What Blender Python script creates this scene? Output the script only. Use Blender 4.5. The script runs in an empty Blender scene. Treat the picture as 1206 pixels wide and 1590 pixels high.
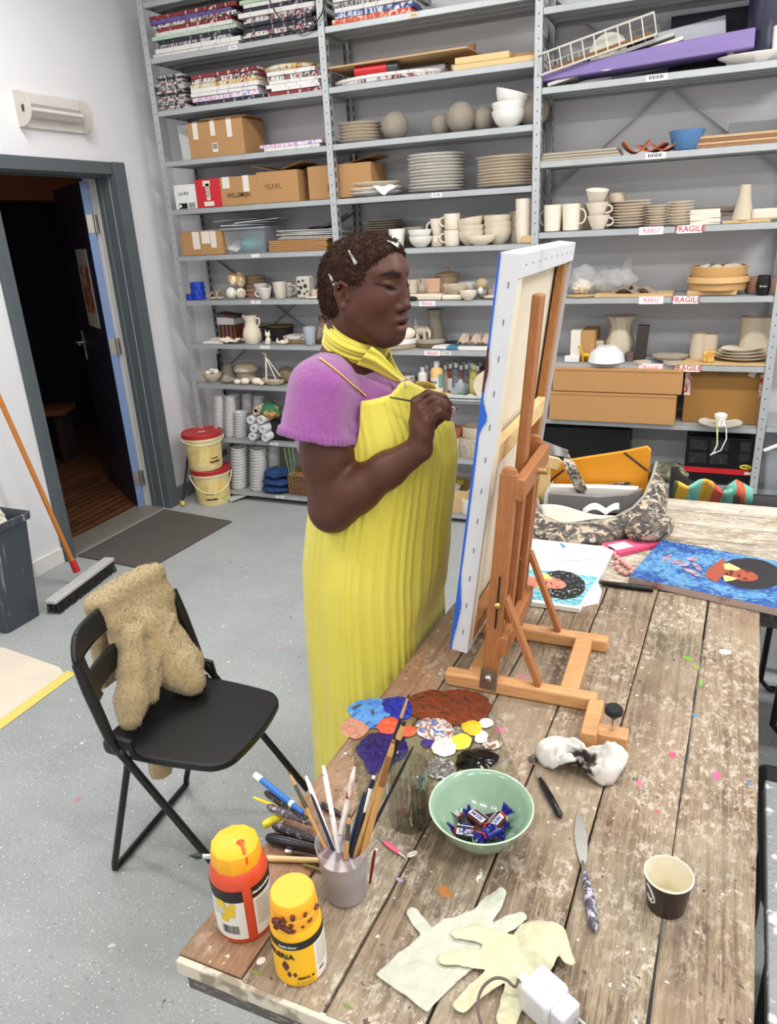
import bpy, bmesh, math, random
import numpy as np
from mathutils import Matrix, Vector, noise as mnoise
rnd = random.Random(7)
PI = math.pi
SC = bpy.context.scene
COL = SC.collection

# ------------------------------------------------------------------ camera, world, exposure
FPX, PIT, ROLL, YAW, CAMZ = 1152.67, math.radians(21.044), math.radians(-3.07), math.radians(23.983), 1.7
fw = np.array([-math.sin(YAW)*math.cos(PIT), math.cos(YAW)*math.cos(PIT), -math.sin(PIT)])
_r = np.array([math.cos(YAW), math.sin(YAW), 0.0]); _u = np.cross(_r, fw)
rt = math.cos(ROLL)*_r + math.sin(ROLL)*_u
up = -math.sin(ROLL)*_r + math.cos(ROLL)*_u
cd = bpy.data.cameras.new('camera'); cam = bpy.data.objects.new('camera', cd); COL.objects.link(cam)
cd.sensor_fit = 'VERTICAL'; cd.sensor_height = 24.0; cd.lens = FPX*24/1590; cd.clip_start = 0.02
cam.matrix_world = Matrix(((rt[0], up[0], -fw[0], 0), (rt[1], up[1], -fw[1], 0), (rt[2], up[2], -fw[2], CAMZ), (0, 0, 0, 1)))
SC.camera = cam
w = bpy.data.worlds.new('world'); SC.world = w; w.use_nodes = True
w.node_tree.nodes['Background'].inputs[0].default_value = (0.75, 0.8, 0.85, 1)
w.node_tree.nodes['Background'].inputs[1].default_value = 0.3
vs = SC.view_settings
SC.display_settings.display_device = 'sRGB'
vs.view_transform = 'Standard'; vs.look = 'None'; vs.gamma = 1; vs.use_curve_mapping = False
vs.exposure = 0.0
LAMP_W = 31.0
LAMP_F = [1.1, .85, 1.1, .6, 1.9, 1.5, .9, .8, .8]
CEIL_Z = 3.35
LAMPS = [(-2.0, 2.6), (-2.0, 0.4), (0.1, 2.6), (0.1, 0.6), (2.0, 2.6), (2.0, 0.4), (-2.0, -1.8), (0.1, -1.8), (2.0, -1.8)]
SC.cycles.max_bounces = 8; SC.cycles.transparent_max_bounces = 12; SC.cycles.caustics_reflective = False; SC.cycles.caustics_refractive = False
SC.cycles.use_denoising = True
SC.cycles.sample_clamp_indirect = 6.0

# a point of the room seen at a pixel of the photograph, on a plane of the room
def ray(x, y): return fw*FPX + rt*(x-603) - up*(y-795)
def at_z(x, y, z=0.0):
    d = ray(x, y); t = (z-CAMZ)/d[2]; return Vector((d[0]*t, d[1]*t, z))
def at_y(x, y, Y):
    d = ray(x, y); t = Y/d[1]; return Vector((d[0]*t, Y, CAMZ+d[2]*t))
def at_x(x, y, X):
    d = ray(x, y); t = X/d[0]; return Vector((X, d[1]*t, CAMZ+d[2]*t))

# ------------------------------------------------------------------ materials
def lin(c): return tuple(((v/255)/12.92 if v/255 <= .04045 else ((v/255+.055)/1.055)**2.4) for v in c)
MATS = {}
class NT:
    def __init__(s, name):
        s.m = bpy.data.materials.new(name); s.m.use_nodes = True
        s.t = s.m.node_tree; s.b = s.t.nodes['Principled BSDF']; s.c = None
    def n(s, typ, **kw):
        nd = s.t.nodes.new(typ)
        for k, v in kw.items():
            if k.startswith('i_'):
                k = k[2:]; k = int(k) if k.isdigit() else k.replace('_', ' ')
                nd.inputs[k].default_value = v
            else: setattr(nd, k, v)
        return nd
    def l(s, a, b): s.t.links.new(a, b)
    def co(s, scale=(1, 1, 1), kind='Object', rot=(0, 0, 0)):
        tc = s.n('ShaderNodeTexCoord'); mp = s.n('ShaderNodeMapping')
        mp.inputs['Scale'].default_value = scale; mp.inputs['Rotation'].default_value = rot
        s.l(tc.outputs[kind], mp.inputs[0]); return mp.outputs[0]
    def noise(s, v, scale=5, detail=4, rough=.55, dist=0):
        nd = s.n('ShaderNodeTexNoise', i_Scale=scale, i_Detail=detail, i_Roughness=rough, i_Distortion=dist); s.l(v, nd.inputs['Vector']); return nd.outputs['Fac']
    def ramp(s, f, stops, interp='LINEAR'):
        nd = s.n('ShaderNodeValToRGB'); cr = nd.color_ramp; cr.interpolation = interp
        while len(cr.elements) < len(stops): cr.elements.new(.5)
        for e, (p, c) in zip(cr.elements, stops):
            e.position = p; e.color = (c, c, c, 1) if isinstance(c, (int, float)) else (*c, 1)
        s.l(f, nd.inputs[0]); return nd.outputs[0]
    def mix(s, f, a, b, mode='MIX'):
        nd = s.n('ShaderNodeMix', data_type='RGBA', blend_type=mode)
        for v, i in ((f, 0), (a, 6), (b, 7)):
            if isinstance(v, (int, float)): nd.inputs[i].default_value = v
            elif isinstance(v, tuple): nd.inputs[i].default_value = (*v, 1)
            else: s.l(v, nd.inputs[i])
        return nd.outputs[2]
    def math(s, op, a, b=None):
        nd = s.n('ShaderNodeMath', operation=op)
        for v, i in ((a, 0), (b, 1)):
            if v is None: continue
            if isinstance(v, (int, float)): nd.inputs[i].default_value = v
            else: s.l(v, nd.inputs[i])
        return nd.outputs[0]
    def sep(s, v):
        nd = s.n('ShaderNodeSeparateXYZ'); s.l(v, nd.inputs[0]); return nd.outputs
    def bump(s, h, strength=.3, dist=.01):
        nd = s.n('ShaderNodeBump', i_Strength=strength, i_Distance=dist); s.l(h, nd.inputs['Height']); s.l(nd.outputs[0], s.b.inputs['Normal'])
    def col(s, v):
        if isinstance(v, tuple): s.b.inputs['Base Color'].default_value = (*v, 1)
        else: s.l(v, s.b.inputs['Base Color'])
    def set(s, rough=None, metal=None, **kw):
        if rough is not None: s.b.inputs['Roughness'].default_value = rough
        if metal is not None: s.b.inputs['Metallic'].default_value = metal
        for k, v in kw.items(): s.b.inputs[k.replace('_', ' ')].default_value = v
        return s.m

def M(c, rough=.55, metal=0.0, var=.08, ns=14.0, bump=0.0, bs=60.0, stretch=(1, 1, 1), trans=0.0, alpha=1.0, ior=1.45, sheen=0.0, coat=0.0, sss=0.0, c2=None, thr=None):
    """plain material of one colour (0-255 sRGB) with a little mottling and bump"""
    key = (c, rough, metal, var, ns, bump, bs, stretch, trans, alpha, ior, sheen, coat, sss, c2, thr)
    if key in MATS: return MATS[key]
    t = NT('mat_%d_%d_%d' % c); a = lin(c)
    v = t.co(stretch)
    f = t.noise(v, ns)
    if c2 is not None:
        th = thr or .5
        t.col(t.mix(t.ramp(f, [(th-.04, 0.0), (th+.04, 1.0)]), a, lin(c2)))
    elif var: t.col(t.mix(f, tuple(x*(1-var*1.6) for x in a), tuple(min(1, x*(1+var*1.6)) for x in a)))
    else: t.col(a)
    if bump: t.bump(t.noise(v, bs, 3), bump, .004)
    t.set(rough, metal, Transmission_Weight=trans, Alpha=alpha, IOR=ior, Sheen_Weight=sheen, Coat_Weight=coat, Subsurface_Weight=sss)
    if sss: t.b.inputs['Subsurface Radius'].default_value = (.02, .008, .005)
    MATS[key] = t.m; return t.m

# ------------------------------------------------------------------ mesh building
def rotm(rx=0, ry=0, rz=0):
    return Matrix.Rotation(rz, 3, 'Z') @ Matrix.Rotation(ry, 3, 'Y') @ Matrix.Rotation(rx, 3, 'X')
def frame(d):
    d = Vector(d).normalized(); a = Vector((0, 0, 1)) if abs(d.z) < .9 else Vector((1, 0, 0))
    x = a.cross(d).normalized(); y = d.cross(x); return x, y, d
class MB:
    def __init__(s): s.v = []; s.f = []; s.mi = []; s.m = 0
    def add(s, v, f):
        o = len(s.v); s.v += [tuple(p) for p in v]; s.f += [tuple(i+o for i in q) for q in f]; s.mi += [s.m]*len(f); return s
    def box(s, c, d, R=None):
        c = Vector(c); h = [x/2 for x in d]
        vs_ = [Vector((x*h[0], y*h[1], z*h[2])) for x in (-1, 1) for y in (-1, 1) for z in (-1, 1)]
        if R is not None: vs_ = [R @ p for p in vs_]
        return s.add([c+p for p in vs_], [(0, 1, 3, 2), (4, 6, 7, 5), (0, 4, 5, 1), (2, 3, 7, 6), (0, 2, 6, 4), (1, 5, 7, 3)])
    def bar(s, p0, p1, wd, ht, upv=(0, 0, 1)):
        p0, p1 = Vector(p0), Vector(p1); d = (p1-p0); L = d.length; d.normalize(); u_ = Vector(upv)
        x = d.cross(u_).normalized(); z = x.cross(d)
        R = Matrix((x, d, z)).transposed(); return s.box((p0+p1)/2, (wd, L, ht), R)
    def tube(s, pts, r, n=10, closed=False, cap=True, flat=1.0, upv=None):
        pts = [Vector(p) for p in pts]; k = len(pts)
        rs = r if isinstance(r, (list, tuple)) else [r]*k
        vv = []; px = None
        for i, p in enumerate(pts):
            a = pts[(i-1) % k] if (closed or i > 0) else p; b = pts[(i+1) % k] if (closed or i < k-1) else p
            d = (b-a).normalized()
            if px is None:
                px = frame(d)[0] if upv is None else (Vector(upv)-d*d.dot(Vector(upv))).normalized()
            px = (px-d*px.dot(d)).normalized(); py = d.cross(px)
            vv += [p+px*(rs[i]*math.cos(2*PI*j/n))+py*(rs[i]*flat*math.sin(2*PI*j/n)) for j in range(n)]
        ff = [(i*n+j, i*n+(j+1) % n, ((i+1) % k)*n+(j+1) % n, ((i+1) % k)*n+j) for i in range(k if closed else k-1) for j in range(n)]
        if cap and not closed: ff += [tuple(range(n-1, -1, -1)), tuple((k-1)*n+j for j in range(n))]
        return s.add(vv, ff)
    def cyl(s, p0, p1, r0, r1=None, n=20): return s.tube([p0, p1], [r0, r0 if r1 is None else r1], n)
    def lathe(s, prof, n=28, c=(0, 0, 0), R=None, sx=1.0, sy=1.0, wob=None):
        c = Vector(c); vv = []; idx = []
        for (r, z) in prof:
            if r < 1e-6: idx.append((len(vv),)); vv.append(Vector((0, 0, z)))
            else:
                idx.append(tuple(range(len(vv), len(vv)+n)))
                for j in range(n):
                    t = 2*PI*j/n; q = r*(1 if wob is None else wob(t, z)); vv.append(Vector((q*sx*math.cos(t), q*sy*math.sin(t), z)))
        ff = []
        for a, b in zip(idx, idx[1:]):
            for j in range(n):
                k = (j+1) % n
                if len(a) == 1 and len(b) == 1: continue
                if len(a) == 1: ff.append((a[0], b[k], b[j]))
                elif len(b) == 1: ff.append((a[j], a[k], b[0]))
                else: ff.append((a[j], a[k], b[k], b[j]))
        if R is not None: vv = [R @ p for p in vv]
        return s.add([c+p for p in vv], ff)
    def prism(s, poly, z0, z1, Mx=None):
        n = len(poly); vv = [Vector((x, y, z0)) for x, y in poly]+[Vector((x, y, z1)) for x, y in poly]
        if Mx is not None: vv = [Mx @ p for p in vv]
        return s.add(vv, [tuple(range(n-1, -1, -1)), tuple(range(n, 2*n))]+[(i, (i+1) % n, n+(i+1) % n, n+i) for i in range(n)])
    def grid(s, fn, nu, nv, cu=False, cv=False):
        vv = [fn(i/(nu if cu else nu-1), j/(nv if cv else nv-1)) for i in range(nu) for j in range(nv)]
        ff = [(i*nv+j, ((i+1) % nu)*nv+j, ((i+1) % nu)*nv+(j+1) % nv, i*nv+(j+1) % nv) for i in range(nu if cu else nu-1) for j in range(nv if cv else nv-1)]
        return s.add(vv, ff)
    def ell(s, c, r, R=None, n=16):
        k = max(6, n//2)
        if isinstance(r, (int, float)): r = (r, r, r)
        S = Matrix.Diagonal(r); Rm = S if R is None else R @ S
        return s.lathe([(math.sin(PI*i/k), -math.cos(PI*i/k)) for i in range(k+1)], n, c, Rm)
    def xf(s, Mx):
        s.v = [tuple(Mx @ Vector(p)) for p in s.v]; return s
    def obj(s, name, mat, parent=None, loc=(0, 0, 0), rz=0, smooth=40, bev=0.0, sub=0, solid=0.0):
        me = bpy.data.meshes.new(name); me.from_pydata(s.v, [], s.f)
        for m in (mat if isinstance(mat, (list, tuple)) else [mat]): me.materials.append(m)
        if len(me.materials) > 1: me.polygons.foreach_set('material_index', s.mi)
        if smooth:
            me.polygons.foreach_set('use_smooth', [True]*len(me.polygons))
            if smooth < 180: me.set_sharp_from_angle(angle=math.radians(smooth))
        me.update()
        o = bpy.data.objects.new(name, me); COL.objects.link(o); o.parent = parent; o.location = loc; o.rotation_euler = (0, 0, rz)
        if solid:
            md = o.modifiers.new('s', 'SOLIDIFY'); md.thickness = solid; md.offset = 0
        if bev:
            md = o.modifiers.new('b', 'BEVEL'); md.width = bev; md.segments = 2; md.limit_method = 'ANGLE'
        if sub:
            md = o.modifiers.new('d', 'SUBSURF'); md.levels = sub; md.render_levels = sub
        return o
def tag(o, label, cat, group=None, kind=None):
    o['label'] = label; o['category'] = cat
    if group: o['group'] = group
    if kind: o['kind'] = kind
    return o
def thing(name, label, cat, loc=(0, 0, 0), rz=0, group=None, rot=None):
    o = bpy.data.objects.new(name, None); COL.objects.link(o); o.location = loc
    o.rotation_euler = rot if rot is not None else (0, 0, rz); o.empty_display_size = .05
    return tag(o, label, cat, group)
def struct(o): o['kind'] = 'structure'; return o
def dup(root, loc, rz=None, label=None, group=None, scale=None):
    kids = list(root.children); r = root.copy(); COL.objects.link(r); r.location = loc
    if rz is not None: r.rotation_euler = (0, 0, rz) if isinstance(rz, (int, float)) else rz
    if label: r['label'] = label
    if group: r['group'] = group
    if scale: r.scale = scale if isinstance(scale, (tuple, list)) else (scale,)*3
    for ch in kids:
        c = ch.copy(); COL.objects.link(c); c.parent = r
        for g in list(ch.children):
            d = g.copy(); COL.objects.link(d); d.parent = c
    return r
ORD = ['first', 'second', 'third', 'fourth', 'fifth', 'sixth', 'seventh', 'eighth', 'ninth', 'tenth', 'eleventh', 'twelfth', 'thirteenth', 'fourteenth', 'fifteenth', 'sixteenth']
def nth(i, n, top='topmost', bot='lowest'):
    """place i (0 lowest) in a stack of n"""
    if n == 1: return 'only'
    if i == 0: return bot
    if i == n-1: return top
    if i <= (n-1)/2: return ORD[i]+' from bottom'
    return ORD[n-1-i]+' from top'
def text(s, size, mat, parent, loc, rot, name='lettering', bold=0.0, wrap=None, align='CENTER', shear=0.0, sx=1.0):
    """writing as thin raised letters; wrap=(radius) bends it round a vertical axis through the local origin of its parent"""
    cu = bpy.data.curves.new('txt', 'FONT'); cu.body = s; cu.size = size; cu.extrude = .0003; cu.offset = bold; cu.align_x = align; cu.align_y = 'CENTER'; cu.shear = shear
    cu.resolution_u = 2
    o = bpy.data.objects.new('txt', cu); COL.objects.link(o)
    dg = bpy.context.evaluated_depsgraph_get(); me = bpy.data.meshes.new_from_object(o.evaluated_get(dg))
    bpy.data.objects.remove(o); bpy.data.curves.remove(cu)
    for v in me.vertices: v.co.x *= sx
    if wrap:
        R0, a0, z0 = wrap[:3]; tap = wrap[3] if len(wrap) > 3 else 0
        for v in me.vertices:
            r = R0+tap*v.co.y+.0006+v.co.z; a = a0+v.co.x/R0
            v.co = (r*math.cos(a), r*math.sin(a), z0+v.co.y)
        loc, rot = (0, 0, 0), (0, 0, 0)
    me.materials.clear(); me.materials.append(mat)
    t = bpy.data.objects.new(name, me); COL.objects.link(t); t.parent = parent; t.location = loc; t.rotation_euler = rot
    return t
D2R = PI/180
def camang(p): return math.atan2(-p[1], -p[0])
white_l = M((226, 224, 216), .5, var=.03); black_l = M((24, 23, 22), .45); ink = M((30, 28, 30), .6, var=0); white_i = M((238, 236, 230), .6, var=0); ink2 = M((40, 36, 30), .6, var=0)
chrome = M((214, 214, 218), .18, 1.0, var=.02)
# ------------------------------------------------------------------ smooth organic surfaces from a distance field on a grid
def steps(*segs):
    """axis coordinates: (start, end, step) runs joined"""
    out = []
    for a, c, h in segs:
        n = max(1, int(round((c-a)/h))); out += [a+(c-a)*i/n for i in range(n)]
    return np.array(out+[segs[-1][1]])
class Field:
    def __init__(s, xs, ys, zs):
        s.ax = [np.asarray(a, np.float32) for a in (xs, ys, zs)]; s.D = np.full([len(a) for a in s.ax], .08, np.float32)
    def blk(s, lo, hi):
        ix = [(max(0, int(np.searchsorted(a, l))-1), min(len(a), int(np.searchsorted(a, h))+1)) for a, l, h in zip(s.ax, lo, hi)]
        sl = tuple(slice(*i) for i in ix); g = [a[q] for a, q in zip(s.ax, sl)]
        return sl, (g[0][:, None, None], g[1][None, :, None], g[2][None, None, :])
    def put(s, sl, d, k, mode):
        A = s.D[sl]
        if A.size == 0: return
        if mode == 'sub': d = -d; h = np.maximum(k-np.abs(A-d), 0)/max(k, 1e-6); s.D[sl] = np.maximum(A, d)+h*h*k*.25
        elif mode == 'and': h = np.maximum(k-np.abs(A-d), 0)/max(k, 1e-6); s.D[sl] = np.maximum(A, d)+h*h*k*.25
        else: h = np.maximum(k-np.abs(A-d), 0)/max(k, 1e-6); s.D[sl] = np.minimum(A, d)-h*h*k*.25
    def ell(s, c, r, R=None, k=.01, mode='add'):
        c = [float(x) for x in c]; r = [r]*3 if isinstance(r, (int, float)) else r; m = max(r)+k+.012
        sl, (X, Y, Z) = s.blk([x-m for x in c], [x+m for x in c]); X, Y, Z = X-c[0], Y-c[1], Z-c[2]
        if R is not None: X, Y, Z = [R[i][0]*X+R[i][1]*Y+R[i][2]*Z for i in range(3)]
        k0 = np.sqrt((X/r[0])**2+(Y/r[1])**2+(Z/r[2])**2)+1e-6; k1 = np.sqrt((X/r[0]**2)**2+(Y/r[1]**2)**2+(Z/r[2]**2)**2)+1e-6
        s.put(sl, k0*(k0-1)/k1, k, mode); return s
    def cone(s, a, c, ra, rb, k=.01, mode='add'):
        a = np.array(a, float); c = np.array(c, float); m = max(ra, rb)+k+.012
        sl, (X, Y, Z) = s.blk(np.minimum(a, c)-m, np.maximum(a, c)+m); d = c-a; L = max(float(d@d), 1e-9)
        t = np.clip(((X-a[0])*d[0]+(Y-a[1])*d[1]+(Z-a[2])*d[2])/L, 0, 1)
        q = np.sqrt((X-a[0]-t*d[0])**2+(Y-a[1]-t*d[1])**2+(Z-a[2]-t*d[2])**2)-(ra+(rb-ra)*t)
        s.put(sl, q, k, mode); return s
    def chain(s, pts, rs, k=.01, mode='add'):
        for i in range(len(pts)-1): s.cone(pts[i], pts[i+1], rs[i], rs[i+1], k, mode)
        return s
    def half(s, p, n, k=.002, lo=None, hi=None):
        """keep the side of a plane that n points away from"""
        n = np.array(n, float)/np.linalg.norm(n); sl, (X, Y, Z) = s.blk(lo if lo is not None else [a[0] for a in s.ax], hi if hi is not None else [a[-1] for a in s.ax])
        s.put(sl, (X-p[0])*n[0]+(Y-p[1])*n[1]+(Z-p[2])*n[2]+0*X, k, 'and'); return s
    def rough(s, amp, freq, seed=0):
        X, Y, Z = s.ax[0][:, None, None], s.ax[1][None, :, None], s.ax[2][None, None, :]; f = freq
        s.D += amp*(np.sin(X*f+2.1*np.sin(Y*f*.7+seed))*np.sin(Y*f*1.1+1.7*np.sin(Z*f*.8))*np.sin(Z*f*.93+1.9*np.sin(X*f*.6+seed))).astype(np.float32); return s
    def mesh(s, relax=1):
        D = s.D; nx, ny, nz = D.shape; I = (D < 0).astype(np.int8)
        c = sum(I[i:nx-1+i, j:ny-1+j, k:nz-1+k] for i in (0, 1) for j in (0, 1) for k in (0, 1))
        act = (c > 0) & (c < 8); idx = np.full(act.shape, -1, np.int32); ii = np.argwhere(act); idx[act] = np.arange(len(ii))
        P = np.zeros((len(ii), 3)); W = np.zeros(len(ii))
        def cor(o): return D[ii[:, 0]+o[0], ii[:, 1]+o[1], ii[:, 2]+o[2]]
        def pos(o): return np.stack([s.ax[q][ii[:, q]+o[q]] for q in range(3)], 1)
        for a in range(3):
            for u in (0, 1):
                for v in (0, 1):
                    o0 = [0, 0, 0]; o0[(a+1) % 3] = u; o0[(a+2) % 3] = v; o1 = list(o0); o1[a] = 1
                    d0, d1 = cor(o0), cor(o1); m = (d0 < 0) != (d1 < 0); t = np.where(m, d0/(d0-d1+1e-12), 0)[:, None]
                    P += np.where(m[:, None], pos(o0)*(1-t)+pos(o1)*t, 0); W += m
        P /= W[:, None]; F = []
        for a in range(3):
            b_, c_ = (a+1) % 3, (a+2) % 3
            A0 = np.take(I, range(0, I.shape[a]-1), a); A1 = np.take(I, range(1, I.shape[a]), a)
            e = np.argwhere(A0 != A1); e = e[(e[:, b_] > 0) & (e[:, c_] > 0) & (e[:, b_] < act.shape[b_]) & (e[:, c_] < act.shape[c_])]
            def q(db, dc):
                f = e.copy(); f[:, b_] += db; f[:, c_] += dc; return idx[f[:, 0], f[:, 1], f[:, 2]]
            qd = np.stack([q(-1, -1), q(0, -1), q(0, 0), q(-1, 0)], 1); flip = I[e[:, 0], e[:, 1], e[:, 2]] == 0
            qd[flip] = qd[flip][:, ::-1]; F.append(qd)
        F = np.concatenate(F); F = F[(F >= 0).all(1)]
        for _ in range(relax):
            S = np.zeros_like(P); N = np.zeros(len(P))
            for i in range(4):
                for j in ((i+1) % 4, (i-1) % 4): np.add.at(S, F[:, i], P[F[:, j]]); np.add.at(N, F[:, i], 1)
            P = P*.5+S/np.maximum(N, 1)[:, None]*.5
        return P, F
def np_obj(name, P, F, mat, parent=None, smooth=True, colour=None):
    me = bpy.data.meshes.new(name); n, m = len(P), len(F); k = F.shape[1]
    me.vertices.add(n); me.vertices.foreach_set('co', np.asarray(P, np.float32).ravel())
    me.loops.add(m*k); me.loops.foreach_set('vertex_index', F.astype(np.int32).ravel())
    me.polygons.add(m); me.polygons.foreach_set('loop_start', np.arange(0, m*k, k, dtype=np.int32)); me.polygons.foreach_set('loop_total', np.full(m, k, np.int32))
    me.polygons.foreach_set('use_smooth', np.full(m, smooth)); me.update(calc_edges=True); me.validate()
    if colour is not None:
        at = me.color_attributes.new('tint', 'FLOAT_COLOR', 'POINT'); at.data.foreach_set('color', np.asarray(colour, np.float32).ravel())
    me.materials.append(mat)
    o = bpy.data.objects.new(name, me); COL.objects.link(o); o.parent = parent; return o
# ------------------------------------------------------------------ setting
XL, YB, XR, YF = -3.30, 4.31, 3.2, -3.2
def floor_mat():
    t = NT('painted_concrete'); v = t.co(kind='Object')
    base = t.mix(t.noise(v, 3.2, 5, .65), lin((146, 150, 150)), lin((178, 181, 180)))
    base = t.mix(t.ramp(t.noise(v, 1.1, 4), [(.45, 0.0), (.75, .55)]), base, lin((126, 130, 130)))
    fine = t.ramp(t.noise(v, 150, 2, .7), [(.60, 0.0), (.70, .75)]); base = t.mix(fine, base, lin((214, 217, 216)))
    dark = t.ramp(t.noise(v, 75, 2, .6), [(.28, .5), (.36, 0.0)]); base = t.mix(dark, base, lin((92, 97, 100)))
    def splats(scale, thr, colr, seed, soft=.03):
        nonlocal base
        vo = t.n('ShaderNodeTexVoronoi', i_Scale=scale, i_Randomness=1.0); mp = t.n('ShaderNodeMapping'); mp.inputs['Location'].default_value = (seed, seed*1.7, 0)
        wv = t.n('ShaderNodeTexNoise', i_Scale=scale*3.1, i_Detail=3); t.l(v, wv.inputs['Vector'])
        ad = t.n('ShaderNodeVectorMath', operation='MULTIPLY_ADD'); ad.inputs[1].default_value = (.45/scale,)*3
        t.l(wv.outputs['Color'], ad.inputs[0]); t.l(v, mp.inputs[0]); t.l(mp.outputs[0], ad.inputs[2]); t.l(ad.outputs[0], vo.inputs['Vector'])
        sz = t.sep(vo.outputs['Color'])
        lim = t.math('MULTIPLY', t.math('POWER', sz[0], 3.0), thr)
        m = t.math('LESS_THAN', vo.outputs['Distance'], lim)
        base = t.mix(m, base, lin(colr))
    splats(130, .30, (220, 222, 220), 1.3); splats(55, .17, (220, 222, 220), 4.1); splats(16, .12, (216, 218, 217), 8.7); splats(5, .09, (212, 215, 214), 6.1)
    splats(4.1, .07, (190, 132, 138), 2.2); splats(3.7, .06, (188, 184, 130), 5.5); splats(3.4, .045, (110, 124, 150), 9.9); splats(3.3, .04, (120, 150, 120), 12.1); splats(9, .07, (96, 101, 105), 3.9)
    t.col(base); t.bump(t.noise(v, 160, 2), .12, .002); return t.set(.62)
FLOOR = MB().box(((XL+XR)/2, (YF+YB)/2, -.05), (XR-XL, YB-YF, .1)).obj('floor', floor_mat(), smooth=0); struct(FLOOR)
wall_w = M((224, 224, 226), .6, var=.03, ns=1.5, bump=.08, bs=40)
wall_b = M((214, 214, 217), .6, var=.03, ns=1.5, bump=.06, bs=40)
struct(MB().box(((XL+XR)/2, YB+.06, CEIL_Z/2), (XR-XL+.4, .12, CEIL_Z)).obj('wall_back', wall_b, smooth=0))
struct(MB().box((XR+.06, (YF+YB)/2, CEIL_Z/2), (.12, YB-YF, CEIL_Z)).obj('wall_right', wall_w, smooth=0))
struct(MB().box(((XL+XR)/2, YF-.06, CEIL_Z/2), (XR-XL+.4, .12, CEIL_Z)).obj('wall_front', wall_w, smooth=0))
struct(MB().box(((XL+XR)/2, (YF+YB)/2, CEIL_Z+.05), (XR-XL+.4, YB-YF+.4, .1)).obj('ceiling', M((228, 228, 228), .8, var=.02), smooth=0))
DY0, DY1, DZ = 2.875, 3.70, 2.055
b = MB(); WT = .20
b.box((XL-WT/2, (YF+DY0)/2, CEIL_Z/2), (WT, DY0-YF, CEIL_Z)); b.box((XL-WT/2, (DY1+YB)/2, CEIL_Z/2), (WT, YB-DY1, CEIL_Z)); b.box((XL-WT/2, (DY0+DY1)/2, (DZ+CEIL_Z)/2), (WT, DY1-DY0, CEIL_Z-DZ))
struct(b.obj('wall_left', wall_w, smooth=0))
grey_fr = M((84, 92, 96), .45, var=.06, ns=8, bump=.05)
# door frame: face mouldings on the wall, a stepped lining in the opening
b = MB()
def jamb(y, s):
    b.box((XL+.016+.012*(s > 0), y+s*(.033+.012*(s > 0)), (DZ+.065)/2), (.034+.024*(s > 0), .066+.024*(s > 0), DZ+.065))
    b.box((XL-.034, y+s*.008, DZ/2), (.066, .018, DZ)); b.box((XL-.0835, y+s*.004, DZ/2), (.033, .018, DZ))
jamb(DY1, 1); jamb(DY0, -1)
ym = (DY0+DY1)/2; wy = DY1-DY0
b.box((XL+.016, ym, DZ+.0325), (.034, wy, .065)); b.box((XL-.034, ym, DZ-.002), (.066, wy-.012, .018)); b.box((XL-.0835, ym, DZ-.006), (.033, wy-.012, .018))
struct(b.obj('trim_1', grey_fr, smooth=0, bev=.003))
struct(MB().box((XL-.108, DY1-.002, DZ/2), (.016, .014, DZ-.02)).obj('trim_2', M((196, 192, 184), .5), smooth=0))
struct(MB().box((XL-.10, ym, .006), (.20, wy-.02, .012)).obj('trim_3', M((138, 132, 122), .5, .3, var=.15), smooth=0, bev=.003))
bb = M((226, 224, 220), .55, var=.04, ns=4)
struct(MB().box((XL+.008, (2.2+DY0-.07)/2, .045), (.016, DY0-.07-2.2, .09)).obj('baseboard_left', bb, smooth=0, bev=.003))
struct(MB().box((XL+.008, (DY1+.07+YB)/2, .05), (.016, YB-DY1-.07, .10)).obj('baseboard_left_far', M((120, 124, 126), .6), smooth=0, bev=.003))
# corridor beyond the door
def wood_floor():
    t = NT('wood_floor'); v = t.co((1, 1, 1)); x = t.sep(v)
    br = t.n('ShaderNodeTexBrick', i_Scale=1.0); br.inputs['Color1'].default_value = (*lin((118, 78, 52)), 1); br.inputs['Color2'].default_value = (*lin((92, 60, 40)), 1)
    br.inputs['Mortar'].default_value = (*lin((40, 26, 18)), 1); br.inputs['Mortar Size'].default_value = .006; br.inputs['Brick Width'].default_value = .5; br.inputs['Row Height'].default_value = .07
    mp = t.n('ShaderNodeMapping'); mp.inputs['Rotation'].default_value = (0, 0, PI/2-.05); t.l(v, mp.inputs[0]); t.l(mp.outputs[0], br.inputs['Vector'])
    g = t.noise(t.co((30, 2, 1), rot=(0, 0, PI/2)), 6, 4)
    t.col(t.mix(t.ramp(g, [(.3, .25), (.7, 0.0)]), br.outputs[0], lin((60, 36, 22)))); return t.set(.35)
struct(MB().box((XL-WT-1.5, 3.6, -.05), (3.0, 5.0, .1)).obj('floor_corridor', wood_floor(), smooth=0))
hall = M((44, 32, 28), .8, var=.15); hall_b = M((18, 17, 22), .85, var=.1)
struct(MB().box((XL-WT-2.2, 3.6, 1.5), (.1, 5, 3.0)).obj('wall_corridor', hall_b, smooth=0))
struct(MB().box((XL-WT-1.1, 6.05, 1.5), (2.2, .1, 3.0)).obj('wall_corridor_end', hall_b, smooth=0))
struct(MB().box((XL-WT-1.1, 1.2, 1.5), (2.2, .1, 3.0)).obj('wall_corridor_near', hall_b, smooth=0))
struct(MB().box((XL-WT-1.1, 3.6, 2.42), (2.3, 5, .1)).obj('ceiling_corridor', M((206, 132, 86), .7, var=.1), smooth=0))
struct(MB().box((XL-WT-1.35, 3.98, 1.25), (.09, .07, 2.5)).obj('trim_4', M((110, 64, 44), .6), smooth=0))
struct(MB().box((XL-WT-2.0, 3.6, 2.28), (.3, 5, .46)).obj('trim_5', M((150, 84, 54), .7, var=.1), smooth=0))
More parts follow.
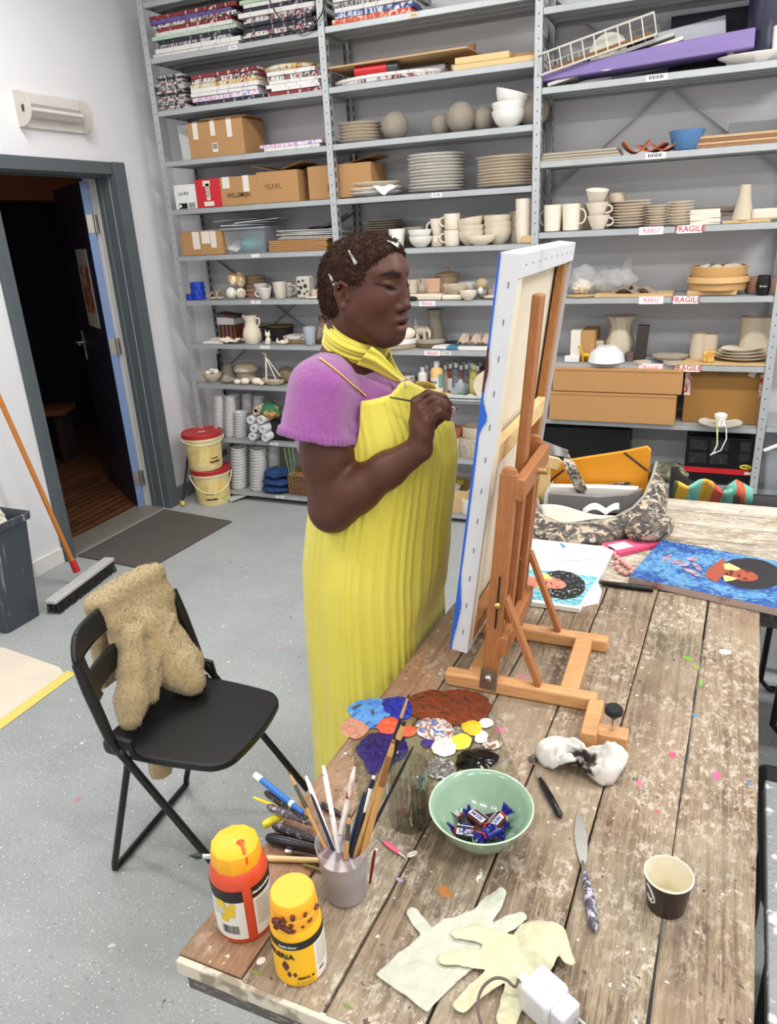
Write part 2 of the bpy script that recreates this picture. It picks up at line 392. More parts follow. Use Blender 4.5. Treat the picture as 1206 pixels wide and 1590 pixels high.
cl_ = thing('corridor_fill_light', 'unseen small ceiling light added to brighten the dark corridor behind the door', 'ceiling light', (XL-WT-.7, 2.3, 2.37)); MB().lathe([(0, 0), (.09, 0), (.08, -.04), (0, -.045)], 24).obj('lamp_cover', M((230, 220, 200), .5), cl_)  # unseen lamp, added to lift the corridor floor and brown beam
ld = bpy.data.lights.new('lamp', 'POINT'); ld.energy = 2.2; ld.color = (1, .78, .58); ld.shadow_soft_size = .06; lo = bpy.data.objects.new('lamp', ld); COL.objects.link(lo); lo.parent = cl_; lo.location = (0, 0, -.12)
# door leaf, open into the corridor
leaf = bpy.data.objects.new('door_1', None); COL.objects.link(leaf); leaf['kind'] = 'structure'
LA = math.radians(146); leaf.location = (XL-.150, DY1-.016, 0); leaf.rotation_euler = (0, 0, LA)
MB().box((.41, .022, 1.02), (.82, .042, 2.02)).obj('door_leaf', M((44, 46, 66), .45, var=.08), leaf, smooth=0)
MB().box((-.001, .022, 1.02), (.006, .043, 2.02)).obj('door_edge', M((112, 136, 178), .5, var=.1, ns=30), leaf, smooth=0)
hm = M((168, 164, 154), .35, .8)
for z in (.21, 1.08, 1.80):
    h = MB(); h.cyl((-.012, -.004, z-.05), (-.012, -.004, z+.05), .008, n=10); h.box((-.005, .018, z), (.004, .045, .1)); h.box((-.02, -.02, z), (.03, .004, .1)); h.obj('hinge', hm, leaf)
h = MB(); h.cyl((.76, .043, 1.04), (.76, .10, 1.04), .010); h.tube([(.76, .095, 1.04), (.70, .1, 1.04), (.64, .095, 1.04)], .009); h.box((.76, .046, 1.02), (.04, .006, .2)); h.obj('door_handle', M((190, 190, 186), .3, .9), leaf)
def poster_mat():
    t = NT('poster'); v = t.co((1, 1, 1), 'Generated'); x = t.sep(v)
    n1 = t.noise(v, 4, 3, .6, 1.0); c = t.mix(t.ramp(n1, [(.48, 0.0), (.53, 1.0)]), lin((200, 196, 186)), lin((196, 84, 40)))
    c = t.mix(t.ramp(t.noise(v, 6.3, 3, .6, 1.5), [(.55, 0.0), (.6, 1.0)]), c, lin((60, 20, 24)))
    e = t.math('MULTIPLY', t.math('MULTIPLY', t.math('GREATER_THAN', x[0], .12), t.math('LESS_THAN', x[0], .88)), t.math('MULTIPLY', t.math('GREATER_THAN', x[2], .18), t.math('LESS_THAN', x[2], .8)))
    t.col(t.mix(e, lin((206, 203, 198)), c)); return t.set(.6)
tag(MB().box((0, 0, 0), (.30, .002, .48)).obj('poster', poster_mat(), None, smooth=0), 'white poster with an orange and dark red drawing on the open door', 'poster')
po = bpy.data.objects['poster']; po.matrix_world = Matrix.Translation(leaf.location) @ Matrix.Rotation(LA, 4, 'Z') @ Matrix.Translation((.30, .0445, 1.42)); 
# low bench seen in the dark of the corridor
bn = thing('bench', 'low dark bench with a brown wooden seat in the dark corridor', 'bench', (XL-WT-1.65, 4.35, 0), .5)
MB().box((0, 0, .42), (.7, .32, .04)).obj('seat', M((120, 70, 44), .5), bn, bev=.004)
for s in (-1, 1): MB().box((s*.28, 0, .2), (.05, .28, .4)).obj('leg', hall, bn, bev=.003)
# ------------------------------------------------------------------ ceiling lamps
emi = NT('lamp_diffuser'); emi.set(.5); emi.b.inputs['Emission Color'].default_value = (1, .985, .96, 1); emi.b.inputs['Emission Strength'].default_value = 6
def ceiling_lamp(x, y, i):
    L = thing('ceiling_light', 'white strip ceiling light, %s, above the studio' % ['over the door side', 'over the chair', 'over the shelves', 'over the worktable', 'by the far corner', 'along the side wall', 'behind the viewer by the door', 'behind the viewer', 'in the rear corner'][i], 'ceiling light', (x, y, CEIL_Z), 0, 'strip ceiling lights')
    MB().box((0, 0, -.03), (1.3, .16, .06)).obj('housing', M((230, 230, 230), .5), L, bev=.005)
    MB().box((0, 0, -.066), (1.24, .12, .012)).obj('diffuser', emi.m, L, smooth=0)
    ld = bpy.data.lights.new('lamp', 'AREA'); ld.shape = 'RECTANGLE'; ld.size = 1.24; ld.size_y = .14; ld.energy = LAMP_W*LAMP_F[i]; ld.color = (1, .985, .96)
    lo = bpy.data.objects.new('lamp', ld); COL.objects.link(lo); lo.parent = L; lo.location = (0, 0, -.075)
for i, (x, y) in enumerate(LAMPS): ceiling_lamp(x, y, i)
# ------------------------------------------------------------------ steel shelving
SY, SYB = 3.974, 4.275
BX = [-3.115, -2.0, -0.878, 0.262, 1.40]
SH1 = [2.655, 2.388, 2.121, 1.855, 1.589, 1.323, 1.054, .796, .433, .067, 2.925]
SH2 = [2.665, 2.392, 2.123, 1.852, 1.582, 1.305, 1.035, .765, .407, .060]
SH3 = [2.596, 2.273, 1.955, 1.631, 1.310, .982, .678, .36, .06]
SH4 = [2.62, 2.0, 1.31, .69, .30]
steel = NT('galvanised_steel')
_v = steel.co(); steel.col(steel.mix(steel.noise(_v, 9, 5, .7), lin((160, 165, 167)), lin((190, 194, 195)))); steel.bump(steel.noise(_v, 30, 3), .05, .002); steel.set(.42, .30)
perf = NT('perforated_steel')
_v = perf.co(); _x = perf.sep(_v); _c = perf.mix(perf.noise(_v, 9, 5, .7), lin((166, 171, 173)), lin((194, 198, 199)))
_fz = perf.math('ABSOLUTE', perf.math('SUBTRACT', perf.math('FRACT', perf.math('MULTIPLY', _x[2], 20.0)), .5))
_dx = perf.math('ABSOLUTE', perf.math('ADD', _x[0], 0.0)); _dy = perf.math('ABSOLUTE', perf.math('SUBTRACT', _x[1], .02))
_h1 = perf.math('MULTIPLY', perf.math('LESS_THAN', _dx, .0028), perf.math('LESS_THAN', _fz, .06))
_h2 = perf.math('MULTIPLY', perf.math('LESS_THAN', _dy, .007), perf.math('LESS_THAN', _fz, .30))
_face = perf.math('LESS_THAN', _x[1], .0005)
_hole = perf.math('ADD', perf.math('MULTIPLY', _h1, _face), perf.math('MULTIPLY', _h2, perf.math('SUBTRACT', 1.0, _face)))
perf.col(perf.mix(_hole, _c, lin((28, 30, 32)))); perf.set(.42, .3)
UNIT = thing('shelving_unit', 'tall galvanised steel shelving unit with four bays along the back wall', 'shelving unit', (0, 0, 0))
for i, x in enumerate(BX):
    for y, s in ((SY-.003, 1), (SYB+.012, -1)):
        u_ = MB(); u_.box((0, .001, 1.55), (.036, .002, 3.1))
        for sx in ((1,) if i == 0 else (-1,) if i == 4 else (-1, 1)): u_.box((-sx*.017 if i in (0, 4) else sx*.017, .021, 1.55), (.002, .038, 3.1))
        o = u_.obj('upright', perf.m, UNIT, (x, y, 0), 0 if s == 1 else PI, smooth=0)
    for zz in (2.5, .25): MB().box((x-.017, (SY+SYB)/2, zz), (.002, SYB-SY-.05, .045)).obj('side_rail', steel.m, UNIT, smooth=0)
def shelf(x0, x1, z, name='shelf'):
    a, c = x0+.02, x1-.02; q = MB()
    q.box(((a+c)/2, (SY+SYB)/2, z-.001), (c-a, SYB-SY, .002))
    q.box(((a+c)/2, SY+.001, z-.0145), (c-a, .002, .029)); q.box(((a+c)/2, SY+.008, z-.028), (c-a, .016, .002))
    q.box(((a+c)/2, SYB-.001, z-.0145), (c-a, .002, .029)); q.box(((a+c)/2, SYB-.008, z-.028), (c-a, .016, .002))
    q.box((a+.001, (SY+SYB)/2, z-.0145), (.002, SYB-SY, .029)); q.box((c-.001, (SY+SYB)/2, z-.0145), (.002, SYB-SY, .029))
    for t in (.35, .65): q.box(((a+c)/2, SY+(SYB-SY)*t, z-.014), (c-a-.01, .03, .022))
    return q.obj(name, steel.m, UNIT, smooth=0)
SHELF = {}
for bi, zs in ((0, SH1), (1, SH2), (2, SH3), (3, SH4)):
    for j, z in enumerate(zs): SHELF[bi, j] = shelf(BX[bi], BX[bi+1], z)
def brace(x0, z0, x1, z1):
    MB().bar((x0, SYB+.018, z0), (x1, SYB+.018, z1), .003, .03, (0, 1, 0)).xf(Matrix.Identity(4)).obj('cross_brace', steel.m, UNIT, smooth=0)
for (x0, x1, z0, z1) in ((BX[2], BX[3], 1.81, 2.70), (BX[0], BX[1], .82, 1.60)):
    brace(x0, z0, x1, z1+.0); brace(x1, z0, x0, z1+.0)
# ------------------------------------------------------------------ worktables
TZ = .76
def t_g(t, v, along):
    m = t.n('ShaderNodeMapping'); m.inputs['Scale'].default_value = (7, .35, 1) if along == 'Y' else (.35, 7, 1); t.l(v, m.inputs[0]); return m.outputs[0]
def plank_mat(name, tone=0.0, orange=0.0, seed=0, along='Y', pale=.5):
    t = NT(name); s = (14, 1.0, 10) if along == 'Y' else (1.0, 14, 10)
    v = t.co((1, 1, 1)); mp = t.n('ShaderNodeMapping'); mp.inputs['Location'].default_value = (seed*3.7, seed*1.3, seed); t.l(v, mp.inputs[0]); v = mp.outputs[0]
    ms = t.n('ShaderNodeMapping'); ms.inputs['Scale'].default_value = s; t.l(v, ms.inputs[0]); g = ms.outputs[0]
    grain = t.noise(g, 9, 6, .65, .4); fine = t.noise(g, 34, 4, .7)
    c = t.mix(grain, lin((100, 85, 66)), lin((160, 143, 117)))
    c = t.mix(t.ramp(fine, [(.38, .85), (.52, 0.0)]), c, lin((66, 53, 42)))
    mg = t.n('ShaderNodeMapping'); mg.inputs['Scale'].default_value = (95, 1.6, 30) if along == 'Y' else (1.6, 95, 30); t.l(v, mg.inputs[0]); gl_ = t.ramp(t.noise(mg.outputs[0], 1.0, 3, .5, .3), [(.40, .7), (.50, 0.0)]); c = t.mix(gl_, c, lin((74, 58, 44)))
    crk = t.ramp(t.noise(t_g(t, v, along), 3.0, 2, .4, .2), [(.494, 0.0), (.5, .85), (.506, 0.0)]); c = t.mix(t.math('MULTIPLY', crk, t.ramp(t.noise(v, 2.0, 1), [(.5, 0.0), (.55, 1.0)])), c, lin((46, 36, 30)))
    wear = t.ramp(t.noise(v, 4.0, 5, .6), [(.40, 0.0), (.62, 1.0)])
    c = t.mix(t.math('MULTIPLY', wear, .5), c, lin((170, 156, 133)))
    pt_ = t.n('ShaderNodeMapping'); pt_.inputs['Scale'].default_value = (1, .62, 1) if along == 'Y' else (.35, 1.3, 1); t.l(v, pt_.inputs[0]); pat = t.ramp(t.noise(pt_.outputs[0], 62, 7, .85, .3), [(.50, 0.0), (.58, 1.0)]); zone = t.ramp(t.noise(v, 5.3, 3), [(.46-pale*.1, 0.0), (.66-pale*.1, 1.0)])
    c = t.mix(t.math('MULTIPLY', t.math('MULTIPLY', pat, zone), .62 if along == 'Y' else .9), c, lin((216, 207, 190)))
    if along == 'X': c = t.mix(t.ramp(t.noise(pt_.outputs[0], 7, 4, .6), [(.38, 0.0), (.66, .75)]), c, lin((214, 202, 188)))
    if orange: c = t.mix(t.math('MULTIPLY', t.ramp(t.noise(v, 3.0, 3), [(.35, 0.0), (.65, 1.0)]), orange), c, lin((150, 96, 58)))
    for (sc, th, cc, sd) in ((6, .045, (206, 104, 138), 2), (7, .04, (92, 122, 162), 7), (6.4, .035, (138, 140, 84), 12), (11, .035, (220, 215, 205), 17), (60, .10, (214, 206, 190), 23), (45, .10, (84, 70, 58), 31)):
        vo = t.n('ShaderNodeTexVoronoi', i_Scale=float(sc)); wv = t.n('ShaderNodeTexNoise', i_Scale=sc*4.0, i_Detail=4); t.l(v, wv.inputs['Vector'])
        ad = t.n('ShaderNodeVectorMath', operation='MULTIPLY_ADD'); ad.inputs[1].default_value = (.7/sc,)*3
        m2 = t.n('ShaderNodeMapping'); m2.inputs['Location'].default_value = (sd, sd*.7, 0); t.l(v, m2.inputs[0]); t.l(wv.outputs['Color'], ad.inputs[0]); t.l(m2.outputs[0], ad.inputs[2]); t.l(ad.outputs[0], vo.inputs['Vector'])
        lim = t.math('MULTIPLY', t.math('POWER', t.sep(vo.outputs['Color'])[0], 2.5), th*2)
        c = t.mix(t.math('LESS_THAN', vo.outputs['Distance'], lim), c, lin(cc))
    t.col(c); t.bump(t.math('ADD', grain, t.math('MULTIPLY', fine, .5)), .35, .003); return t.set(.72)
KX = .04
def tx(x0, y): return x0+KX*(y-.56)
T1 = thing('worktable', 'long paint-stained plank worktable holding the easel and paints', 'table', (0, 0, 0))
cuts = [-.610, -.504, -.377, -.250, -.122, .003, .124]
Y0, Y1 = .560, 1.885
for i in range(6):
    a, c = cuts[i]+.0018, cuts[i+1]-.0018; n = 12; vv = []
    ya, yb2 = Y0-.004*(i > 0), Y1+.012*(i % 2)
    b = MB()
    def pf(u, w_, a=a, c=c, i=i, ya=ya, yb2=yb2):
        y = ya+(yb2-ya)*u; return (0, 0, 0)
    rr = random.Random(i+3); jl = [rr.uniform(-.0012, .0012) for _ in range(n+1)]; jr = [rr.uniform(-.0012, .0012) for _ in range(n+1)]
    for k in range(n+1):
        y = ya+(yb2-ya)*k/n
        for (x, z) in ((a+jl[k], TZ-.032), (a+jl[k], TZ-.002), (a+.003+jl[k], TZ), (c-.003+jr[k], TZ), (c+jr[k], TZ-.002), (c+jr[k], TZ-.032)): vv.append((tx(x, y), y, z))
    ff = [(k*6+j, k*6+(j+1) % 6, (k+1)*6+(j+1) % 6, (k+1)*6+j) for k in range(n) for j in range(6)]+[(5, 4, 3, 2, 1, 0), tuple(n*6+j for j in range(6))]
    b.add(vv, ff); b.obj('plank', plank_mat('plank_wood_%d' % i, orange=(.6 if i == 0 else .15), seed=i, pale=.2+.12*i), T1, smooth=30)
pale_edge = M((206, 196, 178), .75, c2=(150, 138, 120), thr=.56, ns=22, var=0, bump=.3)
dark_wood = M((92, 88, 84), .75, c2=(150, 142, 130), thr=.6, ns=16, stretch=(3, 3, 14), bump=.3)
MB().box((-.242, .562, TZ-.0135), (.728, .010, .025)).obj('end_strip', pale_edge, T1, (0, -.008, 0), bev=.002)
b = MB(); b.box((-.242, .568, TZ-.047), (.715, .022, .030)); b.box((-.17, 1.84, TZ-.064), (.70, .03, .062)); b.bar((-.585, .6, TZ-.064), (-.536, 1.84, TZ-.064), .03, .062); b.bar((.095, .6, TZ-.064), (.146, 1.84, TZ-.064), .03, .062)
b.obj('apron', dark_wood, T1, bev=.003)
for (x, y) in ((-.53, 1.12), (-.50, 1.78), (.06, 1.12), (.10, 1.78)): MB().box((x, y, (TZ-.033)/2), (.07, .07, TZ-.033)).obj('leg', dark_wood, T1, bev=.004)
T2 = thing('worktable', 'second plank worktable standing crosswise behind, holding the bag and blue painting', 'table', (0, 0, 0))
ys = [1.91, 2.03, 2.155, 2.275, 2.395, 2.51, 2.625]
for i in range(6):
    MB().box((.47, (ys[i]+ys[i+1])/2, TZ-.0161), (2.08, ys[i+1]-ys[i]-.005, .032)).obj('plank', plank_mat('cross_plank_%d' % i, seed=20+i, along='X', pale=1.9), T2, bev=.002, smooth=0)
b = MB(); b.box((.47, 1.96, TZ-.064), (1.96, .03, .062)); b.box((.47, 2.58, TZ-.064), (1.96, .03, .062)); b.obj('apron', dark_wood, T2, bev=.003)
for (x, y) in ((-.5, 1.96), (-.5, 2.57), (1.43, 1.96), (1.43, 2.57)): MB().box((x, y, (TZ-.033)/2), (.07, .07, TZ-.033)).obj('leg', dark_wood, T2, bev=.004)
# ------------------------------------------------------------------ the painter
YC = 1.52
PERSON = thing('person', 'person in a yellow dress and lilac top painting at the easel with a brush', 'person', (0, 0, 0))
HA, HP_ = math.radians(-10), math.radians(-3)         # head: turn and nod
Rh = Matrix.Rotation(HA, 3, 'Z') @ Matrix.Rotation(-HP_, 3, 'Y')
O = Vector((-.710, YC, 1.570))
def hp(F, L, U): return O+Rh @ Vector((F, L, U))
RI = [list(Rh.col[i]) for i in range(3)]
def tilt(axis, ang): return [list(r) for r in (Rh @ Matrix.Rotation(ang, 3, axis)).transposed()]
SHO = at_y(500, 606, 1.368); ELB = at_y(515, 786, 1.355); WRI = at_y(651, 697, 1.375)
B = Field(steps((-1.0, -.44, .0023)), steps((1.27, 1.80, .0023)), steps((-.01, .95, .012), (.95, 1.03, .006), (1.03, 1.70, .0023)))
# skull and face (forward, sideways, up)
B.ell(hp(.006, 0, .026), (.086, .071, .078), RI, .01)
B.ell(hp(.040, 0, .002), (.064, .063, .090), RI, .02)
B.ell(hp(.050, 0, .046), (.050, .059, .050), RI, .02)
B.ell(hp(.043, 0, -.060), (.052, .053, .046), RI, .025)
B.ell(hp(.073, 0, -.087), (.021, .024, .019), RI, .025)
for s in (-1, 1):
    B.cone(hp(.010, s*.056, -.036), hp(.066, s*.024, -.088), .020, .018, .03)
    B.ell(hp(.058, s*.042, -.014), (.028, .022, .026), RI, .03)
    B.cone(hp(.090, s*.012, .044), hp(.074, s*.046, .046), .010, .010, .016)
B.ell(hp(.074, 0, -.055), (.026, .034, .027), RI, .02)
for s in (-1, 1): B.ell(hp(.102, s*.031, .022), (.016, .017, .0125), RI, .012, 'sub')
B.cone(hp(.091, 0, .030), hp(.107, 0, -.016), .0080, .0105, .014)
B.ell(hp(.1095, 0, -.0235), (.0125, .0125, .0105), RI, .006)
for s in (-1, 1):
    B.ell(hp(.099, s*.0145, -.0275), (.0115, .0085, .0078), RI, .006)
    B.ell(hp(.103, s*.0085, -.0372), (.005, .0038, .003), RI, .003, 'sub')
    B.ell(hp(.0745, s*.031, .022), (.0145, .0155, .0135), RI, .006)         # eyeball under its lid
    B.ell(hp(.0770, s*.0315, .0255), (.0135, .0165, .0115), RI, .003)        # upper lid
    B.cone(hp(.0925, s*.014, .0465), hp(.077, s*.048, .049), .0040, .003, .008) # brow
    B.ell(hp(.0905, s*.031, .0145), (.0035, .0145, .0012), tilt('Y', .2), .001, 'sub')
# lips, slightly parted
B.ell(hp(.0995, 0, -.0525), (.0120, .024, .0075), tilt('Y', -.35), .005)
B.ell(hp(.093, .0, -.054), (.009, .031, .0055), RI, .006)
B.ell(hp(.0965, 0, -.0705), (.0130, .022, .0095), tilt('Y', .2), .005)
B.ell(hp(.108, 0, -.0605), (.016, .017, .0024), RI, .0015, 'sub')
B.ell(hp(.106, 0, -.0840), (.008, .02, .005), RI, .008, 'sub')
# ears
for s in (-1, 1):
    q = lambda F, U, o=0.0: hp(F*.86+.012, s*(.0710+o), U*.86-.001)
    B.ell(q(-.010, -.004, .002), (.017, .007, .028), tilt('Y', .25), .006)
    hel = [q(.006, .010, .003), q(.004, .024, .007), q(-.010, .031, .010), q(-.024, .022, .012), q(-.026, .004, .012), q(-.020, -.014, .009), q(-.009, -.027, .006)]
    B.chain(hel, [.004, .0046, .005, .0052, .005, .0048, .0062], .003)
    B.ell(q(-.006, -.004, .010), (.0085, .007, .014), tilt('Y', .25), .003, 'sub')
    B.ell(q(-.012, .014, .012), (.009, .005, .009), RI, .003, 'sub')
    B.chain([q(-.016, -.014, .008), q(-.016, .002, .0075), q(-.010, .012, .007)], [.0028, .003, .0025], .003)
    B.ell(q(.003, -.006, .006), (.004, .004, .006), RI, .003)
# neck, shoulders, torso, legs
nb = Vector((-.765, YC, 1.36))
B.chain([hp(-.024, 0, -.02), hp(-.026, 0, -.095), nb], [.058, .055, .066], .03)
B.chain([tuple(SHO), (-.772, YC, 1.395), (-.78, YC+.152, 1.36)], [.046, .058, .046], .03)
B.ell((-.765, YC, 1.24), (.095, .13, .17), None, .03)
for s in (-1, 1): B.ell((-.665, YC+s*.065, 1.245), (.08, .068, .07), None, .03)
B.ell((-.735, YC, 1.02), (.115, .145, .17), None, .04); B.ell((-.745, YC, .88), (.125, .155, .14), None, .04)
for s in (-1, 1):
    B.chain([(-.745, YC+s*.075, .86), (-.745, YC+s*.075, .48), (-.755, YC+s*.075, .09)], [.085, .058, .042], .03)
    B.cone((-.775, YC+s*.08, .045), (-.62, YC+s*.09, .03), .04, .028, .02)
# right arm, raised
B.chain([SHO, SHO.lerp(ELB, .3), SHO.lerp(ELB, .55), ELB], [.050, .053, .057, .050], .02)
B.cone(ELB+Vector((.0, 0, -.012)), ELB.lerp(WRI, .30)+Vector((0, 0, .0)), .048, .0485, .02)
B.chain([ELB.lerp(WRI, .30), ELB.lerp(WRI, .65), WRI], [.048, .037, .0275], .02)
def hand(knu, pip, dip, tips, wr, th, rs=(.0094, .0088, .0078, .0068), wrk=(0, 0, 0), pal=.0165):
    for i in range(4):
        B.cone(wr, knu[i], .021, .0125, .010)
        B.chain([knu[i], pip[i], dip[i], tips[i]], [.0108, .0090, .0080, .0062], .0022)
    for i in range(3): B.cone(Vector(wr).lerp(Vector(knu[i]), .55), Vector(wr).lerp(Vector(knu[i+1]), .55), pal, pal, .012)
    B.chain(th, [.0165, .0118, .0098, .0072], .006)
py = lambda l: [at_y(*q) for q in l]
# index, middle, ring, little
KN = py([(646, 624, 1.405), (653, 633, 1.388), (660, 644, 1.374), (666, 656, 1.366)])
PP = py([(664, 611, 1.408), (671, 619, 1.388), (679, 627, 1.372), (681, 640, 1.362)])
DP = py([(688, 617, 1.412), (691, 626, 1.394), (693, 633, 1.380), (690, 645, 1.372)])
TP = py([(700, 631, 1.416), (699, 637, 1.402), (698, 642, 1.392), (696, 650, 1.386)])
TH = py([(652, 678, 1.402), (668, 662, 1.424), (684, 648, 1.428), (699, 636, 1.424)])
hand(KN, PP, DP, TP, WRI, TH)
# left arm, hanging on the far side
LS, LE, LW = Vector((-.775, YC+.152, 1.36)), Vector((-.775, YC+.225, 1.10)), Vector((-.70, YC+.23, .945))
B.chain([LS, LE], [.062, .048], .02); B.chain([LE, LE.lerp(LW, .4), LW], [.047, .043, .027], .02)
lk = [LW+Vector((.035+.004*i, .03-.02*i, -.06)) for i in range(4)]
hand(lk, [k+Vector((.014, 0, -.028)) for k in lk], [k+Vector((.012, 0, -.046)) for k in lk], [k+Vector((.006, 0, -.058)) for k in lk], LW, [LW+Vector((.02, .02, -.02)), LW+Vector((.045, .035, -.045)), LW+Vector((.055, .03, -.065)), LW+Vector((.055, .025, -.08))])
P, F = B.mesh(4)
# skin colours that belong to the skin itself: brows, lids, lips, blush; also a lighter forehead and dark lip parting
base = np.array(lin((84, 50, 38))); C4 = np.ones((len(P), 4)); C4[:, :3] = base
Q = (P-np.array(O)) @ np.array(Rh)
def tint(col, f): C4[:, :3] = C4[:, :3]*(1-f[:, None])+np.array(lin(col))*f[:, None]
def blob(c, r, soft=.5, sidesym=True):
    S = Q.copy()
    if sidesym: S[:, 1] = np.abs(S[:, 1])
    d = np.sqrt((((S-np.array(c))/np.array(r))**2).sum(1)); return np.clip((1-d)/soft, 0, 1)
def band(a, c, r, soft=.4):
    S = np.stack([np.abs(Q[:, 1]), Q[:, 2]], 1); a = np.array(a[1:]); c = np.array(c[1:]); d = c-a
    t = np.clip(((S-a) @ d)/(d @ d), 0, 1); q = np.sqrt(((S-a-t[:, None]*d)**2).sum(1)); return np.where(Q[:, 0] > .04, np.clip((1-q/(r*(1-.5*t)))/soft, 0, 1), 0)
tint((92, 56, 45), blob((.06, .03, .07), (.08, .06, .05), 1)*.8)
tint((100, 46, 40), blob((.062, .060, -.012), (.035, .03, .024), 1)*.75)
tint((124, 104, 62), band((0, .022, .026), (0, .046, .029), .0088, .7)*.8*.85)
tint((26, 16, 14), np.maximum(band((0, .015, .0395), (0, .034, .0455), .0066), band((0, .032, .0455), (0, .054, .0415), .0062)))
tint((14, 9, 9), band((.0905, .020, .0135), (.072, .060, .0245), .0050))
tint((84, 46, 46), blob((.0995, 0, -.0525), (.022, .030, .0092), .4)); tint((134, 74, 72), blob((.0965, 0, -.0710), (.022, .026, .0105), .5))
tint((20, 8, 8), blob((.099, 0, -.0600), (.012, .021, .0030), .5))
sk = NT('skin'); va = sk.n('ShaderNodeVertexColor', layer_name='tint'); nv = sk.co()
sk.col(sk.mix(sk.math('MULTIPLY', sk.noise(nv, 60, 4), .18), va.outputs[0], lin((58, 34, 28)))); sk.bump(sk.noise(nv, 900, 2), .05, .0008)
sk.set(.45, Subsurface_Weight=.08, Specular_IOR_Level=.32); sk.b.inputs['Subsurface Radius'].default_value = (.01, .004, .003); sk.b.inputs['Subsurface Scale'].default_value = .6
BODY = np_obj('body', P, F, sk.m, PERSON, True, C4)
# teeth, lashes, nails
b = MB()
for i in range(7): b.ell(hp(.0925-.0006*abs(i-3)**2, (i-3)*.0058, -.0585), (.003, .0028, .0038), Rh, 8)
b.obj('teeth', M((226, 218, 206), .3), PERSON)
for s in (-1, 1):
    b = MB()
    for i in range(13):
        t = i/12; a = hp(.0925-.0175*t*t, s*(.019+.031*t), .0155+.005*t*t); b.tube([a, a+Rh @ Vector((.006, s*.003*t, -.0035)), a+Rh @ Vector((.010, s*.006*t, -.003))], [.0007, .0005, .0001], 4)
    b.obj('eyelashes', M((12, 9, 9), .5), PERSON)
for i in range(4):
    d = (TP[i]-DP[i]).normalized(); MB().ell(TP[i]+d*.006+Vector((.002, -.002, .001)), (.0045, .0035, .008), Matrix((frame(d)[0], frame(d)[1], d)).transposed(), 10).obj('fingernail', M((196, 150, 160), .2), PERSON)
# short curly hair
Hf = Field(steps((-.90, -.56, .0028)), steps((YC-.14, YC+.14, .0028)), steps((1.44, 1.73, .0028)))
Hf.ell(hp(.000, 0, .030), (.095, .081, .084), RI, .01); Hf.ell(hp(-.036, 0, -.018), (.056, .068, .064), RI, .03); Hf.ell(hp(.035, 0, .074), (.058, .06, .036), RI, .03)
Hf.ell(hp(.108, 0, -.005), (.080, .12, .088), RI, .012, 'sub'); Hf.ell(hp(.114, 0, .048), (.042, .1, .048), RI, .012, 'sub')
for s in (-1, 1):
    Hf.ell(hp(.034, s*.085, -.030), (.048, .03, .062), RI, .01, 'sub'); Hf.ell(hp(.004, s*.086, -.012), (.028, .022, .038), RI, .008, 'sub')
Hf.ell(hp(-.03, 0, -.119), (.075, .09, .06), RI, .02, 'sub')
Hf.rough(.0035, 330, 1); Hf.rough(.003, 620, 4)
hP, hF = Hf.mesh(0)
hr = NT('hair'); hv = hr.co(); hr.col(hr.mix(hr.noise(hv, 240, 3), lin((34, 23, 18)), lin((88, 62, 50)))); hr.bump(hr.noise(hv, 420, 3), .6, .003); hr.set(.8, Specular_IOR_Level=.15)
rg = random.Random(5); sel = rg.sample(range(len(hP)), min(len(hP), 6500)); tv, tf = [], []
cen = np.array(hp(-.01, 0, .03))
for i in sel:
    p = Vector(hP[i]); nn = (p-Vector(cen)).normalized(); x, y, d = frame(nn); r = rg.uniform(.0009, .0021); a0 = rg.uniform(0, 6.3); tw = rg.choice((-1, 1)); L = rg.uniform(.002, .0065)
    if (Matrix(Rh).transposed() @ (p-O)).z < -.045: L *= .3; r *= .5
    lean = Vector((rg.uniform(-1, 1), rg.uniform(-1, 1), rg.uniform(-1, 1)))*.5
    m_ = MB(); m_.tube([p+x*(r*math.cos(a0+tw*t*1.25))+y*(r*math.sin(a0+tw*t*1.25))+(nn+lean*.5)*(L*t/8) for t in range(9)], [.0005]*8+[.0002], 3, cap=False)
    o = len(tv); tv += m_.v; tf += [tuple(j+o for j in f) for f in m_.f]
hair = np_obj('hair', np.concatenate([hP, np.array(tv)]), np.concatenate([hF, np.array(tf)+len(hP)]), hr.m, PERSON, True)
chrome = M((214, 214, 218), .18, 1.0, var=.02)
from mathutils.bvhtree import BVHTree
def hit(tree, x, y):
    d = Vector(ray(x, y)).normalized(); p, n, _, _ = tree.ray_cast(Vector((0, 0, CAMZ)), d); return p, n
hT = BVHTree.FromPolygons([tuple(v) for v in hP], [tuple(f) for f in hF])
bT = BVHTree.FromPolygons([tuple(v) for v in P], [tuple(f) for f in F])
def clip(p0, p1, w0, w1):
    a, na = hit(hT, *p0); c, nc_ = hit(hT, *p1)
    if a is None: a = at_y(*p0, YC-.08); na = Vector((-.4, -.9, .2))
    if c is None: c = at_y(*p1, YC-.08); nc_ = na
    n_ = ((na+nc_)*.5).normalized(); d = (c-a).normalized(); sd = d.cross(n_).normalized(); a = a+n_*.004; c = c+n_*.006; b = MB()
    for s in (-1, 1): b.tube([a, a.lerp(c, .5)+sd*s*w0*.5, c+sd*s*w1*.5], [.001, .0014, .0016], 6)
    b.add([a+n_*.001-sd*w0*.15, a+n_*.001+sd*w0*.15, c+n_*.0012+sd*w1*.5, c+n_*.0012-sd*w1*.5], [(0, 1, 2, 3)]); b.tube([c-sd*w1*.6, c+sd*w1*.6], .0022, 8)
    b.obj('hair_clip', chrome, PERSON)
clip((512, 424), (526, 446), .008, .012); clip((541, 389), (553, 410), .003, .006); clip((598, 375), (614, 383), .004, .012)
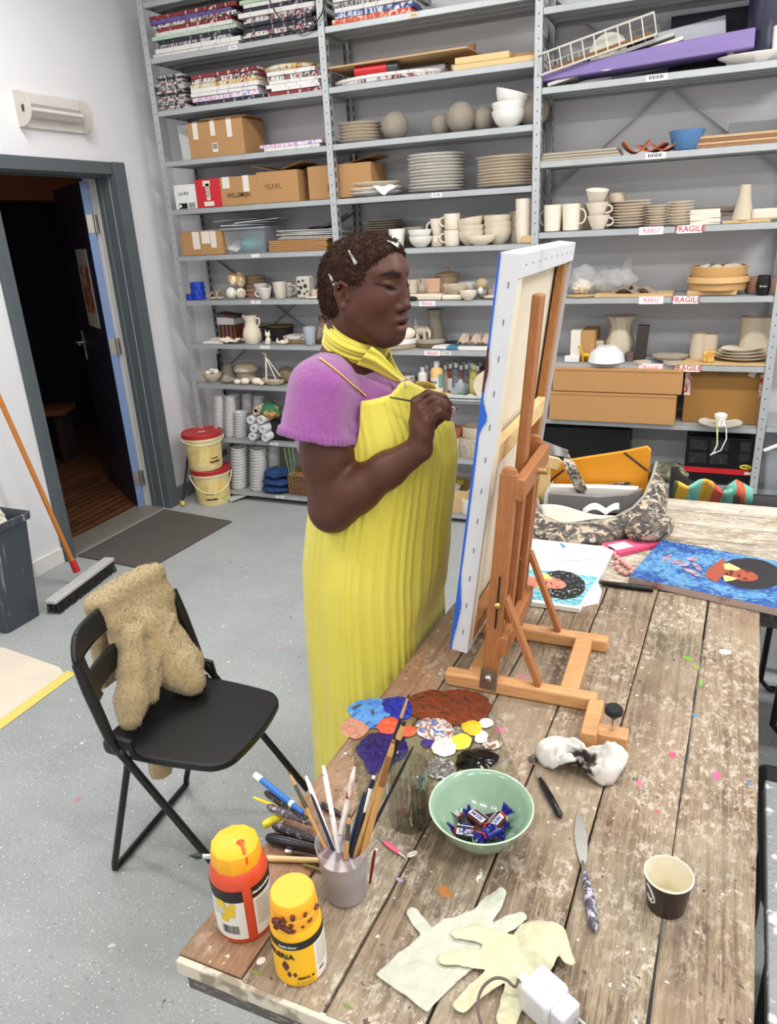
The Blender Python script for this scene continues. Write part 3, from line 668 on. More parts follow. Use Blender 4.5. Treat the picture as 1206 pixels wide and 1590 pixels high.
# ------------------------------------------------------------------ lilac top
lil = NT('terry_cloth'); lv = lil.co(); lil.col(lil.mix(lil.noise(lv, 260, 3, .7), lin((126, 58, 128)), lin((184, 98, 180)))); lil.bump(lil.noise(lv, 330, 3, .7), .9, .004); lil.set(.9, Sheen_Weight=.5)
S = Field(steps((-1.0, -.52, .0036)), steps((1.24, 1.80, .0036)), steps((1.10, 1.50, .0036)))
S.chain([tuple(SHO+Vector((-.004, .02, -.004))), (-.772, YC, 1.395), (-.785, YC+.13, 1.36)], [.064, .070, .062], .03)
S.ell((-.772, YC, 1.25), (.112, .142, .17), None, .04)
for s in (-1, 1): S.ell((-.680, YC+s*.06, 1.265), (.088, .076, .085), None, .04)
HEM = at_y(489, 682, 1.345)
S.cone(SHO+Vector((-.006, .0, .0)), HEM, .066, .078, .03)
S.cone((-.785, YC+.15, 1.36), (-.785, YC+.195, 1.23), .062, .075, .03)
hn = (HEM-SHO).normalized(); S.half(HEM, tuple(hn), .004, (-1.0, 1.24, 1.10), (-.52, 1.40, 1.34))
S.cone(SHO.lerp(HEM, .6), HEM+hn*.05, .056, .072, .006, 'sub')
S.chain([nb+Vector((.0, 0, .03)), hp(-.02, 0, -.10)], [.078, .085], .008, 'sub'); S.ell(nb+Vector((.045, 0, .068)), (.075, .085, .045), None, .01, 'sub')
S.ell((-.705, YC, 1.34), (.10, .115, .055), None, .03)
S.rough(.0016, 60, 2); S.rough(.0012, 420, 3)
sP, sF = S.mesh(1)
# ribbed hem and neckline ride in the same knit
d_ = (sP-np.array(HEM)) @ np.array(hn); nearh = (np.abs(d_+.008) < .010) & (sP[:, 1] < 1.42) & (sP[:, 2] < 1.32)
ang = np.arctan2(sP[:, 1]-HEM.y, sP[:, 0]-HEM.x); rad = sP-np.array(HEM); rad -= np.outer(rad @ np.array(hn), np.array(hn)); rl = np.linalg.norm(rad, axis=1, keepdims=True)+1e-6
sP = sP+np.where(nearh[:, None], rad/rl*(.003+.0022*np.sin(ang*44))[:, None], 0)
np_obj('knitted_top', sP, sF, lil.m, PERSON, True)
sT = BVHTree.FromPolygons([tuple(v) for v in sP], [tuple(f) for f in sF])
# ------------------------------------------------------------------ yellow dress
yel = NT('yellow_chiffon'); yv = yel.co(); yel.col(yel.mix(yel.noise(yv, 5, 3), lin((212, 198, 60)), lin((228, 216, 90)))); yel.set(.6, Sheen_Weight=.3, Subsurface_Weight=.22, Transmission_Weight=0.0); yel.b.inputs['Subsurface Radius'].default_value = (.02, .02, .004)
yel.bump(yel.noise(yel.co((1, 1, .12)), 120, 4, .6), .25, .004)
DC = YC+.02
# height, centre x, half depth (x), half width (y)
RINGS = [(.02, -.742, .19, .215), (.30, -.738, .188, .208), (.55, -.732, .185, .202), (.78, -.730, .182, .198), (.92, -.726, .178, .195), (1.03, -.712, .172, .185), (1.12, -.696, .168, .178), (1.20, -.684, .166, .172), (1.27, -.684, .156, .168), (1.33, -.694, .136, .160), (1.40, -.705, .118, .15)]
RZ = np.array([r[0] for r in RINGS])
def ring(z): return [float(np.interp(z, RZ, [r[i] for r in RINGS])) for i in (1, 2, 3)]
def top_edge(th):
    d = math.degrees((th+PI) % (2*PI)-PI)
    return float(np.interp(d, [-180, -96, -84, -76, -66, -48, -34, -25, -8, 20, 60, 76, 84, 96, 180], [1.21, 1.225, 1.29, 1.360, 1.362, 1.368, 1.388, 1.388, 1.362, 1.345, 1.345, 1.34, 1.29, 1.225, 1.21]))
def fold(th, z):
    g = max(0, math.cos(th)); a = .0011+.0058*max(0, (1.28-z)/1.28)
    w1 = math.sin(th*23+1.2*math.sin(th*5+z*.7)+.5*math.sin(z*2.2)); w2 = math.sin(th*47+2.0*math.sin(th*9+1)+z*.9); w3 = math.sin(th*11+1.3*math.sin(z*1.5+th*3)); w4 = math.sin(th*88+2*math.sin(th*13))
    return a*(.55*w1+.3*w3*(1-.5*g))+(.0022*g+.0012)*w2+(.0011*g)*w4
NTH, NZ = 420, 110
def dress(u, v):
    th = 2*PI*u; zt = top_edge(th); z = zt+(.025-zt)*(v**1.0); cx, a, c = ring(z); f = fold(th, z)*min(1, .35+(zt-z)*6)
    e = 1+.06*math.cos(2*th)
    x = cx+(a+f)*math.cos(th); lim = -.586+.35*max(0, z-.80)+.35*abs(f)
    if x > lim-.03: x = lim-.03+.03*math.tanh((x-lim+.03)/.03)
    return (x, DC+(c+f)*math.sin(th), z)
b = MB(); b.grid(dress, NTH, NZ, cu=True); b.obj('dress', yel.m, PERSON, smooth=180, solid=.0015)
# shoulder strap running over the top
strap_m = M((232, 196, 96), .6)
pts = []
for q in ((568, 616), (556, 606), (544, 596), (532, 585), (520, 575), (511, 568), (503, 562), (496, 557)):
    p, n_ = hit(sT, *q)
    if p is not None: pts.append(p+n_*.002)
if len(pts) > 2: MB().tube(pts+[pts[-1]+Vector((-.03, .02, -.02))], .0034, 8, flat=.5).obj('strap', strap_m, PERSON)
# scarf round the neck, gathered to a clip on the chest
NCN = hp(-.020, 0, -.109); tl = Matrix.Rotation(math.radians(27), 3, 'Y') @ Matrix.Rotation(math.radians(6), 3, 'X')
def scarf(u, v):
    th = 2*PI*u; k = v-.5; wd = .060*(1-.12*math.cos(th)); r = .069+.010*math.sin(PI*v)+.0024*math.sin(v*15+1.3*math.sin(th+.6)+th*.8)+.0013*math.sin(v*37+th*2); r -= .004
    p = tl @ Vector((r*1.0*math.cos(th), r*.98*math.sin(th), -k*wd)); return NCN+p
b = MB(); b.grid(scarf, 96, 40, cu=True)
CL = at_y(627, 592, 1.475)
UPP = [(577, 538), (592, 549), (607, 566), (618, 580), (627, 589)]; LOW = [(553, 566), (575, 573), (594, 583), (611, 592), (625, 597)]
def tail(dy, sgn):
    def fn(u, v):
        k = min(3, int(u*4)); t = u*4-k; yy = 1.452+.026*u+dy
        ux, uy = [UPP[k][i]*(1-t)+UPP[k+1][i]*t for i in (0, 1)]; lx, ly = [LOW[k][i]*(1-t)+LOW[k+1][i]*t for i in (0, 1)]
        return at_y(ux*(1-v)+lx*v, uy*(1-v)+ly*v, yy+sgn*(.010*math.sin(PI*v)+.0028*math.sin(v*14+u*2.5)*(1-.5*u)))
    return fn
b.grid(tail(0, -1), 33, 30)
def far_tail(u, v):
    a0 = NCN+tl @ Vector((.055, .055, 0)); m_ = a0.lerp(CL, u)+Vector((-.012*math.sin(PI*u), .0, .0)); return m_+Vector((.1, .2, 1)).normalized()*(v-.5)*(.045*(1-u)+.008)+Vector((.003*math.sin(v*16), 0, 0))
b.grid(far_tail, 24, 20)
b.obj('neck_scarf', yel.m, PERSON, smooth=180, solid=.0018)
b = MB(); b.tube([CL+Vector((-.006, -.012, .006)), CL+Vector((.012, -.014, -.008))], .003, 8); b.obj('dress_clip', chrome, PERSON)
# the brush in the hand
br = thing('paintbrush', 'thin black paintbrush held in the raised hand of the painter', 'paintbrush')
p0, p1 = at_y(605, 617, 1.400), at_y(698, 633, 1.425); dr = (p1-p0).normalized()
MB().tube([p0, p0.lerp(p1, .5), p1-dr*.012], [.0016, .0026, .0024], 8).obj('handle', M((20, 18, 18), .35), br)
MB().tube([p1-dr*.012, p1+dr*.006], [.0025, .0022], 8).obj('ferrule', chrome, br)
MB().tube([p1+dr*.006, p1+dr*.02], [.0022, .0004], 8).obj('bristles', M((60, 34, 24), .7), br)
# ------------------------------------------------------------------ the chair, the fleece and things by the door
matm = NT('doormat'); v = matm.co(); matm.col(matm.mix(matm.noise(v, 220, 2), lin((66, 62, 58)), lin((104, 98, 92)))); matm.bump(matm.noise(v, 300, 2), .6, .004); matm.set(.95)
q = [at_z(*p) for p in ((118, 864), (253, 792), (360, 811), (229, 886))]; q[0].x = max(q[0].x, XL+.03); q[1].x = max(q[1].x, XL+.03)
tag(MB().prism([(p.x, p.y) for p in (q[0], q[3], q[2], q[1])], .001, .010).obj('doormat', matm.m, None, smooth=0, bev=.002), 'dark grey ribbed doormat on the floor at the open door', 'doormat')
# push broom
bh = [at_z(80, 945, .035), at_z(172, 876, .035)]; d = bh[1]-bh[0]; bl = d.length; d.normalize(); ba = math.atan2(d.y, d.x); bc_ = (bh[0]+bh[1])/2
brm = thing('push_broom', 'wide push broom with an orange wooden handle leaning by the door frame', 'broom', (bc_.x, bc_.y, 0), ba)
MB().box((0, 0, .068), (bl, .062, .022)).obj('broom_head', M((192, 190, 188), .5, var=.1), brm, bev=.006)
b = MB(); rr = random.Random(5); n = 130
for i in range(n):
    for j in range(4):
        x = -bl/2+.008+(bl-.016)*i/(n-1); y = -.024+.016*j; b.tube([(x, y, .058), (x+rr.uniform(-.004, .004), y*1.35+rr.uniform(-.005, .005), .002)], .0022, 4, cap=False)
b.obj('bristles', M((34, 32, 32), .8, c2=(96, 92, 90), thr=.66, ns=90, var=0), brm)
iv = Matrix.Rotation(-ba, 3, 'Z'); top = at_x(3, 628, -3.10); top2 = iv @ (Vector(top)-Vector((bc_.x, bc_.y, 0))); sk0 = iv @ (at_z(118, 884, .085)-Vector((bc_.x, bc_.y, 0)))
dd = (top2-sk0).normalized(); MB().tube([sk0-dd*.012, sk0+dd*.055], [.020, .017], 14).obj('socket', M((196, 40, 46), .4), brm)
MB().tube([sk0+dd*.03, sk0+dd*(1.32)], .0125, 14).obj('handle', M((190, 118, 52), .45, var=.15, ns=20, stretch=(6, 6, 1)), brm)
# rubbish bin
bp_ = at_z(40, 962); bx = thing('rubbish_bin', 'dark grey plastic bin with paint drips by the door wall', 'bin', (-3.04, 2.18, 0), .0)
binm = NT('bin_plastic'); v = binm.co((1, 1, 1)); binm.col(binm.mix(binm.ramp(binm.noise(binm.co((40, 40, 3)), 1, 4), [(.60, 0.0), (.66, .55)]), lin((62, 68, 76)), lin((170, 172, 174)))); binm.set(.5)
def rbox(b, hx, hy, z, r, n=5): return [(sx*(hx-r)+r*math.cos(a), sy*(hy-r)+r*math.sin(a), z) for sx, sy, a0 in ((1, 1, 0), (-1, 1, PI/2), (-1, -1, PI), (1, -1, 1.5*PI)) for a in [a0+PI/2*i/n for i in range(n+1)]]
def loft(b, rings):
    n = len(rings[0]); b.add([p for r in rings for p in r], [(i*n+j, i*n+(j+1) % n, (i+1)*n+(j+1) % n, (i+1)*n+j) for i in range(len(rings)-1) for j in range(n)]+[tuple(range(n-1, -1, -1))]); return b
b = MB(); loft(b, [rbox(b, .125, .10, .002, .02), rbox(b, .16, .13, .50, .025), rbox(b, .175, .145, .505, .03), rbox(b, .178, .148, .535, .03), rbox(b, .168, .138, .537, .03), rbox(b, .152, .122, .50, .025), rbox(b, .118, .095, .02, .02)]); b.obj('bin_wall', binm.m, bx)
for i, (x, y, z) in enumerate(((.06, .02, .52), (-.02, -.03, .50), (.05, -.06, .49))):
    t = tag(MB().grid(lambda u, w: (lambda th, ph, r: (r*math.cos(th)*math.sin(ph), r*.8*math.sin(th)*math.sin(ph), r*1.0*math.cos(ph)))(2*PI*u, PI*w, .065*(1+.30*mnoise.noise(Vector((6*math.cos(2*PI*u)*math.sin(PI*w), 6*math.sin(2*PI*u)*math.sin(PI*w), 5*math.cos(PI*w)+i*3))))), 24, 14, cu=True).obj('crumpled_tissue', M((226, 220, 208), .85, var=.1), None, (-3.04+x, 2.18+y, z)), ['crumpled white tissue sticking up from the grey bin by the door', 'crumpled white tissue deeper in the grey bin', 'crumpled tissue at the front of the grey bin'][i], 'tissue')
# paper sheet taped to the floor
q = [at_z(*p) for p in ((-40, 1000), (6, 1006), (92, 1036), (100, 1046), (6, 1117), (-60, 1160))]
tag(MB().prism([(p.x, p.y) for p in reversed(q)], .0005, .0015).obj('paper_sheet', M((222, 210, 192), .8, var=.06, ns=8), None, smooth=0), 'cream paper sheet lying on the floor behind the folding chair', 'paper')
q = [at_z(*p) for p in ((104, 1042), (119, 1046), (4, 1131), (-40, 1164), (-52, 1150), (4, 1115))]
tag(MB().prism([(p.x, p.y) for p in q], .0018, .0026).obj('masking_tape', M((222, 206, 110), .6), None, smooth=0), 'yellow tape strip along the edge of the paper sheet', 'tape')
# buckets
bkm = NT('bucket_print'); v = bkm.co(); n1 = bkm.noise(v, 7, 4, .6, .8)
c_ = bkm.mix(bkm.ramp(n1, [(.4, 0.0), (.6, 1.0)]), lin((236, 220, 164)), lin((228, 194, 104))); c_ = bkm.mix(bkm.ramp(bkm.noise(v, 13, 4, .6, 1), [(.56, 0.0), (.62, .6)]), c_, lin((186, 190, 126))); bkm.col(c_); bkm.set(.4)
cre = M((236, 222, 178), .4); redl = M((176, 44, 44), .4, var=.1)
def bucket(loc, label, hang, rz=0):
    k = thing('bucket', label, 'bucket', loc, 0, 'stacked sauce buckets'); ca = camang(loc)+rz
    MB().lathe([(0, 0), (.105, 0), (.108, .004), (.122, .205), (.131, .207), (.132, .226), (.127, .228), (0, .228)], 44).obj('bucket_body', cre, k)
    b = MB(); b.lathe([(.1095, .02), (.1218, .19)], 44); b.obj('printed_band', bkm.m, k)
    b = MB(); b.lathe([(.128, .222), (.1335, .222), (.1345, .246), (.131, .250), (.124, .250), (.121, .244), (0, .244)], 44); b.obj('lid', redl, k)
    pts = [Vector((.134*math.cos(ca+1.5*s), .134*math.sin(ca+1.5*s), .215)) for s in (-1, 1)]
    m_ = [Vector((.139*math.cos(ca+s), .139*math.sin(ca+s), .215-hang*math.cos(s*1.05))) for s in [-1.45+2.9*i/14 for i in range(15)]]
    MB().tube(m_, .004, 6, flat=1).obj('handle', M((232, 222, 186), .4), k)
    text('Remia', .034, redl, k, 0, 0, 'lettering', .0008, (.1175, ca+.40 if hang < .1 else ca-.42, .15 if hang < .1 else .155, .07), shear=.35)
    text('Lunch', .020, ink2, k, 0, 0, 'lettering', .0006, (.115, ca+.45 if hang < .1 else ca-.18, .085 if hang < .1 else .092, .07)); text('mayonaise', .022, ink2, k, 0, 0, 'lettering', .001, (.114, ca+.45 if hang < .1 else ca-.12, .062 if hang < .1 else .052, .07), sx=.8)
    return k
bl_ = at_z(333, 778); bucket((bl_.x, bl_.y, 0), 'lower cream bucket with a red lid and hanging handle on the floor by the shelves', .115)
k = bucket((bl_.x-.01, bl_.y-.02, .2505), 'upper cream bucket with a dusty red lid stacked on the other bucket', .03, .1)
MB().box((.0, .0, .2455), (.05, .025, .001)).xf(Matrix.Rotation(.6, 4, 'Z')).obj('tape_scrap', M((206, 176, 168), .6), k, smooth=0)
r0, r1 = at_z(284, 782, .02), at_x(306, 690, XL+.10)
rd = thing('rod', 'thin black rod with a yellow tip leaning behind the buckets', 'rod'); MB().tube([(r0.x, r0.y, .03), (XL+.10, r0.y+.16, .36)], .008, 10).obj('shaft', M((24, 24, 26), .4), rd); MB().ell((r0.x, r0.y, .022), (.016, .016, .02)).obj('tip', M((214, 196, 70), .4), rd)
# emergency light over the door
LMP = [at_x(33, 138, XL+.06), at_x(131, 152, XL+.06)]; lz = at_x(40, 195, XL+.06).z; ly0, ly1 = LMP[0].y, LMP[1].y; hh = LMP[0].z-lz
em = thing('emergency_light', 'clear plastic emergency light on the white wall above the door', 'light fitting', (XL, (ly0+ly1)/2, lz+hh/2), 0)
clr = NT('clear_cover'); clr.set(.12, Alpha=.25); clr.col(lin((226, 222, 216)))
b = MB(); half = (ly1-ly0)/2
def cov(u, v): a = PI*v; return (.012+.085*math.sin(a)**.8, -half+2*half*u, (hh/2)*math.cos(a))
b.grid(cov, 24, 20); o = b.obj('cover', clr.m, em)
for s in (-1, 1): b = MB(); b.prism([(.0, -hh/2)]+[(.012+.087*math.sin(PI*i/14)**.8, -hh/2*math.cos(PI*i/14)) for i in range(15)]+[(.0, hh/2)], s*half-.003, s*half+.003, Matrix(((1, 0, 0, 0), (0, 0, 1, 0), (0, 1, 0, 0), (0, 0, 0, 1)))); b.obj('end_cap', M((206, 198, 188), .4), em)
MB().box((.008, 0, 0), (.016, 2*half-.01, hh)).obj('backplate', M((222, 216, 208), .5), em, bev=.003)
MB().box((.03, 0, -.005), (.03, 2*half-.05, hh*.40)).obj('reflector', M((170, 164, 162), .25, .6), em, bev=.004)
MB().cyl((.05, -half+.03, .0), (.05, half-.03, .0), .009).obj('tube', M((236, 234, 230), .3), em)
MB().box((.05, -half-.002, .0), (.014, .006, .03)).obj('clasp', M((40, 36, 34), .5), em, smooth=0)
# ---- folding chair: backrest along its own x, facing its own -y
FL, FR = at_z(147, 1333, .012), at_z(447, 1222, .012)
CX, CY = at_z(285, 1125, .45).x, at_z(285, 1125, .45).y
cb_, cfl, cfr, cbr = at_z(150, 1163, .45), at_z(338, 1190, .45), at_z(421, 1078, .45), at_z(318, 1050, .45)
blkp = M((22, 22, 23), .38, var=.05, ns=60, bump=.05, bs=300); blkm = M((14, 14, 15), .3, var=0)
fwd = ((cfl+cfr)/2-(cb_+cbr)/2); fa = math.atan2(fwd.y, fwd.x)
cen = (cb_+cfl+cfr+cbr)/4
ch_ = thing('folding_chair', 'black folding chair with a slatted backrest on the grey floor', 'chair', (cen.x, cen.y, 0), fa)
# local frame: x forward, y to the sitter's left; far side is +y
SD, SW = .335, .40
def seat_pt(u, v, z): 
    hw = SW/2*(.90+.10*math.sin(PI*min(1, max(0, u*.9+.05)))); return None
out = []
n = 10
cor = [(-SD/2-.035, -SW*.45, .035), (SD/2, -SW*.41, .05), (SD/2, SW*.41, .05), (-SD/2-.035, SW*.45, .035)]
pts = []
for i, (x, y, r) in enumerate(cor):
    sx, sy = (1 if x > 0 else -1), (1 if y > 0 else -1); a0 = {(-1, -1): PI, (1, -1): 1.5*PI, (1, 1): 0, (-1, 1): PI/2}[(sx, sy)]
    for k in range(7): a = a0+PI/2*k/6; pts.append((x-sx*r+r*math.cos(a), y-sy*r+r*math.sin(a)))
# bow the front and the sides outwards
def bow(p):
    x, y = p; return (x+(.028*(1-(y/(SW*.46))**2) if x > 0 else -.012*(1-(y/(SW*.46))**2)*0), y*(1+.06*(1-(2*x/SD)**2)))
dens = []
for i in range(len(pts)):
    a, c = pts[i], pts[(i+1) % len(pts)]
    for t in range(6): dens.append(bow((a[0]+(c[0]-a[0])*t/6, a[1]+(c[1]-a[1])*t/6)))
MB().prism(dens, .432, .455).obj('seat', blkp, ch_, bev=.005, smooth=30)
by = .205
def arc_pts(a, c, mid, n=8): return [Vector(a)*(1-t)**2+Vector(mid)*2*t*(1-t)+Vector(c)*t*t for t in [i/n for i in range(n+1)]]
BT = (-.205, .775)                      # back top: x, z
for s in (-1, 1):
    p = [Vector((-.178, s*by, .725)), Vector((-.160, s*by, .65)), Vector((-.122, s*by, .50)), Vector((.05, s*by, .272)), Vector((.235, s*by, .03)), Vector((.240, s*by, .012))]
    MB().tube(p[1:], .0105, 12, flat=1.0).obj('long_leg', blkm, ch_)
    MB().tube([p[0], p[1], p[1].lerp(p[2], .6), p[2]], [.012, .0155, .0145, .0125], 12).obj('backrest_side', blkp, ch_)
    q_ = [Vector((-.095, s*(by-.022), .455)), Vector((-.112, s*(by-.022), .40)), Vector((-.235, s*(by-.025), .035)), Vector((-.238, s*(by-.025), .013))]
    MB().tube(q_, .0095, 12).obj('short_leg', blkm, ch_); MB().ell((-.098, s*(by), .468), (.014, .010, .016)).obj('pivot', blkp, ch_)
    MB().tube([Vector((-.115, s*(by-.012), .505)), Vector((-.075, s*(by-.012), .50)), Vector((-.07, s*(by-.012), .46))], .008, 8).obj('hook', blkp, ch_)
MB().tube([(-.238, -(by-.025), .013), (-.238, by-.025, .013)], .0095, 12).obj('rear_floor_bar', blkm, ch_); MB().tube([(.240, -by, .013), (.240, by, .013)], .0095, 12).obj('front_floor_bar', blkm, ch_)
# curved plastic back with a slot
def backslat(z0, z1, nm):
    b = MB()
    def f(u, v, o=0): y = -by+2*by*u; bowx = -.055*(1-(y/by)**2); z = z0+(z1-z0)*v; z -= (.045 if z1 > .75 else 0)*abs(y/by)**7*v; return (-.165+bowx-(z-.66)*.25+o, y, z)
    b.grid(f, 28, 6); return b.obj(nm, blkp, ch_, solid=.012, bev=0)
backslat(.715, .778, 'top_slat'); backslat(.615, .672, 'lower_slat')
for s in (-1, 1):
    b = MB(); b.grid(lambda u, v: (lambda y, z: (-.165-.055*(1-(y/by)**2)-(z-.66)*.25, y, z))(s*(by-.055*u*(1-.25*math.sin(PI*v))), .60+(.178-.045*abs((by-.055*u)/by)**7)*v), 8, 10); b.obj('back_corner', blkp, ch_, solid=.012)
# ---- fleece hung over the chair back
fl = NT('teddy_fleece'); v = fl.co(); fl.col(fl.mix(fl.noise(v, 260, 3, .7), lin((180, 148, 94)), lin((232, 206, 152)))); fl.bump(fl.noise(v, 380, 3, .8), 1.0, .006); fl.set(.95, Sheen_Weight=.4)
cw_ = Matrix.Translation((cen.x, cen.y, 0)) @ Matrix.Rotation(fa, 4, 'Z'); ci = cw_.inverted()
Ff = Field(steps((-.36, .06, .0042)), steps((-.24, .28, .0042)), steps((.12, .86, .0042)))
def fs(y): return -.165-.055*(1-(y/by)**2)
for k in range(11):
    y = -.005+.185*k/10; bx_ = fs(y)-.035; tz_ = .800+.014*k/10
    Ff.chain([(bx_+.030, y, .64), (bx_+.026, y, .72), (bx_+.006, y, tz_-.020), (bx_-.028, y, tz_-.028), (bx_-.045, y, .66), (bx_-.05, y-.01, .52)], [.020, .020, .020, .019, .017, .014], .02)
Ff.chain([(-.180, .075, .69), (-.160, .085, .60), (-.115, .095, .53), (-.075, .088, .500)], [.030, .044, .056, .040], .03)
Ff.chain([(-.180, .13, .67), (-.158, .14, .60), (-.115, .145, .53)], [.026, .034, .040], .03)
Ff.chain([(-.180, .01, .68), (-.172, -.025, .60), (-.152, -.075, .535), (-.140, -.105, .50)], [.028, .036, .040, .032], .03); Ff.chain([(-.172, .03, .62), (-.150, .0, .55), (-.135, -.02, .515)], [.028, .03, .024], .02)
Ff.chain([(-.150, .150, .672), (-.140, .08, .635), (-.138, .015, .585), (-.132, -.045, .53)], [.010, .013, .013, .008], .006)
tA, tB, tC = [Matrix.Translation((-cen.x, -cen.y, 0)) @ v_ for v_ in (at_y(236, 1150, 1.44), at_y(250, 1196, 1.44), at_y(258, 1226, 1.44))]
iR = Matrix.Rotation(-fa, 3, 'Z'); tA, tB, tC = [iR @ v_ for v_ in (tA, tB, tC)]
Ff.chain([(-.27, .06, .52), tuple(tA), tuple(tB), tuple(tC)], [.030, .034, .030, .024], .02)
Ff.rough(.0014, 150, 2); Ff.rough(.0022, 480, 1)
fP, fF = Ff.mesh(1)
rg2 = random.Random(9); tv, tf = [], []
nrm = np.zeros_like(fP)
for k in range(4):
    a, c_2, e = fP[fF[:, k]], fP[fF[:, (k+1) % 4]], fP[fF[:, (k-1) % 4]]; np.add.at(nrm, fF[:, k], np.cross(c_2-a, e-a))
nrm /= np.linalg.norm(nrm, axis=1, keepdims=True)+1e-9
for i in rg2.sample(range(len(fP)), min(len(fP), 9000)):
    p = Vector(fP[i]); nn = Vector(nrm[i]); j = Vector((rg2.uniform(-1, 1), rg2.uniform(-1, 1), rg2.uniform(-1, 1)))*.9; a = p-nn*.001; c = p+(nn+j).normalized()*rg2.uniform(.002, .0042); x, y, d = frame(c-a); o = len(tv)
    for q_, r in ((a, .0011), (c, .0008)): tv += [tuple(q_+x*r*math.cos(t)+y*r*math.sin(t)) for t in (0, 2.1, 4.2)]
    tf += [(o, o+1, o+4, o+3), (o+1, o+2, o+5, o+4), (o+2, o, o+3, o+5), (o+3, o+4, o+5, o+5)][:3]
allP = np.concatenate([fP, np.array(tv)]); W4 = np.array(cw_); allP = allP @ W4[:3, :3].T+W4[:3, 3]
fo = np_obj('fleece_scarf', allP, np.concatenate([fF, np.array(tf)+len(fP)]), fl.m); tag(fo, 'tan teddy fleece scarf draped over the backrest of the black folding chair', 'scarf')
# ------------------------------------------------------------------ easel and canvas
def wood(name, a, c, ring=22, rough=.5, axis=(1, 1, 8)):
    t = NT(name); v = t.co(axis); g = t.noise(v, ring, 5, .6, .6); t.col(t.mix(t.ramp(g, [(.3, 0.0), (.7, 1.0)]), lin(a), lin(c))); t.bump(g, .12, .002); return t.set(rough)
beech = wood('beech', (186, 132, 84), (214, 164, 112), 26, axis=(1, 12, 12)); beech_v = wood('beech_upright', (146, 90, 50), (174, 114, 66), 26, axis=(12, 12, 1))
pine = wood('pine', (214, 178, 120), (236, 206, 152), 20, .6, axis=(6, 1.5, 6))
A0, A1 = at_z(690, 1064, TZ), at_z(925, 1108, TZ)        # near foot rail, its two ends on the table
EX = (A1-A0); EL = EX.length; EX.normalize(); EA = math.atan2(EX.y, EX.x)
EAS = thing('easel', 'wooden table easel with two uprights and clamp foot on the worktable', 'easel', (A0.x, A0.y, TZ), EA)
W_ = .232; HT = .034                                       # distance to the far rail, rail height
inv = Matrix.Rotation(-EA, 3, 'Z')
def le(p): return inv @ (Vector(p)-Vector((A0.x, A0.y, TZ)))
def rail(y, L, x0=0.0, name='foot_rail'):
    return MB().box((x0+L/2, y+.014, HT/2), (L, .03, HT)).obj(name, beech, EAS, bev=.006)
rail(.0, EL); rail(W_, .325, -.01)
MB().box((.06, W_/2+.014, HT/2), (.03, W_-.03, HT-.006)).obj('cross_rail', beech, EAS, bev=.003); MB().box((.262, W_/2+.014, HT/2), (.038, W_-.03, HT-.004)).obj('cross_rail', beech, EAS, bev=.003)
# clamp foot
MB().box((EL+.0, -.058, .0185), (.030, .115, .036)).obj('clamp_arm', beech, EAS, bev=.003); MB().box((EL+.038, -.085, -.002), (.062, .036, .030)).xf(Matrix.Translation((0, 0, .0175))).obj('clamp_block', beech, EAS, bev=.003)
kb = MB(); kb.lathe([(0, .070), (.014, .070), (.017, .066), (.017, .058), (.008, .050), (.006, .046), (0, .046)], 24, (EL+.040, -.083, .012)); k_ = kb.obj('clamp_knob', M((22, 22, 24), .4), EAS)
MB().cyl((EL+.040, -.083, .03), (EL+.040, -.083, .062), .0035).obj('clamp_screw', chrome, EAS)
# leaning uprights: two outer rails and the tall centre mast

UB, UT = le(at_z(766, 1046, TZ+.02)), None
yN = at_z(766, 1046, TZ+.02).y
UTw = at_y(800, 722, yN+.012); UT = le(UTw)
def post(y, top, name, x=0.0, wd=.018, ht=.034):
    a = Vector((UB.x+x, y, .018)); d = (UT-UB).normalized(); d = Vector((d.x, 0, d.z)).normalized(); c = a+d*top
    b = MB(); R_ = Matrix((Vector((d.z, 0, -d.x)), Vector((0, 1, 0)), d)).transposed(); b.box((a+c)/2, (ht, wd, top), R_)
    e = c; b.lathe([(0, -.01), (ht/2, -.01), (ht/2, .0), (ht*.36, ht*.3), (0, ht*.42)], 16, e, R_, 1, wd/ht)
    return b.obj(name, beech_v, EAS, bev=.002), d
LUP = (UT-UB).length
o1, UD = post(.012, LUP, 'upright'); post(W_+.012, LUP, 'upright')

def upp(t, y, dx=0.0): return Vector((UB.x+dx, y, .018))+UD*t+Vector((0, 0, 0))
b = MB(); R_ = Matrix((Vector((UD.z, 0, -UD.x)), Vector((0, 1, 0)), UD)).transposed()
MTOP = le(at_y(837, 452, yN+W_/2+.01)); ML = (Vector((MTOP.x-UB.x, 0, MTOP.z-.018))).length
b.box(upp(ML/2+.05, W_/2+.012, -.002), (.020, .036, ML-.1), R_); b.obj('mast', beech_v, EAS, bev=.004)
for t, nm in ((LUP-.03, 'top_cross_bar'), (.10, 'lower_cross_bar')):
    MB().box(upp(t, W_/2+.012, .022), (.02, W_+.02, .045), R_).obj(nm, beech_v, EAS, bev=.003)
for y in (.075, W_-.05): MB().box(upp(LUP*.55, y, .016), (.012, .02, LUP*.82), R_).obj('guide_slat', beech_v, EAS, bev=.002)
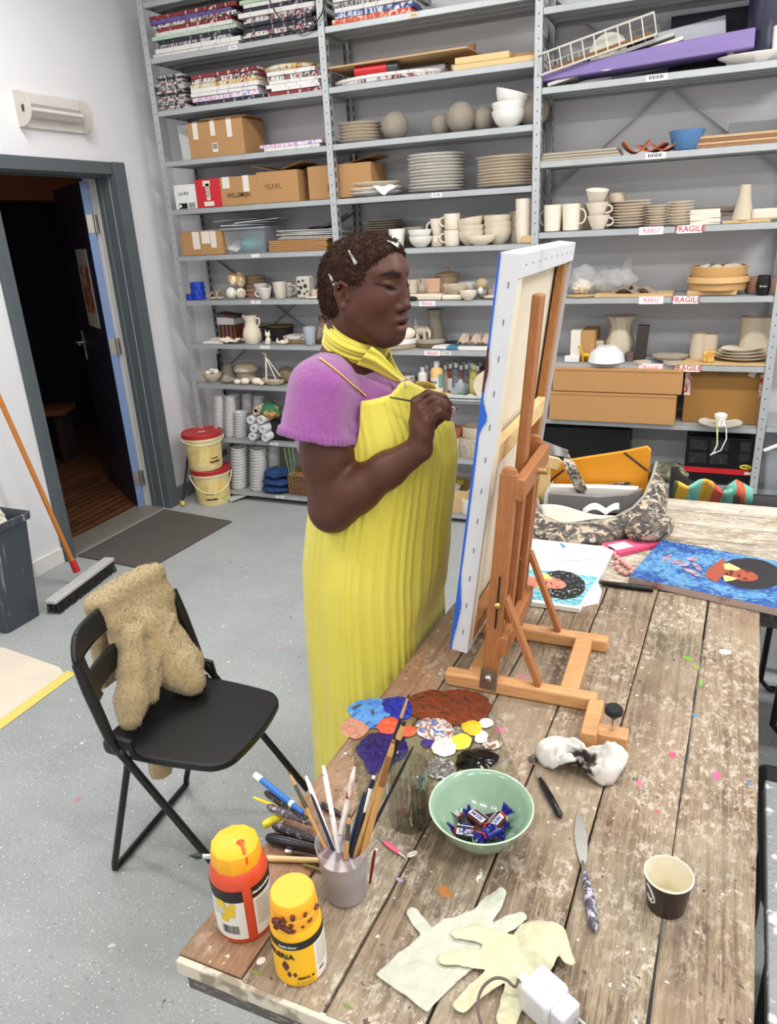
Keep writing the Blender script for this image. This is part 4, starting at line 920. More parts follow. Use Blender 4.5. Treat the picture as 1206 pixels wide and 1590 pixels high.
# brass fittings and the rear struts
brass = M((196, 168, 110), .3, .9)
for y in (-.001, W_-.001):
    MB().box(upp(.018, y, 0), (.036, .003, .05), R_).obj('foot_bracket', M((150, 140, 120), .35, .8), EAS)
    MB().ell(upp(.022, y-.004, 0), (.008, .005, .008)).obj('bolt', chrome, EAS)
    a = upp(.20, y-.004, .004); MB().ell(a, (.007, .007, .007)).obj('wing_nut', brass, EAS)
    MB().box(upp(.205, y-.0025, .004), (.004, .001, .12), R_).obj('slot', M((30, 20, 14), .8), EAS)
    e = Vector((UB.x+.105, y+.016, HT)); MB().bar(upp(.21, y+.018, .015), e+Vector((0, 0, .0)), .012, .022, (0, 1, 0)).obj('strut', beech_v, EAS, bev=.002)
MB().cyl(upp(LUP-.03, W_/2+.012, .03), upp(LUP-.03, W_/2+.012, .052), .007).obj('clamp_screw', brass, EAS)
# ---- the canvas on it
cw = NT('primed_canvas_edge'); v = cw.co(); cw.col(cw.mix(cw.ramp(cw.noise(v, 9, 4), [(.55, 0.0), (.72, .5)]), lin((206, 207, 210)), lin((176, 180, 190)))); cw.bump(cw.noise(v, 300, 2), .2, .001); cw.set(.7)
raw = NT('raw_canvas'); v = raw.co(); raw.col(raw.mix(raw.noise(v, 3, 4), lin((214, 202, 178)), lin((232, 222, 200)))); raw.bump(raw.noise(v, 500, 2), .3, .001); raw.set(.85)
pb = NT('blue_painting'); v = pb.co((1, 1, 1)); n_ = pb.noise(v, 5, 5, .6, 1.5)
pb.col(pb.mix(pb.ramp(n_, [(.35, 0.0), (.6, 1.0)]), lin((70, 120, 196)), lin((206, 188, 176)))); pb.bump(n_, .4, .004); pb.set(.4)  # unseen front; tan mixed in to lessen blue bounce on the dress
yn = .0
NB = at_y(713, 1010, A0.y+.03); NTp = at_y(793, 395, A0.y+.03+.0)
CU = (NTp-NB); CH = CU.length; CU.normalize()
far = at_y(888, 384, 1.90)
CYW = .525
CAN = thing('canvas', 'large stretched canvas leaning on the easel, blue painted front and bare back', 'canvas', tuple(NB))
CN = Vector((CU.z, 0, -CU.x)).normalized(); CU2 = Vector((CU.x, 0, CU.z)).normalized(); CL_ = CU.dot(CU2)*CH
Rc = Matrix((CN, Vector((0, 1, 0)), CU2)).transposed()      # local x: towards the back of the canvas, y: along, z: up the canvas
def cbox(b, c, d): return b.box(Rc @ Vector(c), d, Rc)
TK = .036
b = MB(); cbox(b, (-TK/2-.001, CYW/2, CL_/2), (.002, CYW, CL_)); b.obj('painted_front', pb.m, CAN, smooth=0)
b = MB(); cbox(b, (0, -.001, CL_/2), (TK, .002, CL_)); b.obj('edge_wrap', cw.m, CAN, smooth=0)
b = MB(); cbox(b, (0, CYW+.001, CL_/2), (TK, .002, CL_)); b.obj('edge_wrap', cw.m, CAN, smooth=0)
b = MB(); cbox(b, (0, CYW/2, CL_+.001), (TK, CYW+.004, .002)); cbox(b, (TK/2+.001, CYW/2, CL_-.018), (.002, CYW+.004, .04)); b.obj('top_fold', cw.m, CAN, smooth=0)
b = MB(); cbox(b, (0, CYW/2, -.001), (TK, CYW, .002)); b.obj('bottom_wrap', cw.m, CAN, smooth=0)
b = MB(); cbox(b, (-TK/2+.003, CYW/2, CL_/2), (.002, CYW-.004, CL_-.004)); b.obj('linen_back', raw.m, CAN, smooth=0)
pine_c = wood('stretcher_pine', (196, 160, 108), (226, 192, 140), 20, .6, axis=(6, 6, 1.2)); pine_f = wood('stretcher_dark', (150, 96, 48), (184, 128, 72), 24, .6, axis=(8, 8, 1.2))
for nm, c, d, m_ in (('stretcher_bar', (.004, .022, CL_/2), (TK-.010, .040, CL_-.01), raw.m), ('stretcher_bar', (.000, CYW-.016, CL_/2), (TK-.018, .030, CL_-.01), pine_f), ('stretcher_bar', (.004, CYW/2, .022), (TK-.010, CYW-.09, .04), pine_f), ('stretcher_bar', (.004, CYW/2, CL_-.022), (TK-.012, CYW-.09, .04), raw.m), ('cross_brace', (.006, CYW/2, CL_*.535), (TK-.016, CYW-.09, .045), pine)):
    b = MB(); cbox(b, c, d); b.obj(nm, m_, CAN, smooth=0, bev=.002)
stp = M((120, 120, 124), .4, .8)
for i in range(12): b = MB(); cbox(b, (.003, -.0025, .05+i*(CL_-.1)/11), (.0015, .001, .011)); b.obj('staple', stp, CAN, smooth=0)
for i in range(9): b = MB(); cbox(b, (TK/2+.0025, .04+i*(CYW-.08)/8, CL_-.017), (.001, .008, .0016)); b.obj('staple', stp, CAN, smooth=0)
# blue and dark paint that runs round the edge
b = MB(); rr = random.Random(3)
SMO = [.0030]
def smear(z0, z1, w0, m_, nm):
    SMO[0] += .0004; yo = -SMO[0]
    n = 36; pts = []
    for i in range(n+1): pts.append((z0+(z1-z0)*i/n, w0*(.30+.70*math.sin(PI*min(1, max(0, i/n)))**2+rr.uniform(-.08, .08))))
    vv = []; 
    for z, w_ in pts: vv += [Rc @ Vector((-TK/2-.0022, yo, z)), Rc @ Vector((-TK/2+max(.0015, w_), yo, z))]
    q = MB(); q.add(vv, [(2*i, 2*i+1, 2*i+3, 2*i+2) for i in range(n)]); q.obj(nm, m_, CAN, smooth=0)
blu = M((36, 96, 196), .4)
smear(.0, CL_, .003, blu, 'paint_edge'); smear(CL_*.60, CL_*.68, .013, blu, 'paint_run'); smear(CL_*.03, CL_*.22, .010, blu, 'paint_run'); smear(CL_*.70, CL_*.80, .005, M((84, 26, 28), .4), 'paint_run')
# ------------------------------------------------------------------ things on the near worktable
def tp(x, y, z=TZ): return at_z(x, y, z)
def camang(p): return math.atan2(-p[1], -p[0])
D2R = PI/180
def wrap_band(parent, name, mat, R, a0, a1, z0, z1, tap=0.0, n=24):
    b = MB(); b.grid(lambda u, v: ((R+tap*v)*math.cos(a0+(a1-a0)*u), (R+tap*v)*math.sin(a0+(a1-a0)*u), z0+(z1-z0)*v), n, 2); return b.obj(name, mat, parent)
white_l = M((226, 224, 216), .5, var=.03); black_l = M((24, 23, 22), .45); ink = M((30, 28, 30), .6, var=0); white_i = M((238, 236, 230), .6, var=0)
# --- orange paint bottle
L = tp(383, 1427); ca = camang(L)
ob = thing('paint_bottle', 'tall orange-red acrylic paint bottle with a dripping yellow cap', 'paint bottle', L)
org = M((204, 74, 44), .3, var=.05, sss=.05); ylw = M((240, 170, 30), .4, var=.05, ns=40)
MB().lathe([(0, 0), (.037, 0), (.0405, .003), (.041, .008), (.041, .102), (.0395, .112), (.034, .121), (.030, .124), (.030, .128), (0, .128)], 40).obj('bottle_body', org, ob)
cp = MB().lathe([(.0345, .118), (.0355, .121), (.0352, .139), (.034, .146), (.0325, .1475), (.030, .1465), (.0, .1475)], 11, wob=None).obj('cap', ylw, ob, smooth=30)
b = MB()
for i in range(5): a = ca+2.6+i*.16; b.ell((.036*math.cos(a), .036*math.sin(a), .128-.004*i % 3), (.004, .004, .007), None, 8)
b.obj('dried_paint', ylw, cp)
redp = M((214, 70, 30), .35); drip = MB(); drip.ell((.008, -.004, .1478), (.006, .005, .0012), None, 10); drip.tube([(.0085, -.004, .148), (.010, -.015, .1482), (.011, -.027, .1478), (.012, -.0315, .143), (.012, -.033, .134)], [.0025, .002, .0018, .0022, .0015], 6); drip.xf(Matrix.Rotation(ca+PI/2, 4, 'Z')).obj('paint_drip', redp, cp)
for a0, a1, nm in ((ca-1.75, ca-.02, 'label'), (ca+.30, ca+1.75, 'label')):
    wrap_band(ob, nm, white_l, .0416, a0, a1, .010, .078); wrap_band(ob, 'label_band', black_l, .0417, a0, a1, .078, .098)
text('Standard Series', .0055, white_i, ob, 0, 0, 'lettering', .0001, (.0418, ca+.72, .088), shear=.2)
b = MB()
for i in range(11):
    z = .070-.0042*i; b.grid(lambda u, v, z=z: (.0419*math.cos(ca+.38+u*1.0), .0419*math.sin(ca+.38+u*1.0), z+.0012*v), 12, 2)
for i in range(6):
    z = .072-.0042*i; b.grid(lambda u, v, z=z: (.0419*math.cos(ca-1.25+u*.9), .0419*math.sin(ca-1.25+u*.9), z+.0008*v), 12, 2)
b.obj('small_print', M((120, 118, 114), .7), ob)
b = MB(); x = 0; rr = random.Random(2)
while x < .62:
    wd = rr.choice((.008, .014, .022)); b.grid(lambda u, v, x=x, wd=wd: (.0420*math.cos(ca-.92+x+u*wd), .0420*math.sin(ca-.92+x+u*wd), .020+.015*v), 2, 2); x += wd+rr.choice((.010, .018))
b.obj('barcode', ink, ob)
yst = M((226, 190, 40), .5)
for (a, z, s) in ((-.85, .074, .012), (-.55, .060, .014), (-.75, .048, .010), (-.42, .072, .008)): q = MB(); q.grid(lambda u, v: (.0422*math.cos(ca+a+(u-.5)*s*32*(1-.6*abs(v-.5))), .0422*math.sin(ca+a+(u-.5)*s*32*(1-.6*abs(v-.5))), z+(v-.5)*s*1.2), 8, 8); q.obj('paint_smear', yst, ob)
# --- yellow paint bottle
L = tp(468, 1497); ca = camang(L)
yb_ = thing('paint_bottle', 'squat yellow acrylic paint bottle with paint-caked orange-yellow cap', 'paint bottle', L)
yel2 = M((238, 176, 28), .32, var=.04, sss=.05); cap2 = M((244, 168, 36), .4, var=.05, ns=40)
MB().lathe([(0, 0), (.032, 0), (.0345, .003), (.035, .007), (.035, .083), (.0335, .092), (.029, .100), (.028, .104), (0, .104)], 40).obj('bottle_body', yel2, yb_)
cp = MB().lathe([(.031, .092), (.0318, .095), (.0316, .113), (.0305, .1145), (.0310, .116), (.0300, .133), (.028, .1365), (.0, .1372)], 18).obj('cap', cap2, yb_, smooth=30)
brn = M((92, 38, 26), .4); b = MB(); rr = random.Random(8)
for i in range(16):
    a = ca+rr.uniform(-1.0, 1.2); z = rr.choice((rr.uniform(.098, .112), rr.uniform(.112, .126))); r = .0316; b.ell((r*math.cos(a), r*math.sin(a), z), (.0035*rr.uniform(.5, 1.5), .0035*rr.uniform(.5, 1.6), .003*rr.uniform(.5, 1.8)), None, 8)
for i in range(5): a = ca-.75+i*.11; b.ell((.0318*math.cos(a), .0318*math.sin(a), .110-.002*i), (.005, .005, .004), None, 8)
b.obj('dried_paint', brn, cp)
wrap_band(yb_, 'label_band', black_l, .0355, ca-1.8, ca+1.8, .070, .083); wrap_band(yb_, 'label', M((242, 184, 30), .45, var=.02), .0355, ca-1.8, ca+.55, .006, .070); wrap_band(yb_, 'label', white_l, .0355, ca+.55, ca+1.8, .006, .070)
text('GALERIA', .0125, ink, yb_, 0, 0, 'lettering', .0002, (.0358, ca-.92, .058)); text('250mL ℮', .0062, ink, yb_, 0, 0, 'lettering', .0001, (.0358, ca+.12, .019)); text('Acrylic Colour', .0042, white_i, yb_, 0, 0, 'lettering', 0, (.0358, ca-.45, .076)); text('AC', .006, ink, yb_, 0, 0, 'lettering', 0, (.0358, ca+.80, .020))
b = MB()
for i in range(9): z = .064-.0045*i; b.grid(lambda u, v, z=z: (.0358*math.cos(ca+.62+u*.6), .0358*math.sin(ca+.62+u*.6), z+.001*v), 10, 2)
for i in range(2): z = .011-.003*i; b.grid(lambda u, v, z=z: (.0358*math.cos(ca-.3+u*.7), .0358*math.sin(ca-.3+u*.7), z+.0008*v), 10, 2)
b.obj('small_print', M((140, 120, 80), .7), yb_)
for (a, z, s) in ((-.62, .040, .010), (-.50, .026, .006), (-.28, .026, .005)): q = MB(); q.grid(lambda u, v: (.0359*math.cos(ca+a+(u-.5)*s*30*math.sin(PI*min(.98, max(.02, v)))), .0359*math.sin(ca+a+(u-.5)*s*30*math.sin(PI*min(.98, max(.02, v)))), z+(v-.5)*s*1.9), 8, 10); q.obj('paint_smear', brn, yb_)
# --- plastic cup of brushes
L = tp(538, 1385)
pl = NT('clear_plastic'); pl.set(.25, Alpha=.30); pl.col(lin((214, 208, 212)))
bc = thing('plastic_cup', 'translucent plastic cup full of paintbrushes and murky water', 'cup', L)
def wallp(r0, z0, r1, z1): return [(0, z0), (r0, z0), (r1, z1), (r1-.0012, z1), (r0-.0014, z0+.002), (0, z0+.002)]
MB().lathe([(0, 0), (.0305, 0), (.0315, .003), (.0355, .050), (.0362, .051), (.0360, .054), (.0388, .088), (.0394, .089), (.0392, .092), (.0402, .100), (.0394, .100), (.0380, .092), (.0305, .004), (0, .003)], 40).obj('cup_wall', pl.m, bc)
wm = NT('murky_water'); wm.col(lin((132, 112, 118))); wm.set(.12, Transmission_Weight=.25)
MB().lathe([(0, .0045), (.0296, .0045), (.0362, .078), (0, .078)], 36).obj('dirty_water', wm.m, bc)
BRN = [0]
def brush_m(name, label, p0, p1, mats, r=(.0022, .0032, .0024), cat='paintbrush', group=None, tip=None):
    t = thing(name, label, cat, (0, 0, 0), 0, group); p0, p1 = Vector(p0), Vector(p1)
    MB().tube([p0, p0.lerp(p1, .06), p0.lerp(p1, .45), p0.lerp(p1, .85), p1], [r[0]*.6, r[0], r[1], r[2], r[2]*.9], 10).obj('handle', mats[0], t)
    if len(mats) > 1:
        d = (p1-p0).normalized(); MB().tube([p0-d*.0008, p0.lerp(p1, .10), p0.lerp(p1, .28)], [r[0]*.62, r[0]*1.05, r[1]*1.02], 10).obj('painted_end', mats[1], t)
    if tip is not None:
        d = (p1-p0).normalized(); MB().tube([p1-d*.002, p1+d*.016], r[2]*1.05, 10).obj('ferrule', chrome, t); MB().tube([p1+d*.016, p1+d*.026, p1+d*.040], [r[2], r[2]*1.3, .0004], 8).obj('bristles', tip, t)
    return t
whi = M((232, 228, 224), .5, c2=(110, 84, 80), thr=.68, ns=120, var=0); navy = M((28, 36, 54), .35); tan = M((190, 146, 88), .5, var=.2, ns=50, stretch=(4, 4, 1)); olive = M((76, 72, 46), .5, var=.2); blk = M((24, 22, 24), .3); whred = M((220, 200, 194), .5, c2=(140, 58, 40), thr=.52, ns=90, var=0); teal = M((22, 52, 72), .4); brownh = M((134, 88, 46), .5)
rimz = TZ+.100
def cupbrush(label, top, rim, mats, r, ytop):
    """top: pixel of the free end; rim: pixel where it passes the rim; ytop: how deep the free end lies"""
    a = at_z(*rim, rimz); e = at_y(*top, ytop); d = (a-e).normalized(); k = (a.z-(TZ+.012))/max(.05, -d.z); f = a+d*min(k, .2)
    c = Vector((L.x, L.y)); q = Vector((f.x, f.y)); 
    if (q-c).length > .026: q = c+(q-c).normalized()*.026
    f = Vector((q.x, q.y, f.z)); return brush_m('paintbrush', label, e, f, mats, r)
BB = [
 ('olive green brush handle leaning to the chair side of the plastic cup', (449, 1200), (500, 1316), [tan, olive], (.0026, .0034, .003), .765),
 ('white-tipped brush beside the olive handle in the plastic cup', (475, 1206), (518, 1312), [whi, white_i], (.0034, .0036, .003), .77),
 ('short navy brush in front of the white-tipped one in the plastic cup', (483, 1233), (521, 1321), [navy], (.002, .0026, .002), .755),
 ('tall white paint-flecked brush standing in the middle of the plastic cup', (502, 1190), (522, 1308), [whi, white_i], (.0038, .0040, .003), .775),
 ('white brush with a red-brown splattered end in the plastic cup', (550, 1192), (526, 1296), [whi, whred], (.0034, .0038, .003), .775),
 ('short tan brush with a grey tip at the front of the plastic cup', (542, 1266), (536, 1322), [tan, M((70, 70, 72), .4)], (.0030, .0036, .003), .745),
 ('white-ended dark blue brush leaning to the glass in the plastic cup', (580, 1206), (552, 1306), [navy, white_i], (.0036, .0036, .003), .775),
 ('slim navy brush beside the white-ended one in the plastic cup', (574, 1218), (548, 1314), [navy], (.0022, .0028, .002), .77),
 ('dark teal brush near the rim of the plastic cup', (566, 1230), (546, 1300), [teal], (.003, .0034, .003), .778),
 ('long navy brush reaching highest over the blue paint from the cup', (634, 1080), (557, 1308), [tan, navy], (.0022, .0034, .003), .80),
 ('long tan brush with a black end rising from the plastic cup', (627, 1122), (562, 1304), [tan, blk], (.0048, .0046, .004), .79),
 ('broad tan brush lying lowest against the rim of the plastic cup', (611, 1150), (568, 1309), [tan, brownh], (.0042, .0050, .0042), .775),
 ('thin black brush leaning far over the drinking glass from the cup', (641, 1160), (573, 1296), [navy, blk], (.0018, .0026, .002), .785)]
for (lb, tpx, rm, ms, r, yt) in BB: cupbrush(lb, tpx, rm, ms, r, yt)
# --- ribbed drinking glass with a little pale liquid
L = tp(636, 1272)
def thin_glass(name, tint=(.985, .99, .988), edge=.35, rough=.03):
    t = NT(name); tr = t.n('ShaderNodeBsdfTransparent'); gs = t.n('ShaderNodeBsdfGlossy', i_Roughness=rough); lw = t.n('ShaderNodeLayerWeight', i_Blend=edge)
    tc_ = t.mix(lw.outputs['Facing'], tint, tuple(x*.74 for x in tint)); t.l(tc_, tr.inputs['Color'])
    mx = t.n('ShaderNodeMixShader'); fr = t.math('ADD', t.math('MULTIPLY', t.math('POWER', lw.outputs['Facing'], 1.7), .85), .06); t.l(fr, mx.inputs[0]); t.l(tr.outputs[0], mx.inputs[1]); t.l(gs.outputs[0], mx.inputs[2])
    t.l(mx.outputs[0], t.t.nodes['Material Output'].inputs[0]); return t
gl = thin_glass('glass', (.955, .965, .96), .5)
dg_ = thing('drinking_glass', 'ribbed clear drinking glass with a little pale liquid by the bowl', 'glass', L)
MB().lathe([(0, 0), (.0325, 0), (.034, .003), (.0345, .014), (.0345, .085), (.0352, .088), (.0352, .115), (.0342, .116), (.0332, .115), (.0330, .086), (.0318, .084), (.0316, .014), (.028, .010), (0, .009)], 96, wob=lambda t, z: 1+(.022*math.cos(24*t) if .006 < z < .086 else 0)).obj('glass_wall', gl.m, dg_)
lq = thin_glass('pale_liquid', (.93, .91, .78), .2)
MB().lathe([(0, .0102), (.0275, .0108), (.0308, .015), (.0309, .044), (0, .044)], 48).obj('liquid', lq.m, dg_)
# --- green bowl of wrapped sweets
L = tp(747, 1302)
grn = NT('green_glaze'); grn.col(lin((138, 166, 142))); grn.set(.18, Coat_Weight=.4)
gb = thing('bowl', 'pale green glazed bowl holding wrapped chocolate bars', 'bowl', L)
BH, BR = .070, .0835
def bp(r): return BH*(max(0, (r-.03)/(BR-.03)))**1.75
pr = [(0, .004), (.028, .004), (.031, .0), (.034, .0), (.0345, .004)]+[(r, .004+bp(r)*.94+.0) for r in (.042, .05, .058, .065, .071, .076, .080)]+[(BR, BH), (BR-.001, BH+.0012), (BR-.0028, BH)]+[(r-.0035, .0085+bp(r)*.93) for r in (.080, .076, .071, .065, .058, .05, .042, .034)]+[(.02, .0075), (0, .007)]
MB().lathe(pr, 64).obj('bowl_body', grn.m, gb, smooth=60); MB().lathe([(BR-.0004, BH-.001), (BR+.0002, BH), (BR-.001, BH+.0016), (BR-.0026, BH+.0004)], 64).obj('rim', M((196, 218, 190), .2), gb)
cb = M((64, 22, 18), .25); cblue = M((30, 34, 120), .25); cred = M((190, 40, 44), .3); cwh = M((236, 236, 236), .3); cblk = M((22, 18, 20), .3)
def sweet(label, off, rot, body, end, txt=True):
    s = thing('wrapped_sweet', label, 'sweet', L+Vector(off), 0, 'wrapped sweets in the green bowl', rot); s.scale = (1.25,)*3
    b = MB(); n = 10
    def f(u, v):
        x = (u-.5)*.032; k = (1-abs(2*u-1)**6)**.5; a = 2*PI*v; return (x, .0085*k*math.copysign(abs(math.cos(a))**.6, math.cos(a)), .0065*k*math.copysign(abs(math.sin(a))**.6, math.sin(a)))
    b.grid(f, 13, 20, cv=True); b.obj('wrapped_bar', body, s)
    for sg in (-1, 1):
        b = MB(); b.grid(lambda u, v: (sg*(.014+.013*u), (v-.5)*(.006+.013*u), .0022*math.sin(v*14+u*2)*(.3+u)), 5, 14); o = b.obj('twisted_end', end, s, solid=.0006)
        MB().grid(lambda u, v: (sg*(.0125+.004*u), (v-.5)*(.011-.002*u), .0035*math.cos((v-.5)*3.0)+.0008*math.sin(v*18)), 3, 14).obj('red_stripe', cred, s, solid=.0008)
    if txt:
        for sy in (0, 1):
            R3 = Matrix.Rotation(-sy*1.25, 3, 'X'); q = MB(); q.box((0, 0, .0068 if not sy else .0088), (.026, .0068, .0004), None); q.xf(R3).obj('label', cwh, s, smooth=0)
            tx_ = text('SNICKERS', .0062, cblue, s, R3 @ Vector((0, 0, .0072 if not sy else .0092)), (-sy*1.25, 0, 0), 'lettering', .0002, None, 'CENTER', 0, .78)
    return s
sweet('topmost wrapped chocolate bar, lettered side up, in the green bowl', (-.006, .004, .034), (.25, -.1, -.55), cb, cblue)
sweet('wrapped bar tilted upright at the glass-free side of the green bowl', (.022, .006, .034), (.5, -.55, .95), cb, cblue)
sweet('wrapped bar lying at the front of the green bowl under the others', (-.018, -.018, .023), (.75, .0, .15), cblk, cblue)
sweet('blue-ended wrapped bar at the front middle of the green bowl', (.008, -.012, .026), (.3, .15, .25), cb, cblue, False)
sweet('blue wrapped bar under the upright one in the green bowl', (.020, -.006, .028), (.2, .1, 1.0), cblue, cblue, False)
sweet('silver-backed wrapped bar at the rear of the green bowl', (.006, .016, .024), (.1, -.15, .5), cb, M((206, 212, 208), .25, .3), False)
sweet('wrapped bar with a silver end at the cup side of the green bowl', (-.022, -.004, .024), (-.1, .1, -.7), cblk, M((206, 212, 208), .25, .3), False)
# --- glass palette with paint
cr = [tp(540, 1096), tp(748, 1070), tp(808, 1214), tp(556, 1246)]
pal = thing('glass_palette', 'clear glass palette sheet with heaps of wet paint in front of the easel', 'palette', cr[0])
gp = thin_glass('sheet_glass', (.96, .985, .975), .12)
MB().prism([((p-cr[0]).x, (p-cr[0]).y) for p in cr], .0008, .0032).obj('glass_sheet', gp.m, pal, smooth=0)
def dab(outline, mat, h, name='paint_dab', seed=0, rough=.5):
    """a heap of paint over an outline (pixels on the table)"""
    P2 = [tp(*q)-cr[0] for q in outline]; c = sum((Vector((p.x, p.y)) for p in P2), Vector((0, 0)))/len(P2); n = 64; ng = 12
    ang = [math.atan2(p.y-c.y, p.x-c.x) for p in P2]; rad = [math.hypot(p.x-c.x, p.y-c.y) for p in P2]; od = sorted(range(len(P2)), key=lambda i: ang[i])
    A = [ang[i] for i in od]; R2 = [rad[i] for i in od]; A = [A[-1]-2*PI]+A+[A[0]+2*PI]; R2 = [R2[-1]]+R2+[R2[0]]
    def fn(u, v):
        t = -PI+2*PI*v; r = float(np.interp(t, A, R2))*(1+.10*mnoise.noise(Vector((math.cos(t)*2.2+seed, math.sin(t)*2.2, seed)))+.07*mnoise.noise(Vector((math.cos(t)*6, math.sin(t)*6+seed, 1)))); x, y = c.x+u*r*math.cos(t), c.y+u*r*math.sin(t)
        nz = mnoise.noise(Vector((x*90+seed, y*90, seed)))+.6*mnoise.noise(Vector((x*220, y*220+seed, 0)))
        return (x, y, .0033+h*(1-u**3)*(.65+rough*nz)+.0002)
    return MB().grid(fn, ng, n, cv=True).obj(name, mat, pal)
def streak(a, c, d=None, sc=60, st=(1, 1, 1), rough=.25):
    t = NT('wet_paint'); v = t.co(st); n1 = t.noise(v, sc, 4, .6, 1.5); col_ = t.mix(t.ramp(n1, [(.42, 0.0), (.56, 1.0)]), lin(a), lin(c))
    if d is not None: col_ = t.mix(t.ramp(t.noise(v, sc*.6, 3, .6, 2.0), [(.56, 0.0), (.62, 1.0)]), col_, lin(d))
    t.col(col_); t.bump(n1, .5, .003); t.set(rough+.1, Specular_IOR_Level=.3); return t.m
dab([(636, 1082), (690, 1075), (742, 1078), (762, 1098), (755, 1115), (715, 1128), (684, 1122), (640, 1112)], streak((92, 50, 36), (132, 58, 30), (58, 36, 30), 40, (1, 3, 1)), .006, seed=1)
dab([(541, 1098), (570, 1088), (604, 1090), (600, 1118), (585, 1134), (565, 1130), (545, 1112)], streak((56, 112, 186), (84, 140, 200), (56, 66, 82), 40), .004, seed=2)
dab([(590, 1090), (620, 1084), (640, 1104), (634, 1118), (604, 1112)], streak((18, 24, 120), (30, 48, 156), None, 60), .006, seed=3)
dab([(588, 1124), (612, 1116), (618, 1132), (604, 1142), (590, 1138)], M((226, 78, 40), .3), .010, seed=4)
dab([(620, 1132), (640, 1130), (646, 1140), (624, 1145)], M((214, 92, 60), .3), .005, seed=5)
dab([(545, 1116), (560, 1120), (568, 1140), (550, 1150), (543, 1146)], streak((172, 112, 90), (190, 136, 112), None, 50), .005, seed=6)
dab([(556, 1158), (576, 1142), (610, 1142), (632, 1152), (626, 1178), (596, 1190), (578, 1206), (566, 1184)], streak((40, 18, 100), (26, 12, 74), None, 60), .006, seed=7, rough=.7)
dab([(650, 1122), (680, 1116), (702, 1132), (700, 1150), (672, 1152), (656, 1146)], streak((226, 222, 216), (150, 90, 64), (80, 120, 180), 70), .007, seed=8, rough=.7)
dab([(653, 1154), (668, 1150), (676, 1158), (662, 1162)], M((62, 40, 120), .3), .004, seed=9)
dab([(672, 1156), (702, 1148), (708, 1166), (696, 1176), (676, 1172)], M((230, 226, 210), .3), .008, seed=10, rough=.7)
dab([(700, 1148), (724, 1142), (730, 1156), (716, 1166), (702, 1164)], M((234, 214, 70), .3), .006, seed=11)
dab([(718, 1126), (734, 1120), (748, 1134), (742, 1144), (724, 1140)], M((238, 182, 36), .3), .010, seed=12)
dab([(746, 1120), (756, 1117), (762, 1130), (752, 1132)], M((232, 230, 220), .3), .004, seed=13); dab([(738, 1146), (748, 1136), (756, 1148), (742, 1156)], M((230, 226, 214), .3), .004, seed=14)
dab([(748, 1158), (762, 1150), (780, 1158), (770, 1164), (752, 1163)], streak((120, 92, 74), (214, 204, 194), None, 60), .003, seed=15)
dab([(712, 1172), (730, 1165), (760, 1168), (776, 1176), (764, 1190), (744, 1200), (716, 1196)], M((14, 13, 14), .12, var=0), .008, seed=16, rough=.25)
dab([(670, 1182), (690, 1178), (704, 1190), (704, 1206), (676, 1212)], streak((128, 124, 120), (84, 80, 78), (200, 196, 190), 90), .003, seed=17)
# --- crumpled tissue
tn = NT('tissue_paper'); v = tn.co(); st_ = tn.n('ShaderNodeVectorMath', operation='DISTANCE'); tn.l(v, st_.inputs[0]); st_.inputs[1].default_value = (-.002, -.012, .012)
nn_ = tn.math('ADD', st_.outputs['Value'], tn.math('MULTIPLY', tn.noise(v, 60, 3), .05))
tn.col(tn.mix(tn.ramp(nn_, [(.052, 1.0), (.064, 0.0)]), tn.mix(tn.ramp(tn.noise(v, 24, 3), [(.5, 0.0), (.62, .35)]), lin((206, 202, 194)), lin((140, 118, 102))), lin((40, 28, 26)))); tn.set(.85)
L = tp(902, 1192); tq = []
rr = random.Random(4); n, m_ = 30, 72
def tis(u, v):
    t = 2*PI*v; r = u*(.052+.020*math.cos(2*t+.3)+.006*math.sin(5*t)); x, y = r*math.cos(t)*1.12, r*math.sin(t)*.98
    ridge = abs(mnoise.noise(Vector((x*38, y*38, 2.3)))); ridge2 = abs(mnoise.noise(Vector((x*80, y*80, 5.1))))
    z = .002+.044*u*(1-u**4)+(.040*ridge+.024*ridge2)*u*(1.1-u)*2.0+.030*u**5*(.5+.5*math.sin(3*t+1)); return (x, y, z)
tag(MB().grid(tis, n, m_, cv=True).obj('crumpled_tissue', tn.m, None, tuple(L), .15, 180, solid=.0006), 'crumpled white tissue with a dark paint stain beside the easel clamp', 'tissue')
# --- palette knives
kn = thing('palette_knife', 'black handled palette knife lying between bowl and tissue', 'palette knife')
p0, p1, p2 = tp(826, 1182), tp(838, 1213), tp(871, 1274); d = (p2-p1).normalized(); h = Vector((0, 0, .006))
MB().tube([p1+h, p1+h+d*.012, p1.lerp(p2, .5)+h, p2+h-d*.006, p2+h], [.0035, .0055, .0065, .0055, .002], 12, flat=.8).obj('handle', M((20, 19, 20), .2), kn)
MB().tube([p1+h, p1+h-d*.012], [.0034, .0030], 10).obj('ferrule', chrome, kn); MB().tube([p1+h-d*.010, p0.lerp(p1, .5)+Vector((0, 0, .012)), p0+Vector((0, 0, .004))], .0014, 8).obj('neck', chrome, kn)
MB().prism([(-.006, -.004), (.006, -.005), (.008, .004), (.0, .012), (-.007, .006)], 0, .001).xf(Matrix.Translation(p0+Vector((0, 0, .002))) @ Matrix.Rotation(.5, 4, 'Z')).obj('blade', M((110, 108, 106), .35, .8), kn)
kn = thing('palette_knife', 'long steel palette knife with a paint-crusted handle beside the gloves', 'palette knife')
p0, p1, p2 = tp(898, 1264), tp(906, 1352), tp(923, 1451); d = (p1-p0).normalized(); s_ = Vector((d.y, -d.x, 0)); h = Vector((0, 0, .004))
b = MB(); n = 14; vv = []
